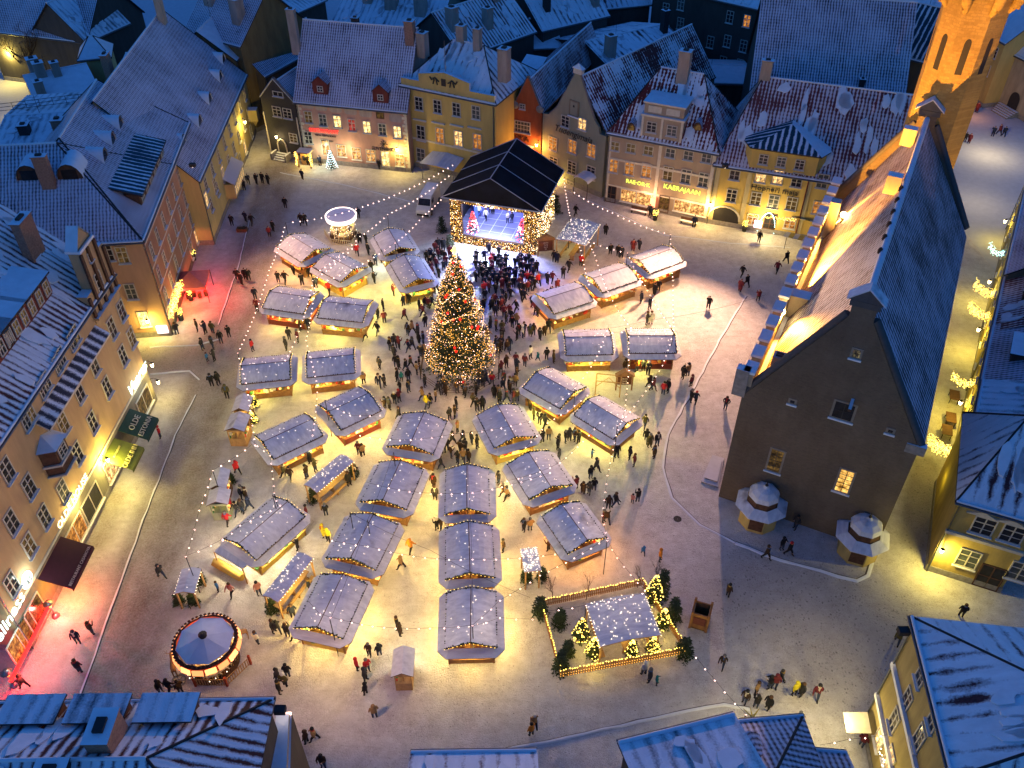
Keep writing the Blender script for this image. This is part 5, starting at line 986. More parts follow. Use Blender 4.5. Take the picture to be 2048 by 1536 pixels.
# yard at the upper left
lamp('POINT', tuple(g(12, 110, 5)), 2600, (1, .76, .16), None, .3, name='yard_light'); lamp('POINT', tuple(g(30, 190, 4)), 700, (1, .80, .3), None, .3, name='yard_light')
t = thing('yard_lamp', 'bright lamp on a pole in the upper left yard', 'street lamp', g(12, 128), 0); m = MB(); m.tube([(0, 0, 0), (0, 0, 4.4)], .06, 6); m.build('pole', [M_DARK], t); m = MB(); m.lathe((0, 0, 4.3), [(.02, 0), (.25, .15), (.2, .5), (.02, .55)], 8); m.build('lamp_head', [E_LAMP], t)
# ---------------------------------------------------------------- market stalls
SN = [stall_snow('stall_snow_thin', .35), stall_snow('stall_snow_melting', .9), stall_snow('stall_snow_even', .1)]
M_GARL = plain('fir_garland', (.03, .045, .02), .9, var=.4, scale=8); M_PLANK = plain('stall_planks', (.34, .18, .07), .8, var=.3, scale=2.5)
M_PLANKR = plain('red_stall_front', (.28, .07, .04), .8); M_PLANKY = plain('yellow_stall_front', (.62, .42, .10), .8)
GOODS = [plain('goods_red', (.6, .05, .03)), plain('goods_white', (.75, .7, .6)), plain('goods_green', (.08, .25, .08)), plain('goods_ochre', (.6, .35, .08)), E_WARM]  # last entry glows: warm stall light put into some of the goods
def rect(p0, p1, p2, p3, z=2.75):
    """eave corners in pixels: p0-p1 one gable end, p2-p3 the other -> centre, angle, length along the ridge, width"""
    a, b, c, d = [g(*p, z) for p in (p0, p1, p2, p3)]; ce = (a + b + c + d) / 4
    u = ((b + c) - (a + d)) / 2 if 0 else ((a + b) / 2 - (c + d) / 2); v = (b + c) / 2 - (a + d) / 2
    L = u.length; Wd = v.length; an = math.atan2(u.y, u.x); bn = math.atan2(v.y, v.x) - math.pi / 2
    while bn - an > math.pi / 2: bn -= math.pi
    while bn - an < -math.pi / 2: bn += math.pi
    return ce, (an + bn) / 2, L, Wd
WLC = (1, .68, .17); YLC = (1, .82, .16); GLC = (.80, 1, .78); OLC = (1, .45, .10)
def bulbs_wave(L, Wd, zf, seed, n=26):
    rnd = random.Random(seed); m = MB(); k = rnd.choice((2, 3, 4)); side = rnd.random() < .5; x = -L / 2 + .5
    for i in range(n):
        s = i / n; xx = -L / 2 + .5 + (L - 1) * s; yy = Wd * .30 * math.sin(s * math.pi * 2 * k) + Wd * .05 * math.sin(s * 9 + seed)
        if side: xx, yy = L * .34 * math.sin(s * math.pi * 2 * k), -Wd / 2 + .5 + (Wd - 1) * s
        if rnd.random() < .82: m.octa((xx + rnd.uniform(-.08, .08), yy + rnd.uniform(-.08, .08), zf(yy) + .08), .028)
    return m
def stall(lab, q, front='wood', lights='ww', snowi=0, skirt=.62, col=WLC, pw=150, z0=2.5, rise=.75, garl=True, wave=True, flap=None):
    ce, an, L, Wd = rect(*q); t = thing('market_stall', lab, 'market stall', (ce.x, ce.y, 0), an, 'market stalls on the square')
    zr = z0 + rise; hw, hl = Wd / 2, L / 2; sl = rise / hw; zf = lambda y: zr - abs(y) * sl
    sm_ = SN[snowi]
    m = MB()
    # roof: two slopes with a slightly curved gable end
    N = 5
    for s_ in (1, -1):
        rows = []
        for x in (-hl, hl):
            r_ = []
            for i in range(N + 1):
                y = s_ * hw * i / N; r_.append((x, y, zr - abs(y) * sl + .10 * math.sin(math.pi * i / N)))
            rows.append(r_)
        for i in range(N):
            P = [rows[0][i], rows[1][i], rows[1][i + 1], rows[0][i + 1]]
            if s_ > 0: P = P[::-1]
            P = P[::-1]
            m.slab(P[::-1] if (Vector(P[1]) - Vector(P[0])).cross(Vector(P[2]) - Vector(P[1])).z < 0 else P, .12, 0, 1)
    m.tube([(-hl, 0, zr + .02), (hl, 0, zr + .02)], .035, 4, 1)
    m.build('roof', [sm_, M_DWOOD], t)
    # lower skirt roof with cut corners
    m = MB(); k = skirt; zo, zi = z0 - .42, z0 - .12; ci = .5
    O = [(-hl - k + ci + .2, -hw - k), (hl + k - ci - .2, -hw - k), (hl + k, -hw - k + ci + .2), (hl + k, hw + k - ci - .2), (hl + k - ci - .2, hw + k), (-hl - k + ci + .2, hw + k), (-hl - k, hw + k - ci - .2), (-hl - k, -hw - k + ci + .2)]
    I = [(-hl + .3, -hw + .1), (hl - .3, -hw + .1), (hl - .1, -hw + .3), (hl - .1, hw - .3), (hl - .3, hw - .1), (-hl + .3, hw - .1), (-hl + .1, hw - .3), (-hl + .1, -hw + .3)]
    for i in range(8):
        j = (i + 1) % 8; m.slab([(*O[i], zo), (*O[j], zo), (*I[j], zi), (*I[i], zi)], .07, 0, 1)
    m.build('skirt_roof', [sm_, M_DWOOD], t)
    # posts
    bx, by = hl - .25, hw - .25
    for x in (-bx, bx):
        for y in (-by, by): p = MB(); p.box(-.07, .07, -.07, .07, 0, z0 - .15); p.build('post', [M_PLANK], t, (x, y, 0))
    fm = {'wood': M_PLANK, 'red': M_PLANKR, 'yellow': M_PLANKY, 'log': M_LOG}[front]
    m = MB()
    for (xa, xb, ya, yb) in ((-bx, bx, -by - .06, -by + .06), (-bx, bx, by - .06, by + .06), (-bx - .06, -bx + .06, -by, by), (bx - .06, bx + .06, -by, by)):
        m.box(xa, xb, ya, yb, .08, .95)
    m.box(-bx + .6, bx - .6, -.06, .06, .1, z0 - .4, 1); m.box(-bx, bx, -by, by, .02, .08)
    m.build('counter_front', [fm, M_DWOOD], t)
    m = MB()
    for (xa, xb, ya, yb) in ((-bx, bx, -by - .3, -by + .3), (-bx, bx, by - .3, by + .3), (bx - .3, bx + .3, -by + .3, by - .3)): m.box(xa, xb, ya, yb, .95, 1.0)
    m.build('counter_top', [fm], t)
    rnd = random.Random(hash(lab) % 9999 if 0 else sum(map(ord, lab))); m = MB()
    for i in range(int(34 * L / 4.5)):
        c = rnd.random(); s = rnd.uniform(.07, .17); h = rnd.uniform(.08, .3)
        if c < .42: x, y = rnd.uniform(-bx, bx), -by + rnd.uniform(-.22, .25)
        elif c < .78: x, y = rnd.uniform(-bx, bx), by + rnd.uniform(-.25, .22)
        else: x, y = bx + rnd.uniform(-.22, .22), rnd.uniform(-by, by)
        m.box(x - s, x + s, y - s, y + s, 1.0, 1.0 + h, rnd.choice((0, 0, 1, 1, 2, 3, 3, 4)))
    for i in range(16): x = rnd.uniform(-bx, bx); y = rnd.choice((-by, by)) * .98; m.octa((x, y, z0 - .55), .09, rnd.choice((0, 1, 3, 4)), 1.3)
    tag(m.build('goods', GOODS, t), kind='stuff')
    if garl:
        m = MB()
        for xe in (-hl, hl):
            n = int(Wd / .16)
            for i in range(n + 1):
                y = -hw + Wd * i / n; m.octa((xe + rnd.uniform(-.05, .05), y, zf(y) + .07 + rnd.uniform(-.05, .05)), rnd.uniform(.07, .13), 0)
                if i % 2 == 0: m.octa((xe + (.12 if xe > 0 else -.12), y, zf(y) + .1), .03, 1)
        for ye in (-hw, hw):
            n = int(L / .22)
            for i in range(n + 1):
                if rnd.random() < .75: m.octa((-hl + L * i / n, ye * 1.0, zf(hw) + .03 + rnd.uniform(-.03, .05)), rnd.uniform(.045, .09), 0)
        tag(m.build('fir_garland', [M_GARL, E_YEL], t), kind='stuff')
    if wave: tag(bulbs_wave(L, Wd, zf, sum(map(ord, lab))).build('roof_bulbs', [E_BULB], t), kind='stuff')
    # lights hung under the skirt eaves
    zl = z0 - .62
    spots = [(-hl * .35, -hw - .3), (hl * .45, -hw - .3), (-hl * .4, hw + .3), (hl * .4, hw + .3), (hl + .35, 0), (-hl - .35, 0)]
    sel = {'ww': (0, 2, 4), 'all': (0, 1, 2, 3, 4), 'ss': (0, 1, 4), 'nn': (2, 3, 4)}[lights] if lights in ('ww', 'all', 'ss', 'nn') else tuple(int(c) for c in lights)
    for i in sel:
        c = col
        lamp('POINT', (spots[i][0], spots[i][1], zl), pw * 2.2 * rnd.uniform(.7, 1.35), c, t, .16, name='stall_light')
    return t, L, Wd, zr
ST = {}
def S_(k, *a, **kw): ST[k] = stall(*a, **kw)
S_(1, 'snowy stall at the far left end of the market below the small carousel', ((603, 522), (657, 494), (611, 463), (553, 490)), col=OLC, lights='014')
S_(2, 'stall with gold lit gable just right below the far left corner stall', ((680, 563), (734, 531), (677, 501), (628, 530)), 'yellow', 'ww', col=WLC)
S_(3, 'dim stall with a sooty roof patch right of the small carousel', ((767, 509), (832, 496), (806, 457), (748, 470)), lights='1', snowi=1, wave=False, col=GLC)
S_(4, 'stall with bright yellow front just left of the big tree top', ((806, 573), (868, 558), (838, 510), (780, 523)), 'yellow', '0134', col=YLC, pw=170)
S_(5, 'left stall of the pair with red counter above the bakery pair', ((607, 626), (636, 582), (556, 567), (529, 611)), 'red', '2304', col=WLC)
S_(6, 'stall with three loops of bulbs and a dark melted roof patch', ((724, 642), (747, 598), (657, 588), (637, 631)), 'wood', '2304', snowi=1, col=YLC)
S_(7, 'leftmost long stall with zigzag bulbs beside the trodden street', ((581, 755), (581, 706), (486, 713), (483, 764)), 'wood', '2304', col=YLC)
S_(8, 'long stall with wavy bulbs left of the big tree foot', ((709, 741), (708, 693), (614, 700), (614, 752)), 'wood', '2304', col=WLC)
S_(9, 'stall with an open roof slit and red front left below the tree', ((681, 856), (636, 806), (716, 771), (763, 817)), 'red', '3254', snowi=1, col=WLC)
S_(10, 'stall with red banners left of the bench canopy', ((544, 917), (512, 868), (607, 824), (645, 866)), 'wood', '0325', col=WLC)
S_(12, 'stall with orange lit gable in the middle left of the aisle', ((775, 888), (866, 908), (893, 838), (805, 826)), 'wood', 'ww', snowi=1, col=WLC)
S_(13, 'large stall with slit roof left of the central column of stalls', ((723, 999), (812, 1018), (846, 936), (757, 921)), 'wood', 'ww', snowi=1, col=WLC)
S_(14, 'topmost stall of the three in the central column', ((891, 1026), (980, 1024), (976, 936), (890, 936)), 'wood', '0213', snowi=2, col=WLC, pw=120)
S_(15, 'stall right of the aisle with a sagging light string over it', ((990, 893), (1072, 871), (1036, 806), (953, 828)), 'yellow', 'ww', snowi=2, col=YLC)
S_(16, 'large stall right of the central column with orange gable lights', ((1060, 998), (1141, 966), (1100, 898), (1015, 925)), 'wood', 'ww', snowi=2, col=(1, .78, .40))
S_(17, 'stall with half bare dark roof at the right end above the pen', ((1135, 1106), (1212, 1072), (1160, 1000), (1086, 1030)), 'wood', '0134', snowi=1, col=OLC, pw=130)
S_(18, 'upper left stall of the slanted pair right of the tree foot', ((1121, 813), (1174, 772), (1098, 732), (1046, 772)), 'wood', '0134', snowi=2, col=YLC)
S_(19, 'lower right stall of the slanted pair with a turquoise counter', ((1228, 875), (1279, 833), (1200, 789), (1147, 826)), 'wood', '0134', col=YLC)
S_(20, 'stall with straight eaves and packed shelves right of the tree', ((1131, 709), (1128, 657), (1218, 655), (1226, 703)), 'wood', '0123', snowi=1, col=YLC)
S_(21, 'rightmost straight stall with a red front near the stone hall', ((1257, 704), (1254, 656), (1344, 653), (1352, 701)), 'red', '013', col=YLC)
S_(22, 'stall with a black roof burn nearest the crowd right of the tree', ((1108, 626), (1072, 586), (1150, 560), (1184, 598)), 'wood', '014', snowi=1, wave=False, col=OLC)
S_(23, 'middle stall of the three slanted ones right of the stage', ((1206, 584), (1166, 547), (1238, 521), (1273, 556)), 'wood', '0134', snowi=1, wave=False, col=OLC)
S_(24, 'far right slanted stall with an orange rimmed roof', ((1301, 548), (1260, 512), (1325, 486), (1362, 517)), 'wood', '0134', col=OLC)
S_(26, 'middle stall of the three in the central column', ((893, 1158), (989, 1150), (985, 1051), (889, 1051)), 'wood', '0213', snowi=2, col=WLC, pw=120)
S_(27, 'lowest stall of the three in the central column', ((891, 1293), (996, 1293), (990, 1182), (891, 1182)), 'wood', '02413', snowi=2, col=WLC, pw=170)
S_(28, 'stall with crossing beams between the bench canopies and the column', ((655, 1112), (752, 1139), (793, 1047), (700, 1024)), 'wood', 'ww', snowi=1, col=WLC)
S_(29, 'lowest left stall with a long black roof slit and open gable', ((590, 1250), (686, 1277), (732, 1165), (640, 1146)), 'yellow', '01234', snowi=0, col=WLC, pw=170)
S_(30, 'very long stall with dotted bulb rows near the two small kiosks', ((514, 1116), (446, 1076), (549, 990), (606, 1030)), 'yellow', '01234', snowi=2, col=(1, .80, .45), pw=200)
# stall labelled 25 : open canopy with a tangle of bulbs by the stage
def canopy(lab, q, z=2.6, tilt=0.0, bulbs=40, table=True, col=YLC, pw=90, name='canopy_stall', group='open canopies with benches'):
    ce, an, L, Wd = rect(*q, z=z); t = thing(name, lab, 'canopy', (ce.x, ce.y, 0), an, group); hl, hw = L / 2, Wd / 2; rnd = random.Random(sum(map(ord, lab)))
    m = MB(); m.slab([(-hl, -hw, z - .05), (hl, -hw, z - .05), (hl, 0, z + .22), (-hl, 0, z + .22)], .1, 0, 1); m.slab([(-hl, 0, z + .22), (hl, 0, z + .22), (hl, hw, z - .05), (-hl, hw, z - .05)], .1, 0, 1); m.build('roof', [SN[2], M_LOG], t)
    for x in (-hl + .15, hl - .15):
        for y in (-hw + .12, hw - .12): p = MB(); p.box(-.06, .06, -.06, .06, 0, z - .1); p.build('post', [M_LOG], t, (x, y, 0))
    if table:
        for y, w, h in ((0, .35, .95), (-hw * .8, .16, .5), (hw * .8, .16, .5)):
            p = MB(); p.box(-hl * .85, hl * .85, y - w, y + w, h - .06, h)
            for x in (-hl * .7, 0, hl * .7): p.box(x - .05, x + .05, y - w * .8, y + w * .8, 0, h - .06)
            p.build('table' if h > .8 else 'bench', [M_LOG], t)
    m = MB()
    for i in range(bulbs): y = rnd.uniform(-hw, hw); m.octa((rnd.uniform(-hl, hl), y, z + .3 - abs(y) / hw * .27), .026)
    n = int(L / .3)
    for i in range(n): m.octa((-hl + L * i / n, -hw - .03, z - .12), .032); m.octa((-hl + L * i / n, hw + .03, z - .12), .032)
    tag(m.build('canopy_bulbs', [E_BULB], t), kind='stuff')
    lamp('POINT', (0, -hw * .4, z - .4), pw, col, t, .15, name='canopy_light')
    return t, L, Wd
canopy('narrow bench canopy between the red banner stall and the left column', ((609, 970), (634, 985), (706, 923), (679, 905)), pw=120)
canopy('narrow bench canopy beside the very long stall at the lower left', ((525, 1190), (558, 1206), (623, 1115), (595, 1103)), pw=140)
canopy('pale canopy full of tangled bulbs right of the stage', ((1111, 478), (1170, 491), (1201, 448), (1143, 436)), z=3.2, bulbs=150, pw=130)
canopy('small canopy dotted with bulbs above the fenced pen', ((1040, 1095), (1048, 1146), (1083, 1138), (1073, 1095)), bulbs=110, table=False, pw=80)
canopy('small snowy cart roof with fir boughs above the big carousel', ((363, 1138), (401, 1136), (390, 1187), (348, 1186)), z=2.3, bulbs=3, table=False, pw=30)
canopy('white canopy hut with bulbs inside the fenced pen', ((1172, 1208), (1290, 1184), (1320, 1269), (1201, 1294)), z=2.6, bulbs=90, pw=60, col=(1, .72, .15))
# small kiosks
def kiosk(lab, q, front=M_LOG, z=2.3, grp='small kiosks', pw=90, col=YLC, slats=False):
    ce, an, L, Wd = rect(*q, z=z); t = thing('kiosk', lab, 'kiosk', (ce.x, ce.y, 0), an, grp); hl, hw = L / 2, Wd / 2
    m = MB(); 
    for s_ in (1, -1): P = [(-hl, 0, z + .5), (hl, 0, z + .5), (hl, s_ * hw, z), (-hl, s_ * hw, z)]; m.slab(P if s_ < 0 else P[::-1], .08, 0, 1)
    m.build('roof', [SN[1] if slats else SN[2], M_DWOOD], t)
    m = MB(); m.box(-hl + .2, hl - .2, -hw + .2, hw - .2, 0, 1.0); m.box(-hl + .2, hl - .2, -hw + .2, hw - .2, z - .35, z - .1)
    for x in (-hl + .25, hl - .25):
        for y in (-hw + .25, hw - .25): m.box(x - .05, x + .05, y - .05, y + .05, 1.0, z - .3)
    m.box(-hl + .4, hl - .4, -.05, .05, 1.0, z - .3); m.build('booth', [front], t)
    m = MB(); rnd = random.Random(len(lab))
    for i in range(14): x = rnd.uniform(-hl + .3, hl - .3); y = rnd.choice((-1, 1)) * (hw - .3); m.box(x - .1, x + .1, y - .08, y + .08, 1.0, 1.0 + rnd.uniform(.1, .35), rnd.randrange(5))
    tag(m.build('goods', GOODS, t), kind='stuff'); lamp('POINT', (hl + .2, 0, z - .5), pw, col, t, .12, name='kiosk_light'); return t
kiosk('upper small kiosk of the pair by the trodden street below the long stalls', ((472, 793), (505, 793), (498, 824), (463, 823)), M_DWOOD, pw=30); kiosk('lower small kiosk with slatted striped roof and lit planks', ((458, 828), (498, 831), (490, 866), (452, 859)), M_LOG, pw=160, slats=True)
kiosk('upper kiosk with plain snowy roof near the left light string', ((425, 943), (462, 938), (452, 978), (417, 978)), M_DWOOD, pw=30); kiosk('lower kiosk with pale green walls and square roof patches', ((418, 981), (461, 980), (457, 1010), (413, 1011)), plaster('kiosk_green', (.40, .45, .30)), pw=110)
kiosk('lone small kiosk with striped roof below the central column', ((786, 1298), (830, 1297), (827, 1354), (782, 1354)), M_LOG, pw=120, slats=True, col=GLC)
# low lean-to roof of the very long stall
t = thing('side_canopy', 'low square canopy roof at the lower corner of the very long stall', 'canopy', (0, 0, 0)); P = [g(*p, 2.1) for p in ((428, 1103), (485, 1137), (514, 1114), (452, 1080))]; m = MB(); m.slab([tuple(p) for p in P], .1, 0, 1); m.build('roof', [SN[2], M_DWOOD], t)
for p in P: m = MB(); m.box(-.05, .05, -.05, .05, 0, 2.05); m.build('post', [M_LOG], t, (p.x, p.y, 0))
m = MB(); P2 = [g(*p, 0) for p in ((432, 1130), (487, 1162))]; m.tube([P2[0] + Vector((0, 0, .5)), P2[1] + Vector((0, 0, .5))], .45, 4); m.build('counter_front', [M_PLANKY], t)
# menu boards and arches
def board(lab, px, py, w=1.6, h=2.4, rz=0, gable=True, cat='sign board'):
    t = thing('menu_board', lab, cat, g(px, py), rz, 'roofed wooden menu boards'); m = MB()
    for x in (-w / 2, w / 2): m.box(x - .07, x + .07, -.07, .07, 0, h)
    m.add([(-w / 2 - .2, -.3, h - .1), (w / 2 + .2, -.3, h - .1), (0, -.3, h + .7), (-w / 2 - .2, .3, h - .1), (w / 2 + .2, .3, h - .1), (0, .3, h + .7)], [(0, 1, 2), (5, 4, 3), (0, 2, 5, 3), (1, 4, 5, 2)]); m.build('frame', [M_WOOD], t)
    m = MB(); m.box(-w / 2 + .1, w / 2 - .1, -.04, .04, .8, h - .3); m.build('panel', [plain('board_dark', (.12, .04, .02))], t)
    for k in range(4): text(t, ['MENU', 'HOT WINE', 'SOUP', 'BREAD'][k] if 0 else ['Joulu', 'turg', 'kava', '24'][k], .3, 0, h - .55 - .32 * k, M_TRIM, y=-.06)
    return t
board('roofed menu board between the two right hand straight stalls', 1247, 780, 1.7, 2.2); board('roofed menu board at the right corner of the stage', 1091, 512, 2.0, 2.6, R(10))
t = thing('lattice_arch', 'timber lattice shelter left of the roofed menu board', 'shelter', g(1215, 785), R(-8)); m = MB()
for x in (-1.3, 1.3):
    for y in (-.6, .6): m.box(x - .06, x + .06, y - .06, y + .06, 0, 2.0)
m.tube([(-1.3, -.6, 2), (1.3, -.6, 2)], .07, 4); m.tube([(-1.3, .6, 2), (1.3, .6, 2)], .07, 4); m.tube([(-1.3, -.6, 2), (-1.3, .6, 2)], .07, 4); m.tube([(1.3, -.6, 2), (1.3, .6, 2)], .07, 4); m.tube([(-1.3, .6, .2), (0, .6, 1.6), (1.3, .6, .2)], .05, 4); m.build('frame', [M_LOG], t)
lamp('POINT', (0, -.2, 1.7), 60, YLC, t, .1, name='arch_light')
# wooden crate box right of the pen
t = thing('wooden_box', 'open brown timber box standing alone right of the fenced pen', 'box', g(1398, 1246), R(-20)); m = MB(); w = .66
m.box(-w, w, -w, -w + .1, 0, 2.0); m.box(-w, w, w - .1, w, 0, 2.0); m.box(-w, -w + .1, -w, w, 0, 2.0); m.box(w - .1, w, -w, w, 0, 2.0); m.box(-w, w, -w, w, .02, .1, 1)
m.build('planks', [M_WOOD, M_DARK], t)
for x in (-w, w):
    for y in (-w, w): m = MB(); m.box(x - .1, x + .1, y - .1, y + .1, 0, 2.25); m.build('corner_post', [M_WOOD], t)
m = MB(); m.box(-.5, .5, -w - .05, -w, .7, 1.6); m.build('notice_panel', [plain('notice_red', (.16, .05, .04))], t)
# ---------------------------------------------------------------- trees
def needles(m, c, r, n, rnd, mi=0, zs=.7, s=.16):
    for _ in range(n):
        a = rnd.uniform(0, 6.283); b = rnd.uniform(-1, 1); q = math.sqrt(1 - b * b) * r * rnd.uniform(.35, 1); p = Vector((c[0] + q * math.cos(a), c[1] + q * math.sin(a), c[2] + b * r * zs))
        d = Vector((math.cos(a), math.sin(a), rnd.uniform(-.5, .3))) * s * rnd.uniform(.8, 1.6); w = Vector((-math.sin(a), math.cos(a), rnd.uniform(-.4, .4))) * s * .35
        k = len(m.v); m.v += [tuple(p - w), tuple(p + w), tuple(p + d)]; m.f.append((k, k + 1, k + 2)); m.m.append(mi if rnd.random() < .8 else mi + 1); m.sm.append(False)
FOL = [plain('fir_needles', (.035, .055, .025), .9, var=.5, scale=4), plain('fir_needles_light', (.07, .10, .04), .9, var=.4, scale=4), plain('frosted_needles', (.35, .42, .42), .9)]
BARK = plain('bark', (.06, .04, .03), .95)
def fir(name, lab, P, H, Rb, seed, bulbs=0, bm=None, dens=1.0, frost=False, group=None, cat='fir tree', z0=.3):
    rnd = random.Random(seed); t = thing(name, lab, cat, P, 0, group)
    m = MB(); m.tube([(0, 0, 0), (0, 0, H * .95)], [.035 * H ** .8 * .6 + .02, .02], 7); m.build('trunk', [BARK], t)
    m = MB(); tips = []; lv = max(6, int(H * 1.9))
    for i in range(lv):
        s = i / lv; z = z0 + (H - z0) * s ** .93; r = Rb * (1 - s) ** (.72 if H > 10 else .85) * rnd.uniform(.85, 1.1) + .08; nb = max(4, int(3 + r * 4.2 * dens ** .5))
        for j in range(nb):
            a = 6.283 * (j + rnd.random() * .7) / nb + i; rr = r * rnd.uniform(.8, 1.1); st = max(2, int(rr / .38))
            for k in range(st + 1):
                f = (k + .6) / (st + 1); q = (rr * f * math.cos(a), rr * f * math.sin(a), z - .38 * rr * f * f + rnd.uniform(-.06, .06) + .1 * f)
                needles(m, q, (.30 + .12 * (1 - f)) * min(1, .55 + H / 20), int(7 * dens) if f > .35 else 3, rnd, 1 if frost and f > .5 else 0, .45, .22 * min(1, .5 + H / 16))
            tips.append((rr * math.cos(a), rr * math.sin(a), z - .38 * rr * .9))
            m.tube([(0, 0, z + .05), (rr * .9 * math.cos(a), rr * .9 * math.sin(a), z - .33 * rr * .9)], [.03, .008], 3, 3, caps=False) if rr > .8 else None
    m.build('crown', [FOL[0], FOL[1], FOL[2], BARK], t)
    return t, tips, rnd
TP = g(921, 738); TH = 15.0
t, tips, rnd = fir('christmas_tree', 'giant fir covered in thousands of lights and red baubles, standing mid square', TP, TH, 3.6, 5, dens=1.6, cat='christmas tree', z0=1.5)
m = MB(); mp = MB()
for i in range(3900):
    s = rnd.random() ** 1.3; z = 1.9 + (TH - 2.1) * s; a = rnd.uniform(0, 6.283); r = 3.75 * (1 - s) ** .74 * rnd.uniform(.72, 1.05) * (1 + .12 * math.sin(3 * a + s * 14)) + .12
    z -= .3 * r * .5; m.octa((r * math.cos(a), r * math.sin(a), max(.6, z)), rnd.uniform(.026, .05), rnd.choice((0, 1, 1, 1, 1, 1, 1, 2)))
for i in range(5):      # brighter swags
    for k in range(60): a = 6.283 * k / 60 + i; s = .05 + .16 * i + .04 * math.sin(a * 2 + i); r = 3.85 * (1 - s) ** .74 + .1; m.octa((r * math.cos(a), r * math.sin(a), max(1.2, 1.9 + (TH - 2.1) * s - .15 * r + .4 * math.sin(a * 3))), .06, 0)
tag(m.build('tree_lights', [emis('tree_warm', (1, .62, .28), 3.2), emis('tree_gold', (1, .50, .08), 2.6), E_PINK], t), kind='stuff')
bm_ = MB(); bm_.octa((0, 0, 0), .2); RB = bm_.mesh('bauble', [emis('red_bauble', (1, .02, .01), .9)])
bm_ = MB(); bm_.lathe((0, 0, 0), [(.01, -.2), (.14, -.14), (.2, 0), (.14, .14), (.01, .2)], 8); RB = bm_.mesh('bauble', [emis('red_bauble', (1, .02, .01), .9)])
for i in range(22):
    s = rnd.random(); r = 3.4 * (1 - s) ** .72 + .15; a = rnd.uniform(3.5, 6.0) if i % 4 else rnd.uniform(0, 6.28); b_ = obj('bauble', RB, t, (r * math.cos(a), r * math.sin(a), max(1.6, 1.9 + (TH - 2.4) * s - .15 * r))); b_.scale = (.8, .8, .8)
m = MB(); m.octa((0, 0, TH + .35), .3, 0, 1.9); m.octa((0, 0, TH + .35), .42, 0, .3); m.build('tree_top_star', [emis('star_gold', (1, .7, .12), 4)], t)
for a, z, pw in ((-1.57, 3, 260), (0.2, 4, 160), (3.0, 4, 160), (-1.2, 8, 190), (-2.0, 8, 190), (-1.5, 12, 80), (1.57, 4, 80)):
    lamp('POINT', ((5.2 if z < 6 else 3.4) * math.cos(a), (5.2 if z < 6 else 3.4) * math.sin(a), z), pw, (1, .58, .20), t, .3, name='tree_glow_light')
# octagonal fence round the tree
t = thing('tree_fence', 'low dark octagonal railing round the foot of the giant fir', 'fence', TP); P = [(4.6 * math.cos(R(22.5 + 45 * k)), 4.6 * math.sin(R(22.5 + 45 * k))) for k in range(8)]
for k in range(8): m = MB(); m.tube([(0, 0, 0), (0, 0, 2.0)], .06, 6); m.build('post', [M_DARK], t, (*P[k], 0))
m = MB()
for k in range(8):
    a, b = P[k], P[(k + 1) % 8]
    for z in (.25, .6, .95): m.tube([(*a, z), (*b, z)], .03, 4)
m.build('rails', [plain('fence_wood', (.14, .10, .06))], t)
# other firs
FG = 'small cut firs decorating the market'
FIRS = [(884, 462, 2.9, 1.5, 'dark fir at the left foot of the stage', 0), (900, 492, 2.2, 1.2, 'frosted pale fir lit white at the left corner of the stage', 1), (1058, 500, 2.4, 1.3, 'frosted pale fir at the right corner of the stage', 1), (1102, 408, 4.4, 1.7, 'tall dark fir behind the stage by the green house', 0), (1112, 425, 3.6, 1.5, 'dark fir right behind the stage wing', 0),
 (1080, 1230, 3.2, 1.3, 'fir at the left outer corner of the pen', 0), (1122, 1340, 3.4, 1.2, 'fir at the lowest corner of the pen', 0), (1136, 1310, 2.4, 1.0, 'young fir inside the lower left corner of the pen', 0), (1120, 1250, 2.8, 1.2, 'fir inside the upper left of the pen', 0), (1162, 1275, 2.8, 1.3, 'brightly lit fir left of the white canopy hut', 2), (1186, 1310, 2.6, 1.2, 'glittering fir below the left corner of the canopy hut', 2),
 (1262, 1308, 2.0, .9, 'fir with bulbs under the canopy hut front', 2), (1306, 1200, 3.6, 1.5, 'lit fir at the top right of the pen', 2), (1322, 1190, 4.4, 1.3, 'dark pointed fir at the top corner of the pen', 0), (1345, 1240, 3.8, 1.3, 'dark fir on the right side of the pen', 0), (1366, 1310, 3.0, 1.4, 'fir at the lower right corner of the pen', 0), (1325, 1250, 2.4, 1.1, 'lit fir inside the right side of the pen', 2), (1305, 1300, 2.0, .9, 'small fir inside the lower right of the pen', 2),
 (628, 1000, 1.9, 1.0, 'fir tub at the lower end of the upper bench canopy', 0), (708, 950, 1.8, .8, 'fir boughs at the upper end of the upper bench canopy', 0), (545, 1222, 1.9, 1.0, 'fir tub at the lower end of the lower bench canopy', 0), (360, 1208, 1.8, .8, 'left fir bough bundle before the small cart', 0), (388, 1208, 1.8, .8, 'right fir bough bundle before the small cart', 0), (402, 1165, 2.2, .8, 'fir leaning beside the small cart', 0), (1053, 1160, 1.8, .8, 'left fir under the small bulb canopy', 0), (1084, 1158, 1.8, .8, 'right fir under the small bulb canopy', 0), (510, 812, 1.6, .8, 'fir bough next to the upper small kiosk', 2), (463, 965, 1.5, .7, 'fir bough next to the plain roof kiosk', 0), (508, 845, 1.5, .7, 'fir bough next to the slatted kiosk', 2)]
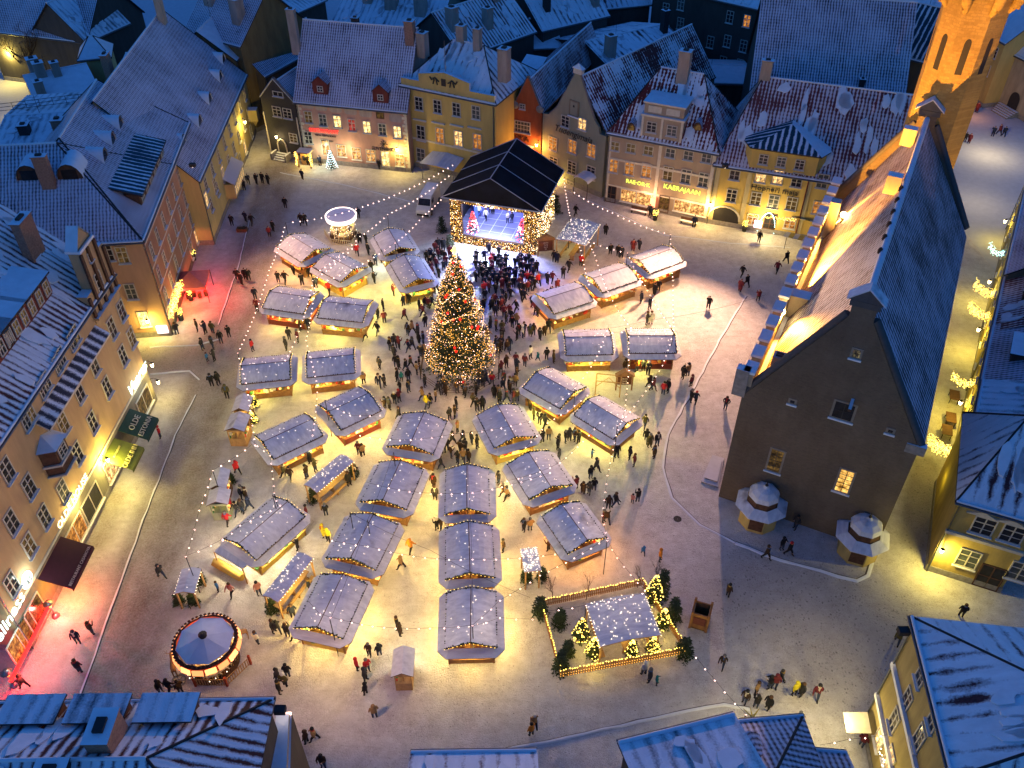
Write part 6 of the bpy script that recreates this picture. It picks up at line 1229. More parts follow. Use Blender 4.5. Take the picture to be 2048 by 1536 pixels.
for i, (px, py, H, rb, lab, k) in enumerate(FIRS):
    t, tips, rnd = fir('fir_tree', lab, g(px, py), H * .82, rb * .5, 50 + i, dens=2.2, frost=(k == 1), group=FG, z0=.15)
    if k == 2:
        m = MB()
        for j in range(90): s = rnd.random(); r = rb * .54 * (1 - s) ** .85 * 1.05 + .06; a = rnd.uniform(0, 6.283); m.octa((r * math.cos(a), r * math.sin(a), .2 + (H * .95 - .2) * s), .05)
        tag(m.build('tree_lights', [E_YEL], t), kind='stuff')
    if i in (9, 10, 12, 16): lamp('POINT', (0, -rb - .4, 1.2), 45, (1, .72, .10), t, .2, name='fir_light')
def bare_tree(lab, P, H, seed, spread=.55, depth=5, group='leafless trees', rb=None):
    rnd = random.Random(seed); t = thing('bare_tree', lab, 'tree', P, 0, group); tr, cr = MB(), MB()
    def br(p, d, ln, r, lv):
        q = p + d * ln; mid = p + d * ln * .5 + Vector((rnd.uniform(-1, 1), rnd.uniform(-1, 1), 0)) * ln * .06
        (tr if lv == 0 else cr).tube([p, mid, q], [r, r * .85, r * .68], 5 if lv < 3 else 3, 0, False)
        if lv >= depth: return
        for _ in range(rnd.choice((2, 3, 3)) if lv else 4):
            nd = (d + Vector((rnd.uniform(-1, 1), rnd.uniform(-1, 1), rnd.uniform(-.15, .5))) * spread * 1.3).normalized(); br(q if rnd.random() < .7 else mid, nd, ln * rnd.uniform(.6, .82), r * .62, lv + 1)
    br(Vector((0, 0, 0)), Vector((rnd.uniform(-.08, .08), rnd.uniform(-.08, .08), 1)).normalized(), H * .28, rb or H * .022, 0); tr.build('trunk', [BARK], t); cr.build('crown', [BARK], t); return t
bare_tree('large leafless tree in the upper left yard', g(78, 172), 13, 3, .6, 6); bare_tree('second leafless tree leaning in the upper left yard', g(60, 165), 10, 8, .65, 5)
for i, (px, py, lab) in enumerate(((1172, 1200, 'bare sapling at the back fence of the pen left of the hut'), (1105, 1200, 'bare sapling beside the left corner fir of the pen'), (1275, 1175, 'bare sapling just behind the pen top corner'), (1310, 1165, 'tall bare sapling beyond the top corner fir'), (1217, 1290, 'bare sapling poking above the front of the canopy hut'))): bare_tree(lab, g(px, py), 3.6, 20 + i, .35, 4, 'bare saplings round the pen', rb=.04)
# fenced pen
t = thing('picket_fence', 'brown picket fence strung with bulbs around the lit fir pen', 'fence', (0, 0, 0)); C = [g(*p) for p in ((1121, 1355), (1372, 1308), (1283, 1172), (1082, 1215))]
for a, b in zip(C, C[1:] + C[:1]):
    d = (b - a); n = int(d.length / .17); d.normalize(); nn = Vector((-d.y, d.x, 0)); m = MB(); rz = math.atan2(d.y, d.x)
    for i in range(n): q = a + d * (.17 * i); m.box(-.055, .055, -.015, .015, .08, 1.0, 0, rz, (q.x, q.y))
    for z in (.35, .8): m.tube([a + Vector((0, 0, z)) - nn * .03, b + Vector((0, 0, z)) - nn * .03], .035, 4)
    m.build('fence_side', [M_WOOD], t)
m = MB(); rnd = random.Random(4)
for a, b in zip(C, C[1:] + C[:1]):
    n = int((b - a).length / .22)
    for i in range(n):
        q = a.lerp(b, i / n); m.octa((q.x + rnd.uniform(-.06, .06), q.y + rnd.uniform(-.06, .06), 1.05), .055)
a, b = C[0], C[1]
for z in (.3, .62):
    for i in range(50): q = a.lerp(b, i / 50); m.octa((q.x, q.y - .08, z), .035, 1)
tag(m.build('fence_bulbs', [E_YEL, emis('amber_dots', (1, .5, .08), 4)], t), kind='stuff')
for f in (.2, .5, .8): q = a.lerp(b, f); lamp('POINT', (q.x + .1, q.y - .5, 1.1), 16, (1, .6, .1), t, .2, name='fence_light')
q = g(1240, 1290); lamp('POINT', (q.x, q.y, 1.0), 40, (1, .75, .1), t, .2, name='pen_light')
# ---------------------------------------------------------------- stage
SF = Frame(g(905, 480), g(1072, 507)); SL = SF.L; t = STG = thing('concert_stage', 'covered concert stage with black peaked roof and bulb studded frame', 'stage', SF.o, SF.rz)
zt = SF.hit(903, 385).z; iz0, iz1 = 1.2, SF.hit(930, 405).z; xi0 = SF.hit(926, 440).x; xi1 = SF.hit(1049, 450).x; SD = 9.0
m = MB(); m.box(0, SL, -.4, 0, 0, iz0); m.box(0, xi0, -.4, 0, iz0, zt); m.box(xi1, SL, -.4, 0, iz0, zt); m.box(xi0, xi1, -.4, 0, iz1, zt); m.build('front_frame', [plain('frame_brown', (.06, .03, .015))], t)
m = MB(); m.box(0, SL, .01, SD, .2, iz0); m.build('stage_deck', [plain('deck_dark', (.05, .05, .06))], t)
FLM = NT('stage_floor', .25); s_ = FLM.sep(FLM.co.outputs['Object']); a_ = FLM.math('ABSOLUTE', FLM.math('SUBTRACT', FLM.math('FRACT', FLM.math('DIVIDE', s_[0], 1.6)), .5)); b_ = FLM.math('ABSOLUTE', FLM.math('SUBTRACT', FLM.math('FRACT', FLM.math('DIVIDE', s_[1], 1.6)), .5))
FLM.base(FLM.mix(FLM.ramp(FLM.math('MAXIMUM', a_, b_), [(.475, 0), (.49, 1)]), FLM.mix(FLM.noise(FLM.co.outputs['Object'], .5), (.10, .11, .20), (.20, .20, .34)), (.5, .55, .7)))
m = MB(); m.box(.2, SL - .2, .02, SD - .2, iz0, iz0 + .03); m.build('floor', [FLM.m], t)
m = MB(); m.box(.0, .15, 0, SD, iz0, zt + .2); m.box(SL - .15, SL, 0, SD, iz0, zt + .2); m.box(0, SL, SD - .15, SD, iz0, zt + .2); m.build('side_drapes', [plain('black_drape', (.012, .012, .016))], t)
rx0, rx1 = SF.hit(889, 370).x, SF.hit(1089, 400).x; zE = zt - .1; pk = SF.hit(985, 347).z; xm = (rx0 + rx1) / 2
RBK = plain('black_stage_roof', (.006, .007, .012), .95, var=.6, scale=.6)
m = MB(); m.uvon = True; y0, y1 = -1.4, SD + 1.2
m.slab([(rx0, y0, zE), (xm, y0, pk), (xm, y1, pk), (rx0, y1, zE)], .2, 0, 0); m.slab([(xm, y0, pk), (rx1, y0, zE), (rx1, y1, zE), (xm, y1, pk)], .2, 0, 0)
m.add([(rx0, y0 + .05, zE), (rx1, y0 + .05, zE), (xm, y0 + .05, pk - .1)], [(0, 1, 2)]); m.add([(rx0, y1 - .05, zE), (rx1, y1 - .05, zE), (xm, y1 - .05, pk - .1)], [(1, 0, 2)]); m.build('roof', [RBK], t)
m = MB()
for f in (0, .33, .66, 1): y = y0 + (y1 - y0) * f; m.tube([(rx0, y, zE + .06), (xm, y, pk + .06), (rx1, y, zE + .06)], .06, 4)
m.tube([(xm, y0, pk + .06), (xm, y1, pk + .06)], .07, 4); m.tube([(rx0, y0, zE), (rx1, y0, zE)], .1, 4); m.tube([(rx1, y0, zE), (rx1, y1, zE)], .08, 4); m.build('roof_trim', [plain('pale_piping', (.42, .45, .52))], t)
m = MB(); rnd = random.Random(9)
for i in range(3900):
    x = rnd.uniform(0, SL); z = rnd.uniform(.05, zt)
    if xi0 < x < xi1 and iz0 < z < iz1: continue
    m.octa((x, -.45 - rnd.uniform(0, .06), z), rnd.uniform(.028, .05), rnd.choice((0, 0, 1, 1, 1, 2)))
for i in range(1100): m.octa((SL + .08 + rnd.uniform(0, .05), rnd.uniform(-.4, SD), rnd.uniform(.1, zt)), rnd.uniform(.03, .05), rnd.choice((0, 1, 2)))
tag(m.build('frame_lights', [emis('stage_gold', (1, .60, .10), 3.4), emis('stage_amber', (1, .38, .05), 1.5), E_BULB], t), kind='stuff')
for x, y, pw, c in ((SL * .25, 2.5, 900, (.60, .74, 1)), (SL * .5, 1.5, 1500, (.78, .84, 1)), (SL * .8, 2.5, 1500, (.22, .24, 1)), (SL * .5, 6, 900, (.4, .4, 1))): lamp('POINT', (x, y, iz1 - .6), pw, c, t, .4, name='stage_light')
l = lamp('SPOT', (0, 0, 0), 17000, (.60, .70, 1), t, .6, None, 120, .8, 'stage_wash'); aim(l, (SL * .5, -.8, zt - .2), (SL * .5, -3.5, 0)); l = lamp('SPOT', (0, 0, 0), 12000, (.12, .16, 1), t, .6, None, 110, .8, 'stage_wash'); aim(l, (SL * .7, -.8, zt - .2), (SL * .75, -7, 0))
m = MB()
for k in range(5): m.octa((SL * (.2 + .15 * k), SD * .75, iz1 - .8), .3)
m.build('stage_lamps', [emis('stage_lamp', (.9, .95, 1), 30)], t)
m = MB(); m.box(xi0, xi0 + .4, 4.5, 8.0, iz0, iz1); m.box(SL * .3, SL * .8, SD - .5, SD - .4, iz0, iz1 - .4); m.build('backdrop_screen', [emis('screen_blue', (.08, .14, .75), 1.6)], t)
for x, nm in ((xi0 + 1.0, 'left'), (xi1 - .6, 'right')):
    p = SF.wor(x, 1.0, iz0); tt, tips, rnd = fir('stage_tree', 'red and white lit artificial tree on the %s side of the stage' % nm, p, 3.0, .75, 70 + int(x), group='lit trees on the stage', z0=.05); m = MB()
    for j in range(170): s = rnd.random(); r = .8 * (1 - s) ** .85 + .05; a = rnd.uniform(0, 6.283); m.octa((r * math.cos(a), r * math.sin(a), .05 + 2.95 * s), .075, 0 if s < .6 and rnd.random() < .5 else 1)
    tag(m.build('tree_lights', [emis('tree_white', (1, .85, .9), 6), emis('tree_red', (1, .04, .05), 4)], tt), kind='stuff')
# ---------------------------------------------------------------- carousels
def horse(m, c, a, mi=0):
    x, y, z = c; ca, sa = math.cos(a), math.sin(a); f = lambda u, v, w: (x + u * ca - v * sa, y + u * sa + v * ca, z + w)
    m.tube([f(-.45, 0, 0), f(-.2, 0, .08), f(.3, 0, .08), f(.5, 0, .3), f(.62, 0, .55), f(.85, 0, .45)], [.12, .2, .2, .14, .11, .07], 6, mi)
    for u, v in ((-.35, .12), (-.35, -.12), (.32, .12), (.32, -.12)): m.tube([f(u, v, -.05), f(u + .08, v, -.35), f(u, v, -.65)], [.08, .06, .05], 5, mi)
    m.tube([f(-.5, 0, .05), f(-.75, 0, -.3)], [.06, .02], 4, mi)
def carousel(lab, P, Rr, H, big):
    t = thing('carousel', lab, 'carousel', P, 0, 'merry go rounds'); ph = R(22.5)
    m = MB(); m.lathe((0, 0, 0), [(.02, .3), (Rr * .93, .3), (Rr * .93, .05)], 24); m.build('platform', [M_DWOOD], t)
    if big:
        m = MB(); m.lathe((0, 0, 0), [(Rr, H), (Rr * .5, H + .35), (.25, H + .65)], 8, 0, ph, False); m.lathe((0, 0, 0), [(.3, H + .62), (.34, H + .85), (.02, H + .95)], 10, 1); m.build('roof', [snow('carousel_snow', (.80, .84, .90)), M_DARK], t)
        m = MB(); m.lathe((0, 0, 0), [(Rr * 1.0, H - .02), (Rr * 1.05, H + .05), (Rr * 1.12, H - .15)], 16); 
        for k in range(48): a = 6.283 * k / 48; m.octa((Rr * 1.1 * math.cos(a), Rr * 1.1 * math.sin(a), H + .02), .14)
        m.build('cornice', [plain('carousel_dark', (.08, .03, .02))], t)
        for k in range(16):
            a = 6.283 * k / 16; m = MB(); m.box(-.05, .03, -Rr * .19, Rr * .19, -.75, -.25); o = m.build('lit_panel', [emis('carousel_panel' + str(k % 2), (1, .36, .12), 3 if k % 2 else 1.6)], t, (Rr * 1.1 * math.cos(a), Rr * 1.1 * math.sin(a), H)); o.rotation_euler = (0, R(-12), a)
        m = MB(); m.lathe((0, 0, 0), [(Rr * 1.08, H - .2), (Rr * 1.12, H - .9)], 16, 0, ph); m.build('rounding_board', [plain('carousel_red', (.3, .05, .02))], t)
    else:
        m = MB(); m.lathe((0, 0, 0), [(Rr * .98, H + .35), (Rr * .5, H + .25), (.02, H + .3)], 20); m.build('roof', [snow('carousel_snow', (.80, .84, .90))], t)
        m = MB(); m.lathe((0, 0, 0), [(Rr, H + .45), (Rr * 1.06, H + .35), (Rr * 1.02, H - .15), (Rr * .96, H - .1), (Rr * .96, H + .4)], 24); m.build('light_ring', [emis('ring_white', (1, .80, .74), 2.2)], t)
    m = MB(); m.lathe((0, 0, 0), [(Rr * .32, .3), (Rr * .30, H * .5), (Rr * .36, H)], 12); m.build('centre_drum', [glass_lit('carousel_drum', (.5, .14, .02), (1, .72, .25), 1.6)], t)
    n = 12 if big else 8; hm = MB(); horse(hm, (0, 0, 0), math.pi / 2, 0); hme = hm.mesh('horse', [plain('painted_horse', (.75, .62, .42), .4)])
    pm = MB(); pm.tube([(0, 0, .3), (0, 0, H)], .035, 6); pme = pm.mesh('pole', [plain('brass', (.8, .5, .15), .3, .8)])
    for k in range(n):
        for rr, dz in ((.8, 0), (.56, .2)) if big else ((.72, 0),):
            a = 6.283 * k / n + rr; x, y = Rr * rr * math.cos(a), Rr * rr * math.sin(a); obj('horse', hme, t, (x, y, 1.15 + .2 * math.sin(k * 2.1)), a); obj('pole', pme, t, (x, y, 0))
    m = MB()
    for k in range(150 if big else 90): a = random.uniform(0, 6.283); rr = Rr * random.uniform(.35, 1.0); m.octa((rr * math.cos(a), rr * math.sin(a), random.uniform(.5, H - .3)), .04)
    tag(m.build('carousel_bulbs', [E_BULB], t), kind='stuff')
    for k in range(4): a = 6.283 * k / 4 + .6; lamp('POINT', (Rr * .65 * math.cos(a), Rr * .65 * math.sin(a), H - .5), 90 if big else 70, (1, .5, .12) if big else (1, .8, .3), t, .15, name='carousel_light')
    return t
CB = g(428, 1325); carousel('big carousel with an eight sided pale snowy roof at the lower left', CB, 2.2, 3.1, True); CS = g(688, 474); carousel('small yellow carousel with a glowing white rim at the far left', CS, 2.0, 3.0, False)
t = thing('carousel_fence', 'slatted orange fence curving round the front of the big carousel', 'fence', (0, 0, 0), 0, 'low fences at the carousels'); P = [g(*p) for p in ((357, 1310), (392, 1372), (455, 1372), (502, 1328))]
for a, b in zip(P[:-1], P[1:]):
    d = b - a; n = int(d.length / .2); rz = math.atan2(d.y, d.x); m = MB()
    for i in range(n): q = a.lerp(b, i / n); m.box(-.035, .035, -.02, .02, .08, .95, 0, rz, (q.x, q.y))
    for z in (.15, .9): m.tube([a + Vector((0, 0, z)), b + Vector((0, 0, z))], .035, 4)
    m.build('fence_side', [M_LOG], t)
for q in P: m = MB(); m.box(-.08, .08, -.08, .08, 0, 1.2); m.build('post', [plain('red_post', (.3, .05, .02))], t, q)
t = thing('carousel_fence', 'pale slatted fence before the small yellow carousel', 'fence', (0, 0, 0), 0, 'low fences at the carousels'); P = [g(*p) for p in ((650, 470), (664, 490), (705, 494), (722, 470))]
for a, b in zip(P[:-1], P[1:]):
    d = b - a; n = int(d.length / .25); rz = math.atan2(d.y, d.x); m = MB()
    for i in range(n): q = a.lerp(b, i / n); m.box(-.04, .04, -.02, .02, .08, .95, 0, rz, (q.x, q.y))
    for z in (.15, .9): m.tube([a + Vector((0, 0, z)), b + Vector((0, 0, z))], .035, 4)
    m.build('fence_side', [plain('pale_fence', (.6, .55, .4))], t)
# ---------------------------------------------------------------- van behind the stage
def van():
    t = thing('delivery_van', 'white delivery van parked at the left side of the stage', 'van', g(858, 415), 0); d = g(853, 425) - g(885, 368); t.rotation_euler = (0, 0, math.atan2(d.y, d.x)); w = .98
    pr = [(-2.7, .35), (-2.75, 2.35), (-2.6, 2.5), (1.2, 2.5), (1.55, 2.35), (2.15, 1.45), (2.85, 1.15), (3.0, .9), (3.0, .35)]; m = MB(); V = []
    for y in (-w, w): V += [(x, y * (1 if z < 1.5 else .92), z) for x, z in pr]
    n = len(pr); m.add(V, [tuple(range(n - 1, -1, -1)), tuple(range(n, 2 * n))] + [(i, i + 1, n + i + 1, n + i) for i in range(n - 1)] + [(n - 1, 0, n, 2 * n - 1)]); m.build('body', [plain('van_white', (.62, .62, .60), .3, var=.05)], t)
    m = MB(); m.add([(1.60, -.82, 2.28), (1.60, .82, 2.28), (2.17, .88, 1.5), (2.17, -.88, 1.5)], [(0, 3, 2, 1)]); m.build('windscreen', [G_DARK], t)
    for s_ in (-1, 1): m = MB(); m.box(.7, 1.7, s_ * .97 - .02, s_ * .97 + .02, 1.5, 2.1); m.build('side_window', [G_DARK], t)
    for s_ in (-1, 1): m = MB(); m.box(2.86, 3.02, s_ * .72 - .2, s_ * .72 + .2, .85, 1.05); m.build('headlight', [plain('headlight_glass', (.7, .7, .65), .1)], t)
    for x in (-1.8, 1.95):
        for s_ in (-1, 1): m = MB(); m.tube([(0, -.12, 0), (0, .12, 0)], .36, 12, 0); o = m.build('wheel', [M_DARK], t, (x, s_ * .92, .36)); m = MB(); m.tube([(0, s_ * .125 - .01, 0), (0, s_ * .125 + .01, 0)], .2, 10); m.build('rim', [M_METAL], o)
    m = MB(); m.box(2.95, 3.08, -.85, .85, .35, .62); m.build('bumper', [M_DARK], t)
    m = MB(); m.box(-2.6, 1.1, -.85, .85, 2.5, 2.55); m.build('roof_snow', [M_SNOW], t)
van()
# ---------------------------------------------------------------- red tent
P = g(392, 590); t = thing('red_tent', 'square pavilion tent glowing red in front of the peach house', 'tent', P, R(8)); m = MB(); w = 1.9; RC = plain('red_canvas', (.5, .12, .12))
m.add([(-w, -w, 2.3), (w, -w, 2.3), (w, w, 2.3), (-w, w, 2.3), (0, 0, 3.5)], [(0, 1, 4), (1, 2, 4), (2, 3, 4), (3, 0, 4)]); m.add([(-w, -w, 2.3), (w, -w, 2.3), (w, w, 2.3), (-w, w, 2.3), (-w, -w, 2.0), (w, -w, 2.0), (w, w, 2.0), (-w, w, 2.0)], [(0, 4, 5, 1), (1, 5, 6, 2), (2, 6, 7, 3), (3, 7, 4, 0)]); m.build('canvas', [RC], t)
for x in (-w, w):
    for y in (-w, w): m = MB(); m.tube([(0, 0, 0), (0, 0, 2.3)], .05, 6); m.build('pole', [M_DARK], t, (x, y, 0))
for x, y, pw in ((.3, -.3, 1100), (2.1, -1.9, 800), (-.8, -2.1, 450)): lamp('POINT', (x, y, 1.9), pw, (1, .03, .02), t, .15, name='red_heater_light')
m = MB()
for k in range(4): m.box(-1 + k * .7, -.6 + k * .7, -.8 + .3 * (k % 2), -.4 + .3 * (k % 2), 0, .75)
m.build('seats', [M_DWOOD], t)
# lit fir garland at the corner of the peach house and heaters along the left street
m = MB(); rnd = random.Random(3); a, b = W2.fr.wor(.3, -.4, 2.6), W2.fr.wor(6.4, -.6, 3.0)
for k in range(380): q = a.lerp(b, rnd.random()); m.octa((q.x + rnd.uniform(-.3, .3), q.y + rnd.uniform(-.3, .3), q.z + rnd.uniform(-.5, .4)), .05)
tag(m.build('corner_light_garland', [E_YEL]), 'thick yellow light garland along the peach house corner', 'string lights', kind='thing')
lamp('POINT', tuple(W2.fr.wor(3, -1.2, 2.4)), 200, (1, .75, .15), None, .3, name='garland_light'); lamp('POINT', tuple(W2.fr.wor(1.5, -1.0, 1.8)), 60, (.85, 1, .85), None, .2, name='garland_light')
for i, (px, py, c, pw, lab) in enumerate(((232, 915, (1, .05, .04), 700, 'orange glowing terrace heater under the olive awning'), (215, 960, (1, .30, .05), 330, 'fir decked terrace heater by the dark shop window'), (165, 1062, (1, .38, .05), 900, 'orange lit terrace seat by the menu panel'), (112, 1232, (1, .05, .04), 1300, 'glowing heater by the lattice gate at the lower left'), (30, 1370, (1, .03, .02), 350, 'red glowing stove at the bottom left edge'))):
    t = thing('terrace_heater', lab, 'heater', g(px, py), 0, 'glowing heaters along the left street'); m = MB(); m.tube([(0, 0, 0), (0, 0, 1.5)], .06, 6); m.lathe((0, 0, 0), [(.35, 0), (.3, .2), (.08, .3)], 8); m.lathe((0, 0, 1.85), [(.1, .15), (.45, -.05), (.4, -.1)], 8); m.build('stand', [M_METAL], t); m = MB(); m.lathe((0, 0, 1.35), [(.02, 0), (.13, .05), (.13, .4), (.02, .45)], 8); m.build('glow_tube', [emis('heater_glow', (1, .25, .04), 9)], t); lamp('POINT', (.35, -.2, 1.3), pw, c, t, .2, name='heater_light')
# tubs with lit bouquets
for i, (px, py, lab) in enumerate(((363, 640, 'black tub with a yellow lit bouquet at the corner steps'), (383, 600, 'black tub with a glowing bouquet before the red tent'), (388, 520, 'yellow lit bouquet tub by the peach house wall'), (1488, 462, 'yellow lit bouquet in a black tub left of the yellow house door'), (1576, 468, 'yellow lit bouquet in a black tub right of the yellow house door'), (1310, 440, 'tub beside the cafe bench'))):
    t = thing('lit_planter', lab, 'planter', g(px, py), 0, 'black tubs with lit bouquets'); m = MB(); m.lathe((0, 0, 0), [(.02, 0), (.28, 0), (.36, .75), (.02, .75)], 10); m.build('tub', [M_DARK], t); m = MB(); needles(m, (0, 0, 1.1), .4, 60, random.Random(i), 0, 1.0, .15); m.build('boughs', [FOL[0], FOL[1]], t)
    m = MB(); rnd = random.Random(i)
    for k in range(40): m.octa((rnd.uniform(-.35, .35), rnd.uniform(-.35, .35), 1.1 + rnd.uniform(-.3, .45)), .05)
    tag(m.build('bouquet_bulbs', [E_YEL], t), kind='stuff'); lamp('POINT', (.1, -.5, 1.3), 22, (1, .8, .15), t, .15, name='bouquet_light')
# entrance shed with garlands by the pink house, frosty tree, bench and so on
t = thing('garland_porch', 'small timber porch wrapped in yellow lights before the pink house', 'porch', H1.fr.wor(H1.hit(618, 310).x, -1.3), H1.fr.rz); m = MB(); m.box(-1.1, 1.1, -.8, .9, 2.3, 2.5, 0, top=1)
for x in (-1, 1): m.box(x - .1, x + .1, -.75, -.55, 0, 2.3)
m.box(-.9, .9, .2, .3, 0, 2.3); m.build('timber', [M_LOG, M_SNOW], t); m = MB(); rnd = random.Random(1)
for k in range(130): x = rnd.choice((-1.15, 1.15)) + rnd.uniform(-.2, .2); m.octa((x, -.8 + rnd.uniform(-.1, .2), rnd.uniform(.2, 2.5)), .06)
tag(m.build('porch_lights', [E_YEL], t), kind='stuff'); lamp('POINT', (0, -.5, 1.9), 110, (1, .62, .12), t, .15, name='porch_light')
q = H1.fr.wor(H1.hit(669, 315).x, -1.4); t, tips, rnd = fir('fir_tree', 'fir wound with cold white lights at the pink house door', q, 3.0, .8, 91, group=FG); m = MB()
for k in range(110): s = k / 110; a = k * .5; r = .85 * (1 - s) ** .85 + .05; m.octa((r * math.cos(a), r * math.sin(a), .2 + 2.8 * s), .045)
tag(m.build('tree_lights', [emis('cold_white', (.65, .9, 1), 7)], t), kind='stuff')
for lab, h_, px, w in (('snowy bench under the cafe window of the beige house', H5, 1283, 2.4), ('bench right of the beige house door', H5, 1385, 2.4)):
    q = h_.fr.wor(h_.hit(px, 420).x, -1.4); t = thing('bench', lab, 'bench', q, h_.fr.rz, 'benches along the far row'); m = MB(); m.box(-w / 2, w / 2, -.25, .25, .4, .48, 0, top=1); m.build('seat', [M_DWOOD, M_SNOW], t); m = MB(); m.box(-w / 2, w / 2, .25, .3, .5, .9); m.build('backrest', [M_DWOOD], t)
    for x in (-w / 2 + .2, w / 2 - .2): m = MB(); m.box(x - .05, x + .05, -.2, .25, 0, .4); m.build('leg', [M_DARK], t)
# striped awnings at the arcade of the hall
for i, (px, py) in enumerate(((1612, 440), (1597, 478))):
    q = g(px, py, 2.6); t = thing('striped_awning', ('yellow and white striped awning at the far end of the hall arcade', 'small striped parasol canopy beside the far hall wall')[i], 'awning', q, hd + math.pi / 2); m = MB()
    for k in range(6): m.slab([(-1.8 + .6 * k, -1.2, 0), (-1.2 + .6 * k, -1.2, 0), (-1.2 + .6 * k, 1.2, .6), (-1.8 + .6 * k, 1.2, .6)], .04, k % 2)
    m.build('canvas', [plain('awning_yellow', (.6, .42, .08)), plain('awning_white', (.7, .65, .5))], t); lamp('POINT', (0, -.3, -.4), 120, (1, .72, .2), t, .15, name='awning_light')
    for x in (-1.6, 1.6): m = MB(); m.tube([(x, -1.1, -2.6), (x, -1.1, 0)], .04, 5); m.build('post', [M_DARK], t)
# lane garlands
def hang(lab, p, q, n, spread, drop, seed, mat=None):
    a, b = g(*p), g(*q); rnd = random.Random(seed); m = MB(); d = (b - a)
    for i in range(n):
        s = rnd.random(); c = a.lerp(b, s); z = 4.6 - .8 * math.sin(math.pi * s); nn = Vector((-d.y, d.x, 0)).normalized() * rnd.uniform(-spread, spread); m.octa((c.x + nn.x, c.y + nn.y, z - rnd.random() * drop), .04)
    pts = [(*(a.lerp(b, s / 8))[:2], 4.6 - .8 * math.sin(math.pi * s / 8)) for s in range(9)]; m.tube(pts, .02, 4, 1); return tag(m.build('light_curtain', [mat or E_YEL, M_CABLE]), lab, 'string lights', 'light curtains across the back lane', 'thing')
hang('thick yellow light curtain at the near mouth of the back lane', (1830, 935), (1912, 960), 520, .5, 1.2, 1); hang('light curtain above the parked tables in the back lane', (1878, 808), (1925, 822), 200, .4, .8, 2); hang('light curtain in the middle of the back lane', (1915, 665), (1975, 690), 330, .5, 1.0, 3); hang('light curtain just beyond the middle of the back lane', (1925, 622), (1985, 640), 300, .5, 1.0, 4); hang('blue white lights far up the back lane', (1955, 545), (1990, 560), 140, .3, .8, 5, emis('cyan_bulbs', (.5, 1, .9), 7))
for px, py, pw in ((1880, 870, 260), (1900, 760, 260), (1930, 660, 230), (1950, 560, 200), (1870, 950, 60)): lamp('POINT', tuple(g(px, py, 3.6)), pw, (1, .82, .08), None, .3, name='lane_light')
for i, (px, py) in enumerate(((1905, 800), (1898, 845), (1890, 870))):
    t = thing('terrace_table', ('dark table set nearest the red lamp in the back lane', 'dark table pushed to the lane wall in the middle of its row', 'snow dusted table nearest the thick light curtain')[i], 'table', g(px, py), R(70), 'tables in the back lane'); m = MB(); m.box(-.8, .8, -.5, .5, .7, .76, 0); m.build('table_top', [M_DWOOD], t)
    for x in (-.7, .7):
        for y in (-.4, .4): m = MB(); m.box(x - .03, x + .03, y - .03, y + .03, 0, .7); m.build('leg', [M_DARK], t)
# light strings over the market
def string(lab, pts, poles=(), lit=True, z=5.0, sag=.5, step=.85, cab=M_CABLE, pw=26, bm=None):
    t = thing('string_lights', lab, 'string lights', (0, 0, 0), 0, 'strings of bulbs over the market'); P = [g(p[0], p[1], p[2] if len(p) > 2 else z) for p in pts]; m = MB(); bl = MB()
    for a, b in zip(P[:-1], P[1:]):
        Ln = (b - a).length; n = max(2, int(Ln / step)); sg = sag * min(1, Ln / 14); Q = []
        for i in range(n + 1): s = i / n; Q.append(a.lerp(b, s) - Vector((0, 0, sg * 4 * s * (1 - s))))
        m.tube(Q, .014, 3, 0, False)
        if lit:
            for q in Q[1:]: bl.octa((q.x, q.y, q.z - .07), .062, 0, 1.25)
            k = max(1, int(Ln / 7))
            for i in range(k): s = (i + .5) / k; q = a.lerp(b, s); lamp('POINT', (q.x, q.y, q.z - .25 - sg * .8), pw, (1, .74, .45), t, .12, name='string_glow')
    m.build('cable', [cab], t)
    if lit: tag(bl.build('bulbs', [bm or E_PINK], t), kind='stuff')
    for k in poles: q = P[k]; pm = MB(); pm.tube([(0, 0, 0), (0, 0, q.z)], .04, 6); pm.build('pole', [M_DARK], t, (q.x, q.y, 0))
    return t
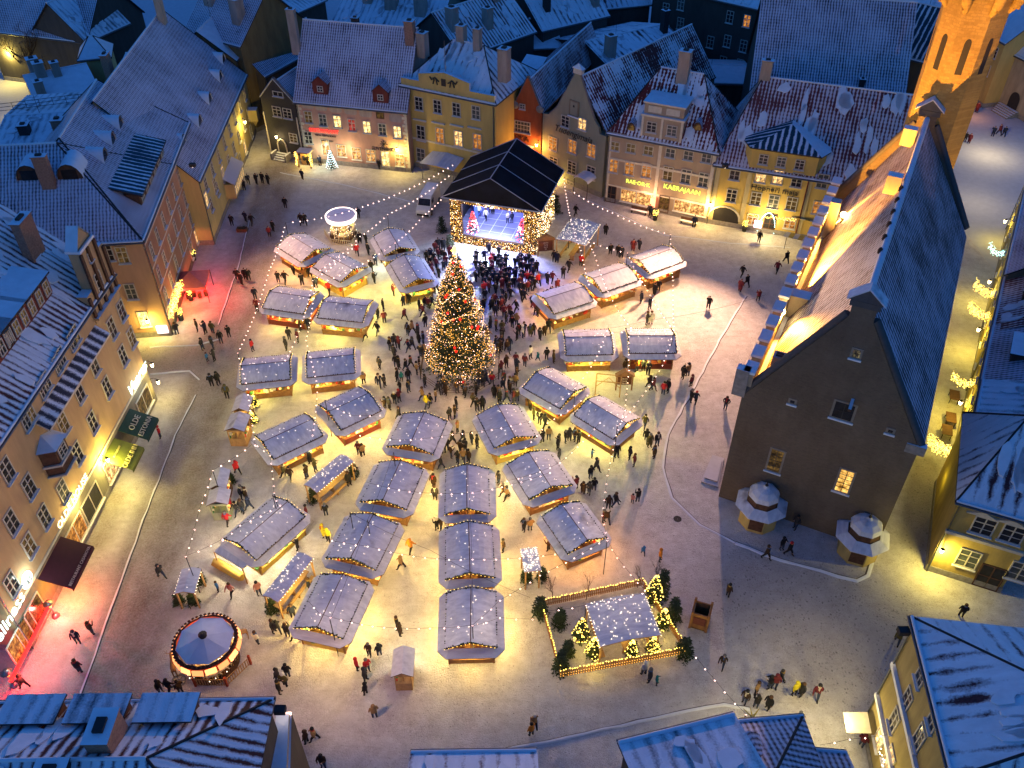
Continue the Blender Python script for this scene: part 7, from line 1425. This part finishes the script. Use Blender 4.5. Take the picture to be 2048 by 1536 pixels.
SG = [('bulb string from the far left pole to the stage roof', [(571, 445), (725, 413), (905, 330)], (0,)), ('bulb string running down the left edge past the slanted stalls', [(571, 445), (538, 540), (475, 705)], (2,)),
 ('second bulb string from the stage roof to the dim stall', [(905, 345), (775, 428), (720, 472), (640, 540)], (1,)), ('third bulb string from the stage over the small stalls', [(910, 365), (845, 432), (790, 485), (655, 560)], (2,)), ('bulb string crossing the double loop stall towards the left', [(720, 480), (625, 560), (605, 640), (570, 720)], (1,)),
 ('bulb string from the loop stall down to the kiosk pair', [(630, 565), (612, 680), (635, 770), (625, 870)], ()), ('short bulb string over the leftmost long stall', [(475, 705), (492, 765), (500, 820), (510, 890)], ()),
 ('bulb string from the stage corner down beside the tangled canopy', [(1127, 350), (1140, 430), (1162, 500), (1178, 568)], (1,)), ('bulb string from the green house to the far right pole', [(1140, 378), (1225, 425), (1341, 468)], (2,)), ('bulb string along the right edge of the market', [(1341, 468), (1346, 560), (1348, 660)], (2,)),
 ('bulb string from the tangled canopy to the right edge pole', [(1175, 480), (1255, 505), (1290, 570), (1347, 658)], (1,)), ('bulb string crossing the middle slanted stall', [(1160, 430), (1190, 510), (1220, 590), (1262, 655)], ()), ('bulb string over the eaves of the rightmost straight stall', [(1347, 660), (1262, 660), (1225, 665)], ()),
 ('bulb string from the right edge pole down to the menu board', [(1347, 665), (1325, 730), (1285, 790), (1235, 850)], (3,)), ('bulb string between the two straight stalls and the slanted pair', [(1218, 650), (1190, 720), (1150, 775), (1100, 815)], (2,)), ('bulb string on the inner side of the rightmost straight stall', [(1258, 660), (1258, 740), (1250, 820), (1232, 870)], ()),
 ('bulb string hanging over the sagging string stall', [(700, 866), (800, 880), (905, 868), (1060, 842)], ()), ('bulb string across the top central column stall', [(735, 965), (840, 985), (945, 985), (1100, 945)], ()), ('bulb string across the middle central column stall', [(640, 1075), (735, 1092), (850, 1115), (945, 1118), (1110, 1108)], ()),
 ('bulb string across the lowest central column stall', [(615, 1200), (640, 1228), (745, 1252), (860, 1256), (945, 1250)], (4,)), ('bulb string from the lowest column stall up to the right', [(945, 1250), (1000, 1200), (1080, 1150), (1215, 1075)], (3,)), ('bulb string from the lowest column stall to the pen corner', [(945, 1252), (1000, 1235), (1065, 1238)], ()),
 ('bulb string across the front of the white canopy hut', [(1090, 1222), (1172, 1210), (1285, 1186)], (1,)), ('bulb string from the turquoise counter stall to the half bare roof stall', [(1232, 870), (1215, 950), (1205, 1030), (1215, 1080)], ()), ('bulb string from the half bare roof stall to the pen top corner', [(1215, 1080), (1235, 1115), (1290, 1180)], ()),
 ('long bulb string from the pen down to the star lamp', [(1375, 1290), (1430, 1360), (1492, 1428)], (2,)), ('bulb string from the left kiosk pair down to the small cart pole', [(505, 888), (425, 940), (398, 1020), (371, 1112)], (1, 3)), ('bulb string from the cart pole to the very long stall', [(371, 1112), (445, 1078)], ()), ('bulb string over the roof of the very long stall', [(545, 990), (560, 1010), (480, 1050), (445, 1080)], (0,)), ('bulb string from the red banner stall to the very long stall', [(502, 880), (540, 910), (548, 985)], (2,)),
 ('bulb string across the slanted stall pair', [(1040, 905), (1095, 845), (1175, 790)], ()), ('bulb string over the right large stall', [(990, 965), (1060, 950), (1120, 925), (1200, 845)], ()), ('bulb string over the lower right lane mouth', [(1640, 1490), (1700, 1478), (1795, 1466)], ()), ('bulb string above the bakery side of the slit roof stall', [(650, 800), (700, 830), (760, 830)], (0,))]
for lab, pts, po in SG: string(lab, pts, po)
string('dark cable spanning from the slit roof stall over to the pen', [(700, 1025, 5), (860, 1100, 5), (1060, 1195, 4)], (0,), lit=False); string('dark cable pair down the left stall column', [(787, 905, 5), (735, 1040, 5), (660, 1240, 5)], (0, 1, 2), lit=False); string('dark cable down the central stall column', [(935, 915, 5), (942, 1060, 5), (946, 1240, 5)], (), lit=False); string('dark cable from the tree to the stone hall', [(1095, 668, 5), (1300, 640, 6), (1530, 590, 9)], (), lit=False)
t = thing('star_lamp', 'star shaped lit decoration hanging at the end of the long bulb string', 'star lamp', g(1505, 1435, 4)); m = MB()
for k in range(8): a = math.pi * k / 4; m.tube([(0, 0, 0), (.8 * math.cos(a), .8 * math.sin(a), .2 * (k % 2))], [.08, .02], 4)
m.build('rays', [plain('star_gold_metal', (.5, .4, .1), .4, .6)], t); lamp('POINT', (0, 0, -.4), 500, (1, .80, .35), t, .2, name='star_light')
lamp('POINT', (g(1640, 1330, 6).x, g(1640, 1330, 6).y, 6), 10, (1, .8, .35), None, .3, name='porch_light')
# reindeer figures
def deer(lab, px, py, rz, s=1.0, mat=None):
    t = thing('reindeer_figure', lab, 'figure', g(px, py), rz, 'reindeer figures by the big carousel'); m = MB()
    m.tube([(-.5, 0, .95), (-.2, 0, 1.0), (.35, 0, 1.0), (.55, 0, 1.2), (.75, 0, 1.5), (1.0, 0, 1.45)], [.14, .22, .2, .14, .1, .06], 8)
    for x in (-.42, .38):
        for y in (-.12, .12): m.tube([(x, y, .95), (x - .06 if x < 0 else x + .03, y, .5), (x, y, 0)], [.09, .05, .035], 6)
    for y in (-1, 1): m.tube([(.75, y * .05, 1.55), (.65, y * .25, 1.85), (.8, y * .35, 2.1)], [.03, .02, .012], 4); m.tube([(.67, y * .22, 1.8), (.9, y * .2, 1.95)], [.018, .01], 4)
    m.build('body', [mat or M_LOG], t)
deer('pale twig reindeer figure right of the big carousel', 486, 1278, R(200)); deer('dark twig reindeer figure left of the big carousel by a wheel', 352, 1345, R(110), mat=M_WOOD)
t = thing('cart_wheel', 'small dark wheel lying by the twig reindeer', 'wheel', g(358, 1362)); m = MB(); m.lathe((0, 0, 0), [(.45, .02), (.55, .02), (.55, .14), (.45, .14), (.45, .02)], 16)
for k in range(3): a = math.pi * k / 3; m.tube([(-.5 * math.cos(a), -.5 * math.sin(a), .08), (.5 * math.cos(a), .5 * math.sin(a), .08)], .03, 4)
m.build('rim', [M_METAL], t)
for i, (px, py) in enumerate(((468, 462), (490, 460), (1405, 1240))[:2]):
    t = thing('street_planter', ('low dark planter with a twig by the kerb end', 'low dark planter against the yellow house corner')[i], 'planter', g((485, 425)[i], (462, 462)[i]), 0, 'low dark planters'); m = MB(); m.box(-.7, .7, -.35, .35, 0, .5); m.build('box', [M_DWOOD], t); m = MB(); needles(m, (0, 0, .6), .45, 50, random.Random(i + 5), 0, .4, .15); m.build('twigs', [FOL[0], FOL[1]], t)
m = MB(); m.lathe((0, 0, .012), [(.02, 0), (.38, 0)], 14); tag(m.build('drain_cover', [M_DARK], None, g(1355, 1038)), 'round dark drain cover right of the market', 'drain cover')
# ---------------------------------------------------------------- people
def body_mesh(kind, seed):
    """one continuous skin over a posed skeleton; returns a mesh with material slots skin, coat, trousers, boots"""
    r = random.Random(seed); V = []; E = []; RD = []; T = []
    def v(p, rad, tg, par=None):
        V.append(p); RD.append(rad); T.append(tg)
        if par is not None: E.append((par, len(V) - 1))
        return len(V) - 1
    lean = {'walk': .05, 'lean': .16}.get(kind, 0.0); stride = {'walk': .34, 'run': .5}.get(kind, .05); lc = kind in ('long', 'child_long')
    pel = v((0, 0, .95), (.19 if lc else .165), 1)
    ab = v((lean * .4, 0, 1.12), .175, 1, pel); ch = v((lean * .8, 0, 1.34), .195, 1, ab); nk = v((lean, 0, 1.50), .085, 1, ch); n2 = v((lean + .01, 0, 1.56), .07, 0, nk)
    hd_ = v((lean + .03, 0, 1.66), .115, 0, n2); tp = v((lean + .02, 0, 1.74), .095, 0, hd_); v((lean + .135, 0, 1.655), .022, 0, hd_)
    for s in (-1, 1):
        fx = stride * s; hp = v((0, s * .10, .86), .13 if not lc else .17, 1 if lc else 2, pel); kn = v((fx * .55 + .04, s * .11, .49), .085 if not lc else .13, 1 if lc else 2, hp)
        if s < 0 and kind in ('walk', 'run'): an_ = v((fx, s * .11, .13), .055, 3, kn); v((fx + .17, s * .115, .07), .05, 3, an_)
        else: an_ = v((fx * (.9 if kind != 'long' else 1), s * .12, .10), .055, 3, kn); v((fx * .9 + .17, s * .125, .05), .05, 3, an_)
        sh = v((lean * .9, s * .20, 1.42), .09, 1, ch)
        ax_ = {'walk': -.18 * s, 'run': -.3 * s}.get(kind, .03)
        if kind == 'phone' or (kind == 'one' and s > 0): el = v((.14, s * .27, 1.18), .06, 1, sh); wr = v((.33, s * .14, 1.38), .045, 1, el); pa = v((.39, s * .11, 1.43), .04, 0, wr)
        elif kind == 'wide': el = v((.0, s * .42, 1.25), .06, 1, sh); wr = v((.05, s * .60, 1.10), .045, 1, el); pa = v((.07, s * .66, 1.04), .04, 0, wr)
        elif kind == 'pockets': el = v((-.05, s * .33, 1.14), .065, 1, sh); wr = v((.08, s * .24, .98), .05, 1, el); pa = v((.11, s * .19, .95), .045, 0, wr)
        else: el = v((ax_ * .6 + lean, s * .28, 1.15), .06, 1, sh); wr = v((ax_ * 1.2 + lean + .06, s * .29, .92), .045, 1, el); pa = v((ax_ * 1.25 + lean + .08, s * .285, .85), .04, 0, wr)
        P = Vector(V[pa]); D = (P - Vector(V[wr])).normalized(); Sd = D.cross(Vector((0, 0, 1))); Sd = Sd.normalized() if Sd.length > .1 else Vector((1, 0, 0))
        for k, (o_, ln) in enumerate(((-.022, .06), (-.008, .07), (.008, .068), (.022, .055))): v(tuple(P + Sd * o_ * 1.3 + D * ln), .011, 0, pa)
        v(tuple(P + Sd * .05 + D * .015), .012, 0, pa)
    me = bpy.data.meshes.new('tmp_body'); me.from_pydata(V, E, []); o = bpy.data.objects.new('tmp_body', me); COL.objects.link(o)
    o.modifiers.new('s', 'SKIN')
    for i, sv in enumerate(me.skin_vertices[0].data): sv.radius = (RD[i], RD[i] * (1.22 if i in (0, 1, 2) else 1)); sv.use_root = i == 0
    ss = o.modifiers.new('u', 'SUBSURF'); ss.levels = 1
    dg = bpy.context.evaluated_depsgraph_get(); dg.update(); nm = bpy.data.meshes.new_from_object(o.evaluated_get(dg)); nm.name = 'person_body'
    bpy.data.objects.remove(o); bpy.data.meshes.remove(me)
    KV = [Vector(p) for p in V]; nm.materials.clear()
    for _ in range(4): nm.materials.append(None)
    for p in nm.polygons:
        c = p.center; b = min(range(len(KV)), key=lambda i: (KV[i] - c).length - RD[i]); tg = T[b]
        if tg == 2 and c.z > .86: tg = 1
        p.material_index = tg; p.use_smooth = True
    return nm
POSES = ['stand', 'walk', 'pockets', 'long', 'phone', 'stand', 'walk', 'one']
BODY = [body_mesh(k, i) for i, k in enumerate(POSES)]
SKIN = [plain('skin_light', (.50, .30, .22)), plain('skin_warm', (.40, .24, .16))]
COATS = {'black': (.012, .012, .016), 'dark grey': (.035, .035, .04), 'navy': (.012, .018, .045), 'dark brown': (.045, .025, .015), 'tan': (.30, .18, .08), 'red': (.45, .02, .03), 'teal': (.02, .22, .22), 'blue': (.04, .16, .40), 'yellow': (.65, .55, .03), 'white': (.70, .68, .62), 'pink': (.45, .20, .18), 'orange': (.50, .18, .02), 'maroon': (.13, .02, .03), 'olive': (.09, .08, .03)}
CM = {k: plain('coat_' + k.replace(' ', '_'), c, .85) for k, c in COATS.items()}; TR = [plain('trousers_dark', (.012, .012, .018)), plain('trousers_denim', (.03, .045, .09))]; BT = plain('boots', (.02, .015, .012))
hm = MB(); hm.lathe((.02, 0, 1.66), [(.135, -.02), (.14, .04), (.11, .12), (.03, .155), (.005, .156)], 10); HATS = {k: hm.mesh('hat', [plain('hat_' + k, c)]) for k, c in {'black': (.015, .015, .018), 'red': (.4, .02, .02), 'grey': (.12, .12, .13), 'white': (.6, .58, .55), 'brown': (.08, .04, .02)}.items()}
hh = MB(); hh.lathe((-.005, 0, 1.60), [(.10, -.1), (.145, 0), (.14, .09), (.09, .17), (.005, .185)], 10); HATS['hood'] = None
HOOD = {}
sf = MB(); sf.lathe((.01, 0, 1.5), [(.10, -.05), (.14, -.02), (.13, .04), (.09, .06)], 8); sf.box(.13, .18, -.05, .05, 1.15, 1.48); SCF = [sf.mesh('scarf', [plain('scarf_%d' % i, c)]) for i, c in enumerate(((.4, .03, .03), (.55, .5, .42), (.05, .1, .25), (.3, .2, .05)))]
def hood(c):
    if c not in HOOD: HOOD[c] = hh.mesh('hood', [CM[c]])
    return HOOD[c]
PZ = [((500, 0, 3.657), '410,1205 430,1210 515,1215 945,1240 385,1315 262,1525 50,1350 95,1345 135,1350'),
 ((0, 0, 3.657), '1790,1395 1820,1350 1885,1350 1925,1340 1965,1350'), ((1488, 0, 3.657), '1610,1040 1640,1050 1815,1000 1860,990 1895,1000 1660,830 1695,825'),
 ((0, 380, 3.657), '1700,265 1800,235 1845,260 1975,345 2000,305 1740,660 1770,695t 1800,660 1825,665 1870,800m 1885,885n 1850,1180r 1300,1060 1450,1035 1510,1055 1560,1050 1620,1120 1680,1080 1560,1165 1485,1170 1520,1255b 1575,1255 1555,1440 1600,1425 1665,1520'),
 ((440, 380, 3.657), '480,135 595,255 625,260 370,345 390,310 1015,210 1025,395 1070,400 1005,480r 1085,475 1140,555 1110,600 1130,685m 1190,540 540,620 610,630 665,650 430,680 480,685 605,700 705,720 800,760r 515,975 590,1030 650,1020 805,1040 1065,1095n 1155,1055 510,1100 575,1115 490,1170 1205,975 1195,880 1270,775 1345,850 1385,835 1500,860n 1525,870 1550,855 1460,880 1350,950 1160,945 1245,1170 1275,1225 1310,1165 1280,1150 1375,1060 1410,1050n 1450,1060 1380,1180 1410,1170 1455,1130 1490,1130 1470,1225 1170,1310 1165,1440 1205,1440 1290,1300 1310,1310 1360,1325 1395,1300 1440,1350n 1460,1310 1330,1400t 1380,1400 1300,1400 1320,1480 1380,1480 1485,1540n 1580,1545n 1640,1460 1760,1455 1895,1410 1930,1395 1990,1425r 1055,1420n'),
 ((940, 380, 3.657), '140,470 210,490 770,190 990,330 1025,475 1080,490 1105,500 1190,450 1235,440 720,600 810,560r 615,530 635,535 680,650 1250,830 1310,875 1345,770 1375,740 1330,700 1320,980w 1290,985 1740,870 1985,635 1970,745 2020,710 1635,275 1330,205 1310,190 760,1320 790,1320 1130,1335 1220,1330o 1265,1320 1300,1350 1310,1455 1335,1470 1410,1500r 1445,1480 1555,1380 1590,1365n 1615,1440 600,680 565,690 500,700r 485,600 460,610n 440,740 470,730 405,560 430,540 375,810 395,815m 320,720o 235,730n 380,660 330,660 370,540 495,920 475,900 450,860 150,1015 60,1400 100,1400 250,1420 290,1460 330,1440n 265,1300 335,1280 400,1295m 440,1235w 495,1250t 560,1245 610,1265 510,1100 575,1040 545,1070 440,1070 465,1065 395,1055 345,1100 385,1080w 220,1190 235,1045 285,1170 270,1190 200,1190 340,990n 300,960 290,920 250,930o 230,880n 205,880 160,880 110,810 100,800 560,820 600,790 640,740'),
 ((1488, 380, 3.657), '105,385 305,535 235,610 15,710 100,815'), ((1488, 760, 3.657), '155,1310 270,1240 320,1280 370,1090'), ((0, 760, 3.657), '1180,425r 1745,690r 1185,1445 1600,1545b 1700,1575p'),
 ((440, 760, 3.657), '45,130 1240,220 1210,215 1280,180 1310,160 1385,80 1510,205y 1540,190 1730,220 1850,190 1880,225 1920,215 1310,290 1020,545 1050,560n 640,720 665,610 700,670 480,710 520,725 945,770 990,720 780,995 760,1145y 795,1180y 640,1010 575,1240 1590,1100 1620,1100 1565,780 1575,870 1620,650 1740,390n 1680,290 1720,280 1700,470 1780,460 1840,470 1880,500 1690,570 1740,610 1780,600n 1820,600 1660,520 1640,540 1760,540 1795,520 1395,1260o 1330,1380n 170,870 200,880 90,950r 130,985 170,970 220,950 60,1060r'),
 ((940, 760, 3.657), '215,165 265,160 320,165 345,160 295,100 240,80 435,220 465,290 510,320 545,350 530,460 575,435n 640,510 650,490 695,460 725,440 765,445 795,465 650,600 890,570b 1070,565 1165,580 1200,630 1275,350 1285,460 1310,490 1345,570 1365,480 1610,165 1645,175 1865,215 880,720 920,670 775,800 825,835 870,835 905,810 1010,940 1060,925 1185,905c 1225,895 1000,1050 975,1040m 210,760 245,850 270,870n 395,1105 440,1105n 245,1255 575,1250 1265,1280b 1385,1325o 20,470'),
 ((0, 1116, 3.657), '575,620 680,560 590,840 190,950 1250,985 1330,990 1180,985 1885,630w'), ((440, 1116, 3.657), '395,545 430,550 500,580 560,605 440,990 480,940 500,870 430,900 1005,820r 1080,830r 1095,715 1170,715 1070,1000 1065,900 1320,565 1300,520 1135,1170n 640,1355 700,1335n 760,1530 660,240 540,440 290,270p 640,480 700,440'),
 ((940, 1116, 3.657), '1270,855w 1310,905 1360,930t 1840,795 1880,285 450,1300o 470,1240n'), ((1488, 1116, 3.657), '0,1060 80,1100 170,1100 180,950 215,950 255,910 360,1000y 410,1005 520,1020 1110,630 1580,430 380,1215 850,1380m 80,1000n')]
CODE = {'r': 'red', 't': 'teal', 'n': 'tan', 'b': 'blue', 'y': 'yellow', 'w': 'white', 'o': 'orange', 'm': 'maroon', 'p': 'pink', 'c': 'pink'}
PP = []
for (ox, oy, sc), s in PZ:
    for q in s.split():
        c = None
        if q[-1].isalpha(): c = q[-1]; q = q[:-1]
        a, b = q.split(','); x, y = ox + float(a) / sc, oy + float(b) / sc
        if all(math.hypot(x - u, y - w_) > 5 for u, w_, _ in PP): PP.append((x, y, c))
rnd = random.Random(77)
n0 = 0
while n0 < 62:       # the packed audience before the stage
    x = rnd.uniform(950, 1065); y = rnd.uniform(522, 590)
    if y < 512 + (x - 950) * .12 + 8 or (x < 965 and y > 560): continue
    if all(math.hypot(x - u, (y - w_)) > 5.5 for u, w_, _ in PP): PP.append((x, y, 'r' if rnd.random() < .07 else ('n' if rnd.random() < .08 else None))); n0 += 1
n0 = 0
while n0 < 60:      # visitors strolling round the tree and down the aisle
    a_ = rnd.uniform(0, 6.283); x = 928 + rnd.gauss(0, 1) * 28 + 88 * math.cos(a_); y = 680 + 105 * math.sin(a_) + rnd.gauss(0, 14)
    if math.hypot((x - 921) / 58, (y - 738) / 42) < 1 or not (845 < x < 1045) or y > 800 or (x < 868 and y < 600): continue
    if all(math.hypot(x - u, (y - w_)) > 7 for u, w_, _ in PP): PP.append((x, y, 'n' if rnd.random() < .1 else None)); n0 += 1
n0 = 0
while n0 < 26:
    x = rnd.uniform(853, 905); y = rnd.uniform(498, 590)
    if x > 905 - (y - 500) * .3: continue
    if all(math.hypot(x - u, (y - w_)) > 6 for u, w_, _ in PP): PP.append((x, y, None)); n0 += 1
LM = [('the stage front', 975, 512), ('the small carousel', 688, 474), ('the giant fir', 921, 738), ('the big carousel', 428, 1330), ('the fenced pen', 1240, 1300), ('the red tent', 392, 590), ('the brown timber box', 1395, 1238), ('the stone hall gable corner', 1437, 993), ('the booth nearer the square', 1514, 1040), ('the booth by the lane', 1712, 1103), ('the delivery van', 858, 420), ('the beige cafe house', 1300, 440), ('the yellow house doorway', 1530, 465), ('the pink house', 700, 335), ('the black gable house', 575, 318), ('the two menu board shelters', 1230, 785), ('the tangled bulb canopy', 1157, 480), ('the olive awning', 250, 925), ('the maroon awning', 140, 1180), ('the side street mouth', 345, 700), ('the yellow lane house wall', 430, 420), ('the far small square', 1960, 250), ('the far slanted stall', 1313, 550), ('the black burn stall', 1128, 625), ('the middle slanted stall', 1220, 590), ('the shelf packed stall', 1178, 720), ('the rightmost straight stall', 1303, 720), ('the upper slanted pair stall', 1108, 815), ('the turquoise counter stall', 1215, 875), ('the sagging string stall', 1012, 890), ('the large right stall', 1080, 990), ('the half bare roof stall', 1150, 1110), ('the top column stall', 935, 1030), ('the middle column stall', 940, 1160), ('the lowest column stall', 943, 1310), ('the aisle stall with orange gable', 835, 905), ('the large slit roof stall', 767, 1010), ('the crossing beams stall', 720, 1135), ('the lowest left stall', 640, 1285), ('the very long stall', 500, 1110), ('the upper bench canopy', 655, 970), ('the lower bench canopy', 560, 1180), ('the red banner stall', 560, 910), ('the open slit stall', 715, 850), ('the wavy bulb stall', 660, 750), ('the zigzag bulb stall', 530, 765), ('the loop bulb stall', 690, 645), ('the red counter pair stall', 570, 625), ('the gold gable stall', 685, 565), ('the far corner stall', 605, 525), ('the sooty patch stall', 790, 500), ('the bright yellow stall', 830, 580), ('the left kiosk pair', 437, 1010), ('the slatted kiosk pair', 475, 860), ('the small fir cart', 375, 1190), ('the lone striped kiosk', 807, 1350), ('the corner blue roof', 1830, 1290), ('the star lamp', 1505, 1435), ('the lower left roof', 350, 1400), ('the corner annex wall', 600, 1450), ('the bottom middle roof', 950, 1500)]
PP.sort(key=lambda q: -q[1]); IND = PP[:300]; REST = PP[300:]
groups = {}; info = []
DARK = ['black', 'black', 'dark grey', 'navy', 'dark brown', 'black', 'dark grey', 'navy', 'olive', 'dark brown', 'black', 'dark grey', 'maroon']
for i, (x, y, c) in enumerate(IND):
    col = CODE.get(c) or rnd.choice(DARK); lm = min(LM, key=lambda l: math.hypot(l[1] - x, (l[2] - y) * 1.3)); dx, dy = x - lm[1], y - lm[2]
    if math.hypot(dx, dy) < 14: rel = 'close at'
    elif abs(dx) > abs(dy) * 1.2: rel = 'right of' if dx > 0 else 'left of'
    else: rel = 'in front of' if dy > 0 else 'behind'
    key = (col, rel, lm[0]); groups.setdefault(key, []).append((math.hypot(dx, dy), i)); info.append((x, y, col, rel, lm[0]))
ORD = ['nearest', 'second nearest', 'third nearest', 'fourth nearest', 'fifth nearest', 'sixth nearest', 'seventh nearest', 'eighth nearest', 'ninth nearest', 'tenth nearest', 'eleventh nearest', 'twelfth nearest', 'thirteenth nearest']
lab = {}
for (col, rel, lm), L_ in groups.items():
    L_.sort()
    for k, (_, i) in enumerate(L_):
        hatk = None; lab[i] = ('person in %s coat %s %s' % (col, rel, lm)) if len(L_) == 1 else ('person in %s coat %s %s, %s one' % (col, rel, lm, ORD[min(k, 12)]))
def dress(o, col, rr):
    ms = (rr.choice(SKIN), CM[col], rr.choice(TR), BT)
    for k in range(4): o.material_slots[k].link = 'OBJECT'; o.material_slots[k].material = ms[k]
for i, (x, y, col, rel, lm) in enumerate(info):
    rr = random.Random(i * 13 + 5); P = g(x, y); child = IND[i][2] in ('c',) or (IND[i][2] in 'tb' if IND[i][2] else False)
    bi = rr.randrange(len(BODY)); o = obj('person', BODY[bi], None, P, rr.uniform(0, 6.283)); s = rr.uniform(.98, 1.10) * (.72 if child else 1); w_ = s * rr.uniform(1.0, 1.14); o.scale = (w_, w_, s)
    if 940 < x < 1070 and y < 640: o.rotation_euler[2] = R(80) + rr.uniform(-.5, .5)
    dress(o, col, rr); tag(o, lab[i], 'person', 'visitors on the square')
    k = rr.choice(['hood', 'hood', 'hood', 'black', 'black', 'black', 'grey', 'brown', 'brown', 'red' if i % 4 == 0 else 'black', 'white' if i % 2 else 'grey'])
    if col in ('yellow', 'teal') : k = 'hood'
    if rr.random() < .4: obj('scarf', SCF[rr.randrange(4)], o)
    obj('hood' if k == 'hood' else 'hat', hood(col) if k == 'hood' else HATS[k], o)
# performers
for i, (px, py, col, a) in enumerate(((958, 432, 'white', -1.2), (972, 440, 'white', -1.8), (981, 425, 'white', -1.5), (986, 428, 'black', -1.4), (1015, 446, 'white', -1.0), (1024, 447, 'navy', 2.0), (1029, 422, 'white', -1.6))):
    P = g(px, py, 1.25); o = obj('person', BODY[i % 8], None, P, a); dress(o, col, random.Random(i)); tag(o, 'performer in %s on the stage floor, number' % col, 'person', 'performers on the stage')
    o['label'] = ['performer in a white gown leftmost on the stage', 'performer in a white gown second from the left on stage', 'white clad performer at the back of the stage group', 'black clad performer beside the white group on stage', 'performer in white centre right on the stage floor', 'navy clad performer beside the one in white on stage', 'white clad performer far back right on the stage'][i]; obj('hair', HATS['brown'] if i % 2 else HATS['grey'], o)
if REST:
    V, F, Mi, n = [], [], [], 0; mats = [SKIN[0], CM['black'], TR[0], BT, CM['maroon'], CM['navy'], CM['red']]
    lite = []
    for x, y, c in REST:
        rr = random.Random(int(x * 7 + y)); me = BODY[rr.randrange(8)]; P = g(x, y); a = R(80) + rr.uniform(-.8, .8) if y < 600 else rr.uniform(0, 6.28); ca, sa = math.cos(a), math.sin(a); s = rr.uniform(.98, 1.1); cm = 6 if c == 'r' else rr.choice((1, 1, 1, 1, 4, 5))
        for v_ in me.vertices: q = v_.co; V.append((P.x + (q.x * ca - q.y * sa) * s * 1.15, P.y + (q.x * sa + q.y * ca) * s * 1.15, q.z * s))
        for p in me.polygons: F.append(tuple(k + n for k in p.vertices)); Mi.append(cm if p.material_index == 1 or (p.material_index == 0 and p.center.z > 1.66) else p.material_index)
        n += len(me.vertices)
    me = bpy.data.meshes.new('crowd'); me.from_pydata(V, [], F)
    for m_ in mats: me.materials.append(m_)
    me.polygons.foreach_set('material_index', Mi); me.polygons.foreach_set('use_smooth', [True] * len(F)); me.update()
    tag(obj('crowd', me), 'farther part of the crowd before the stage and along the far houses', 'crowd', None, 'stuff')
# lettering as plain meshes
dg = bpy.context.evaluated_depsgraph_get()
for o in [o for o in bpy.data.objects if o.type == 'FONT']:
    me = bpy.data.meshes.new_from_object(o.evaluated_get(dg)); n = obj('lettering', me, o.parent, o.location); n.rotation_euler = o.rotation_euler; bpy.data.objects.remove(o)
print('PEOPLE', len(PP), len(IND), len(REST), 'OBJ', len(bpy.data.objects), 'LIGHTS', len(bpy.data.lights))
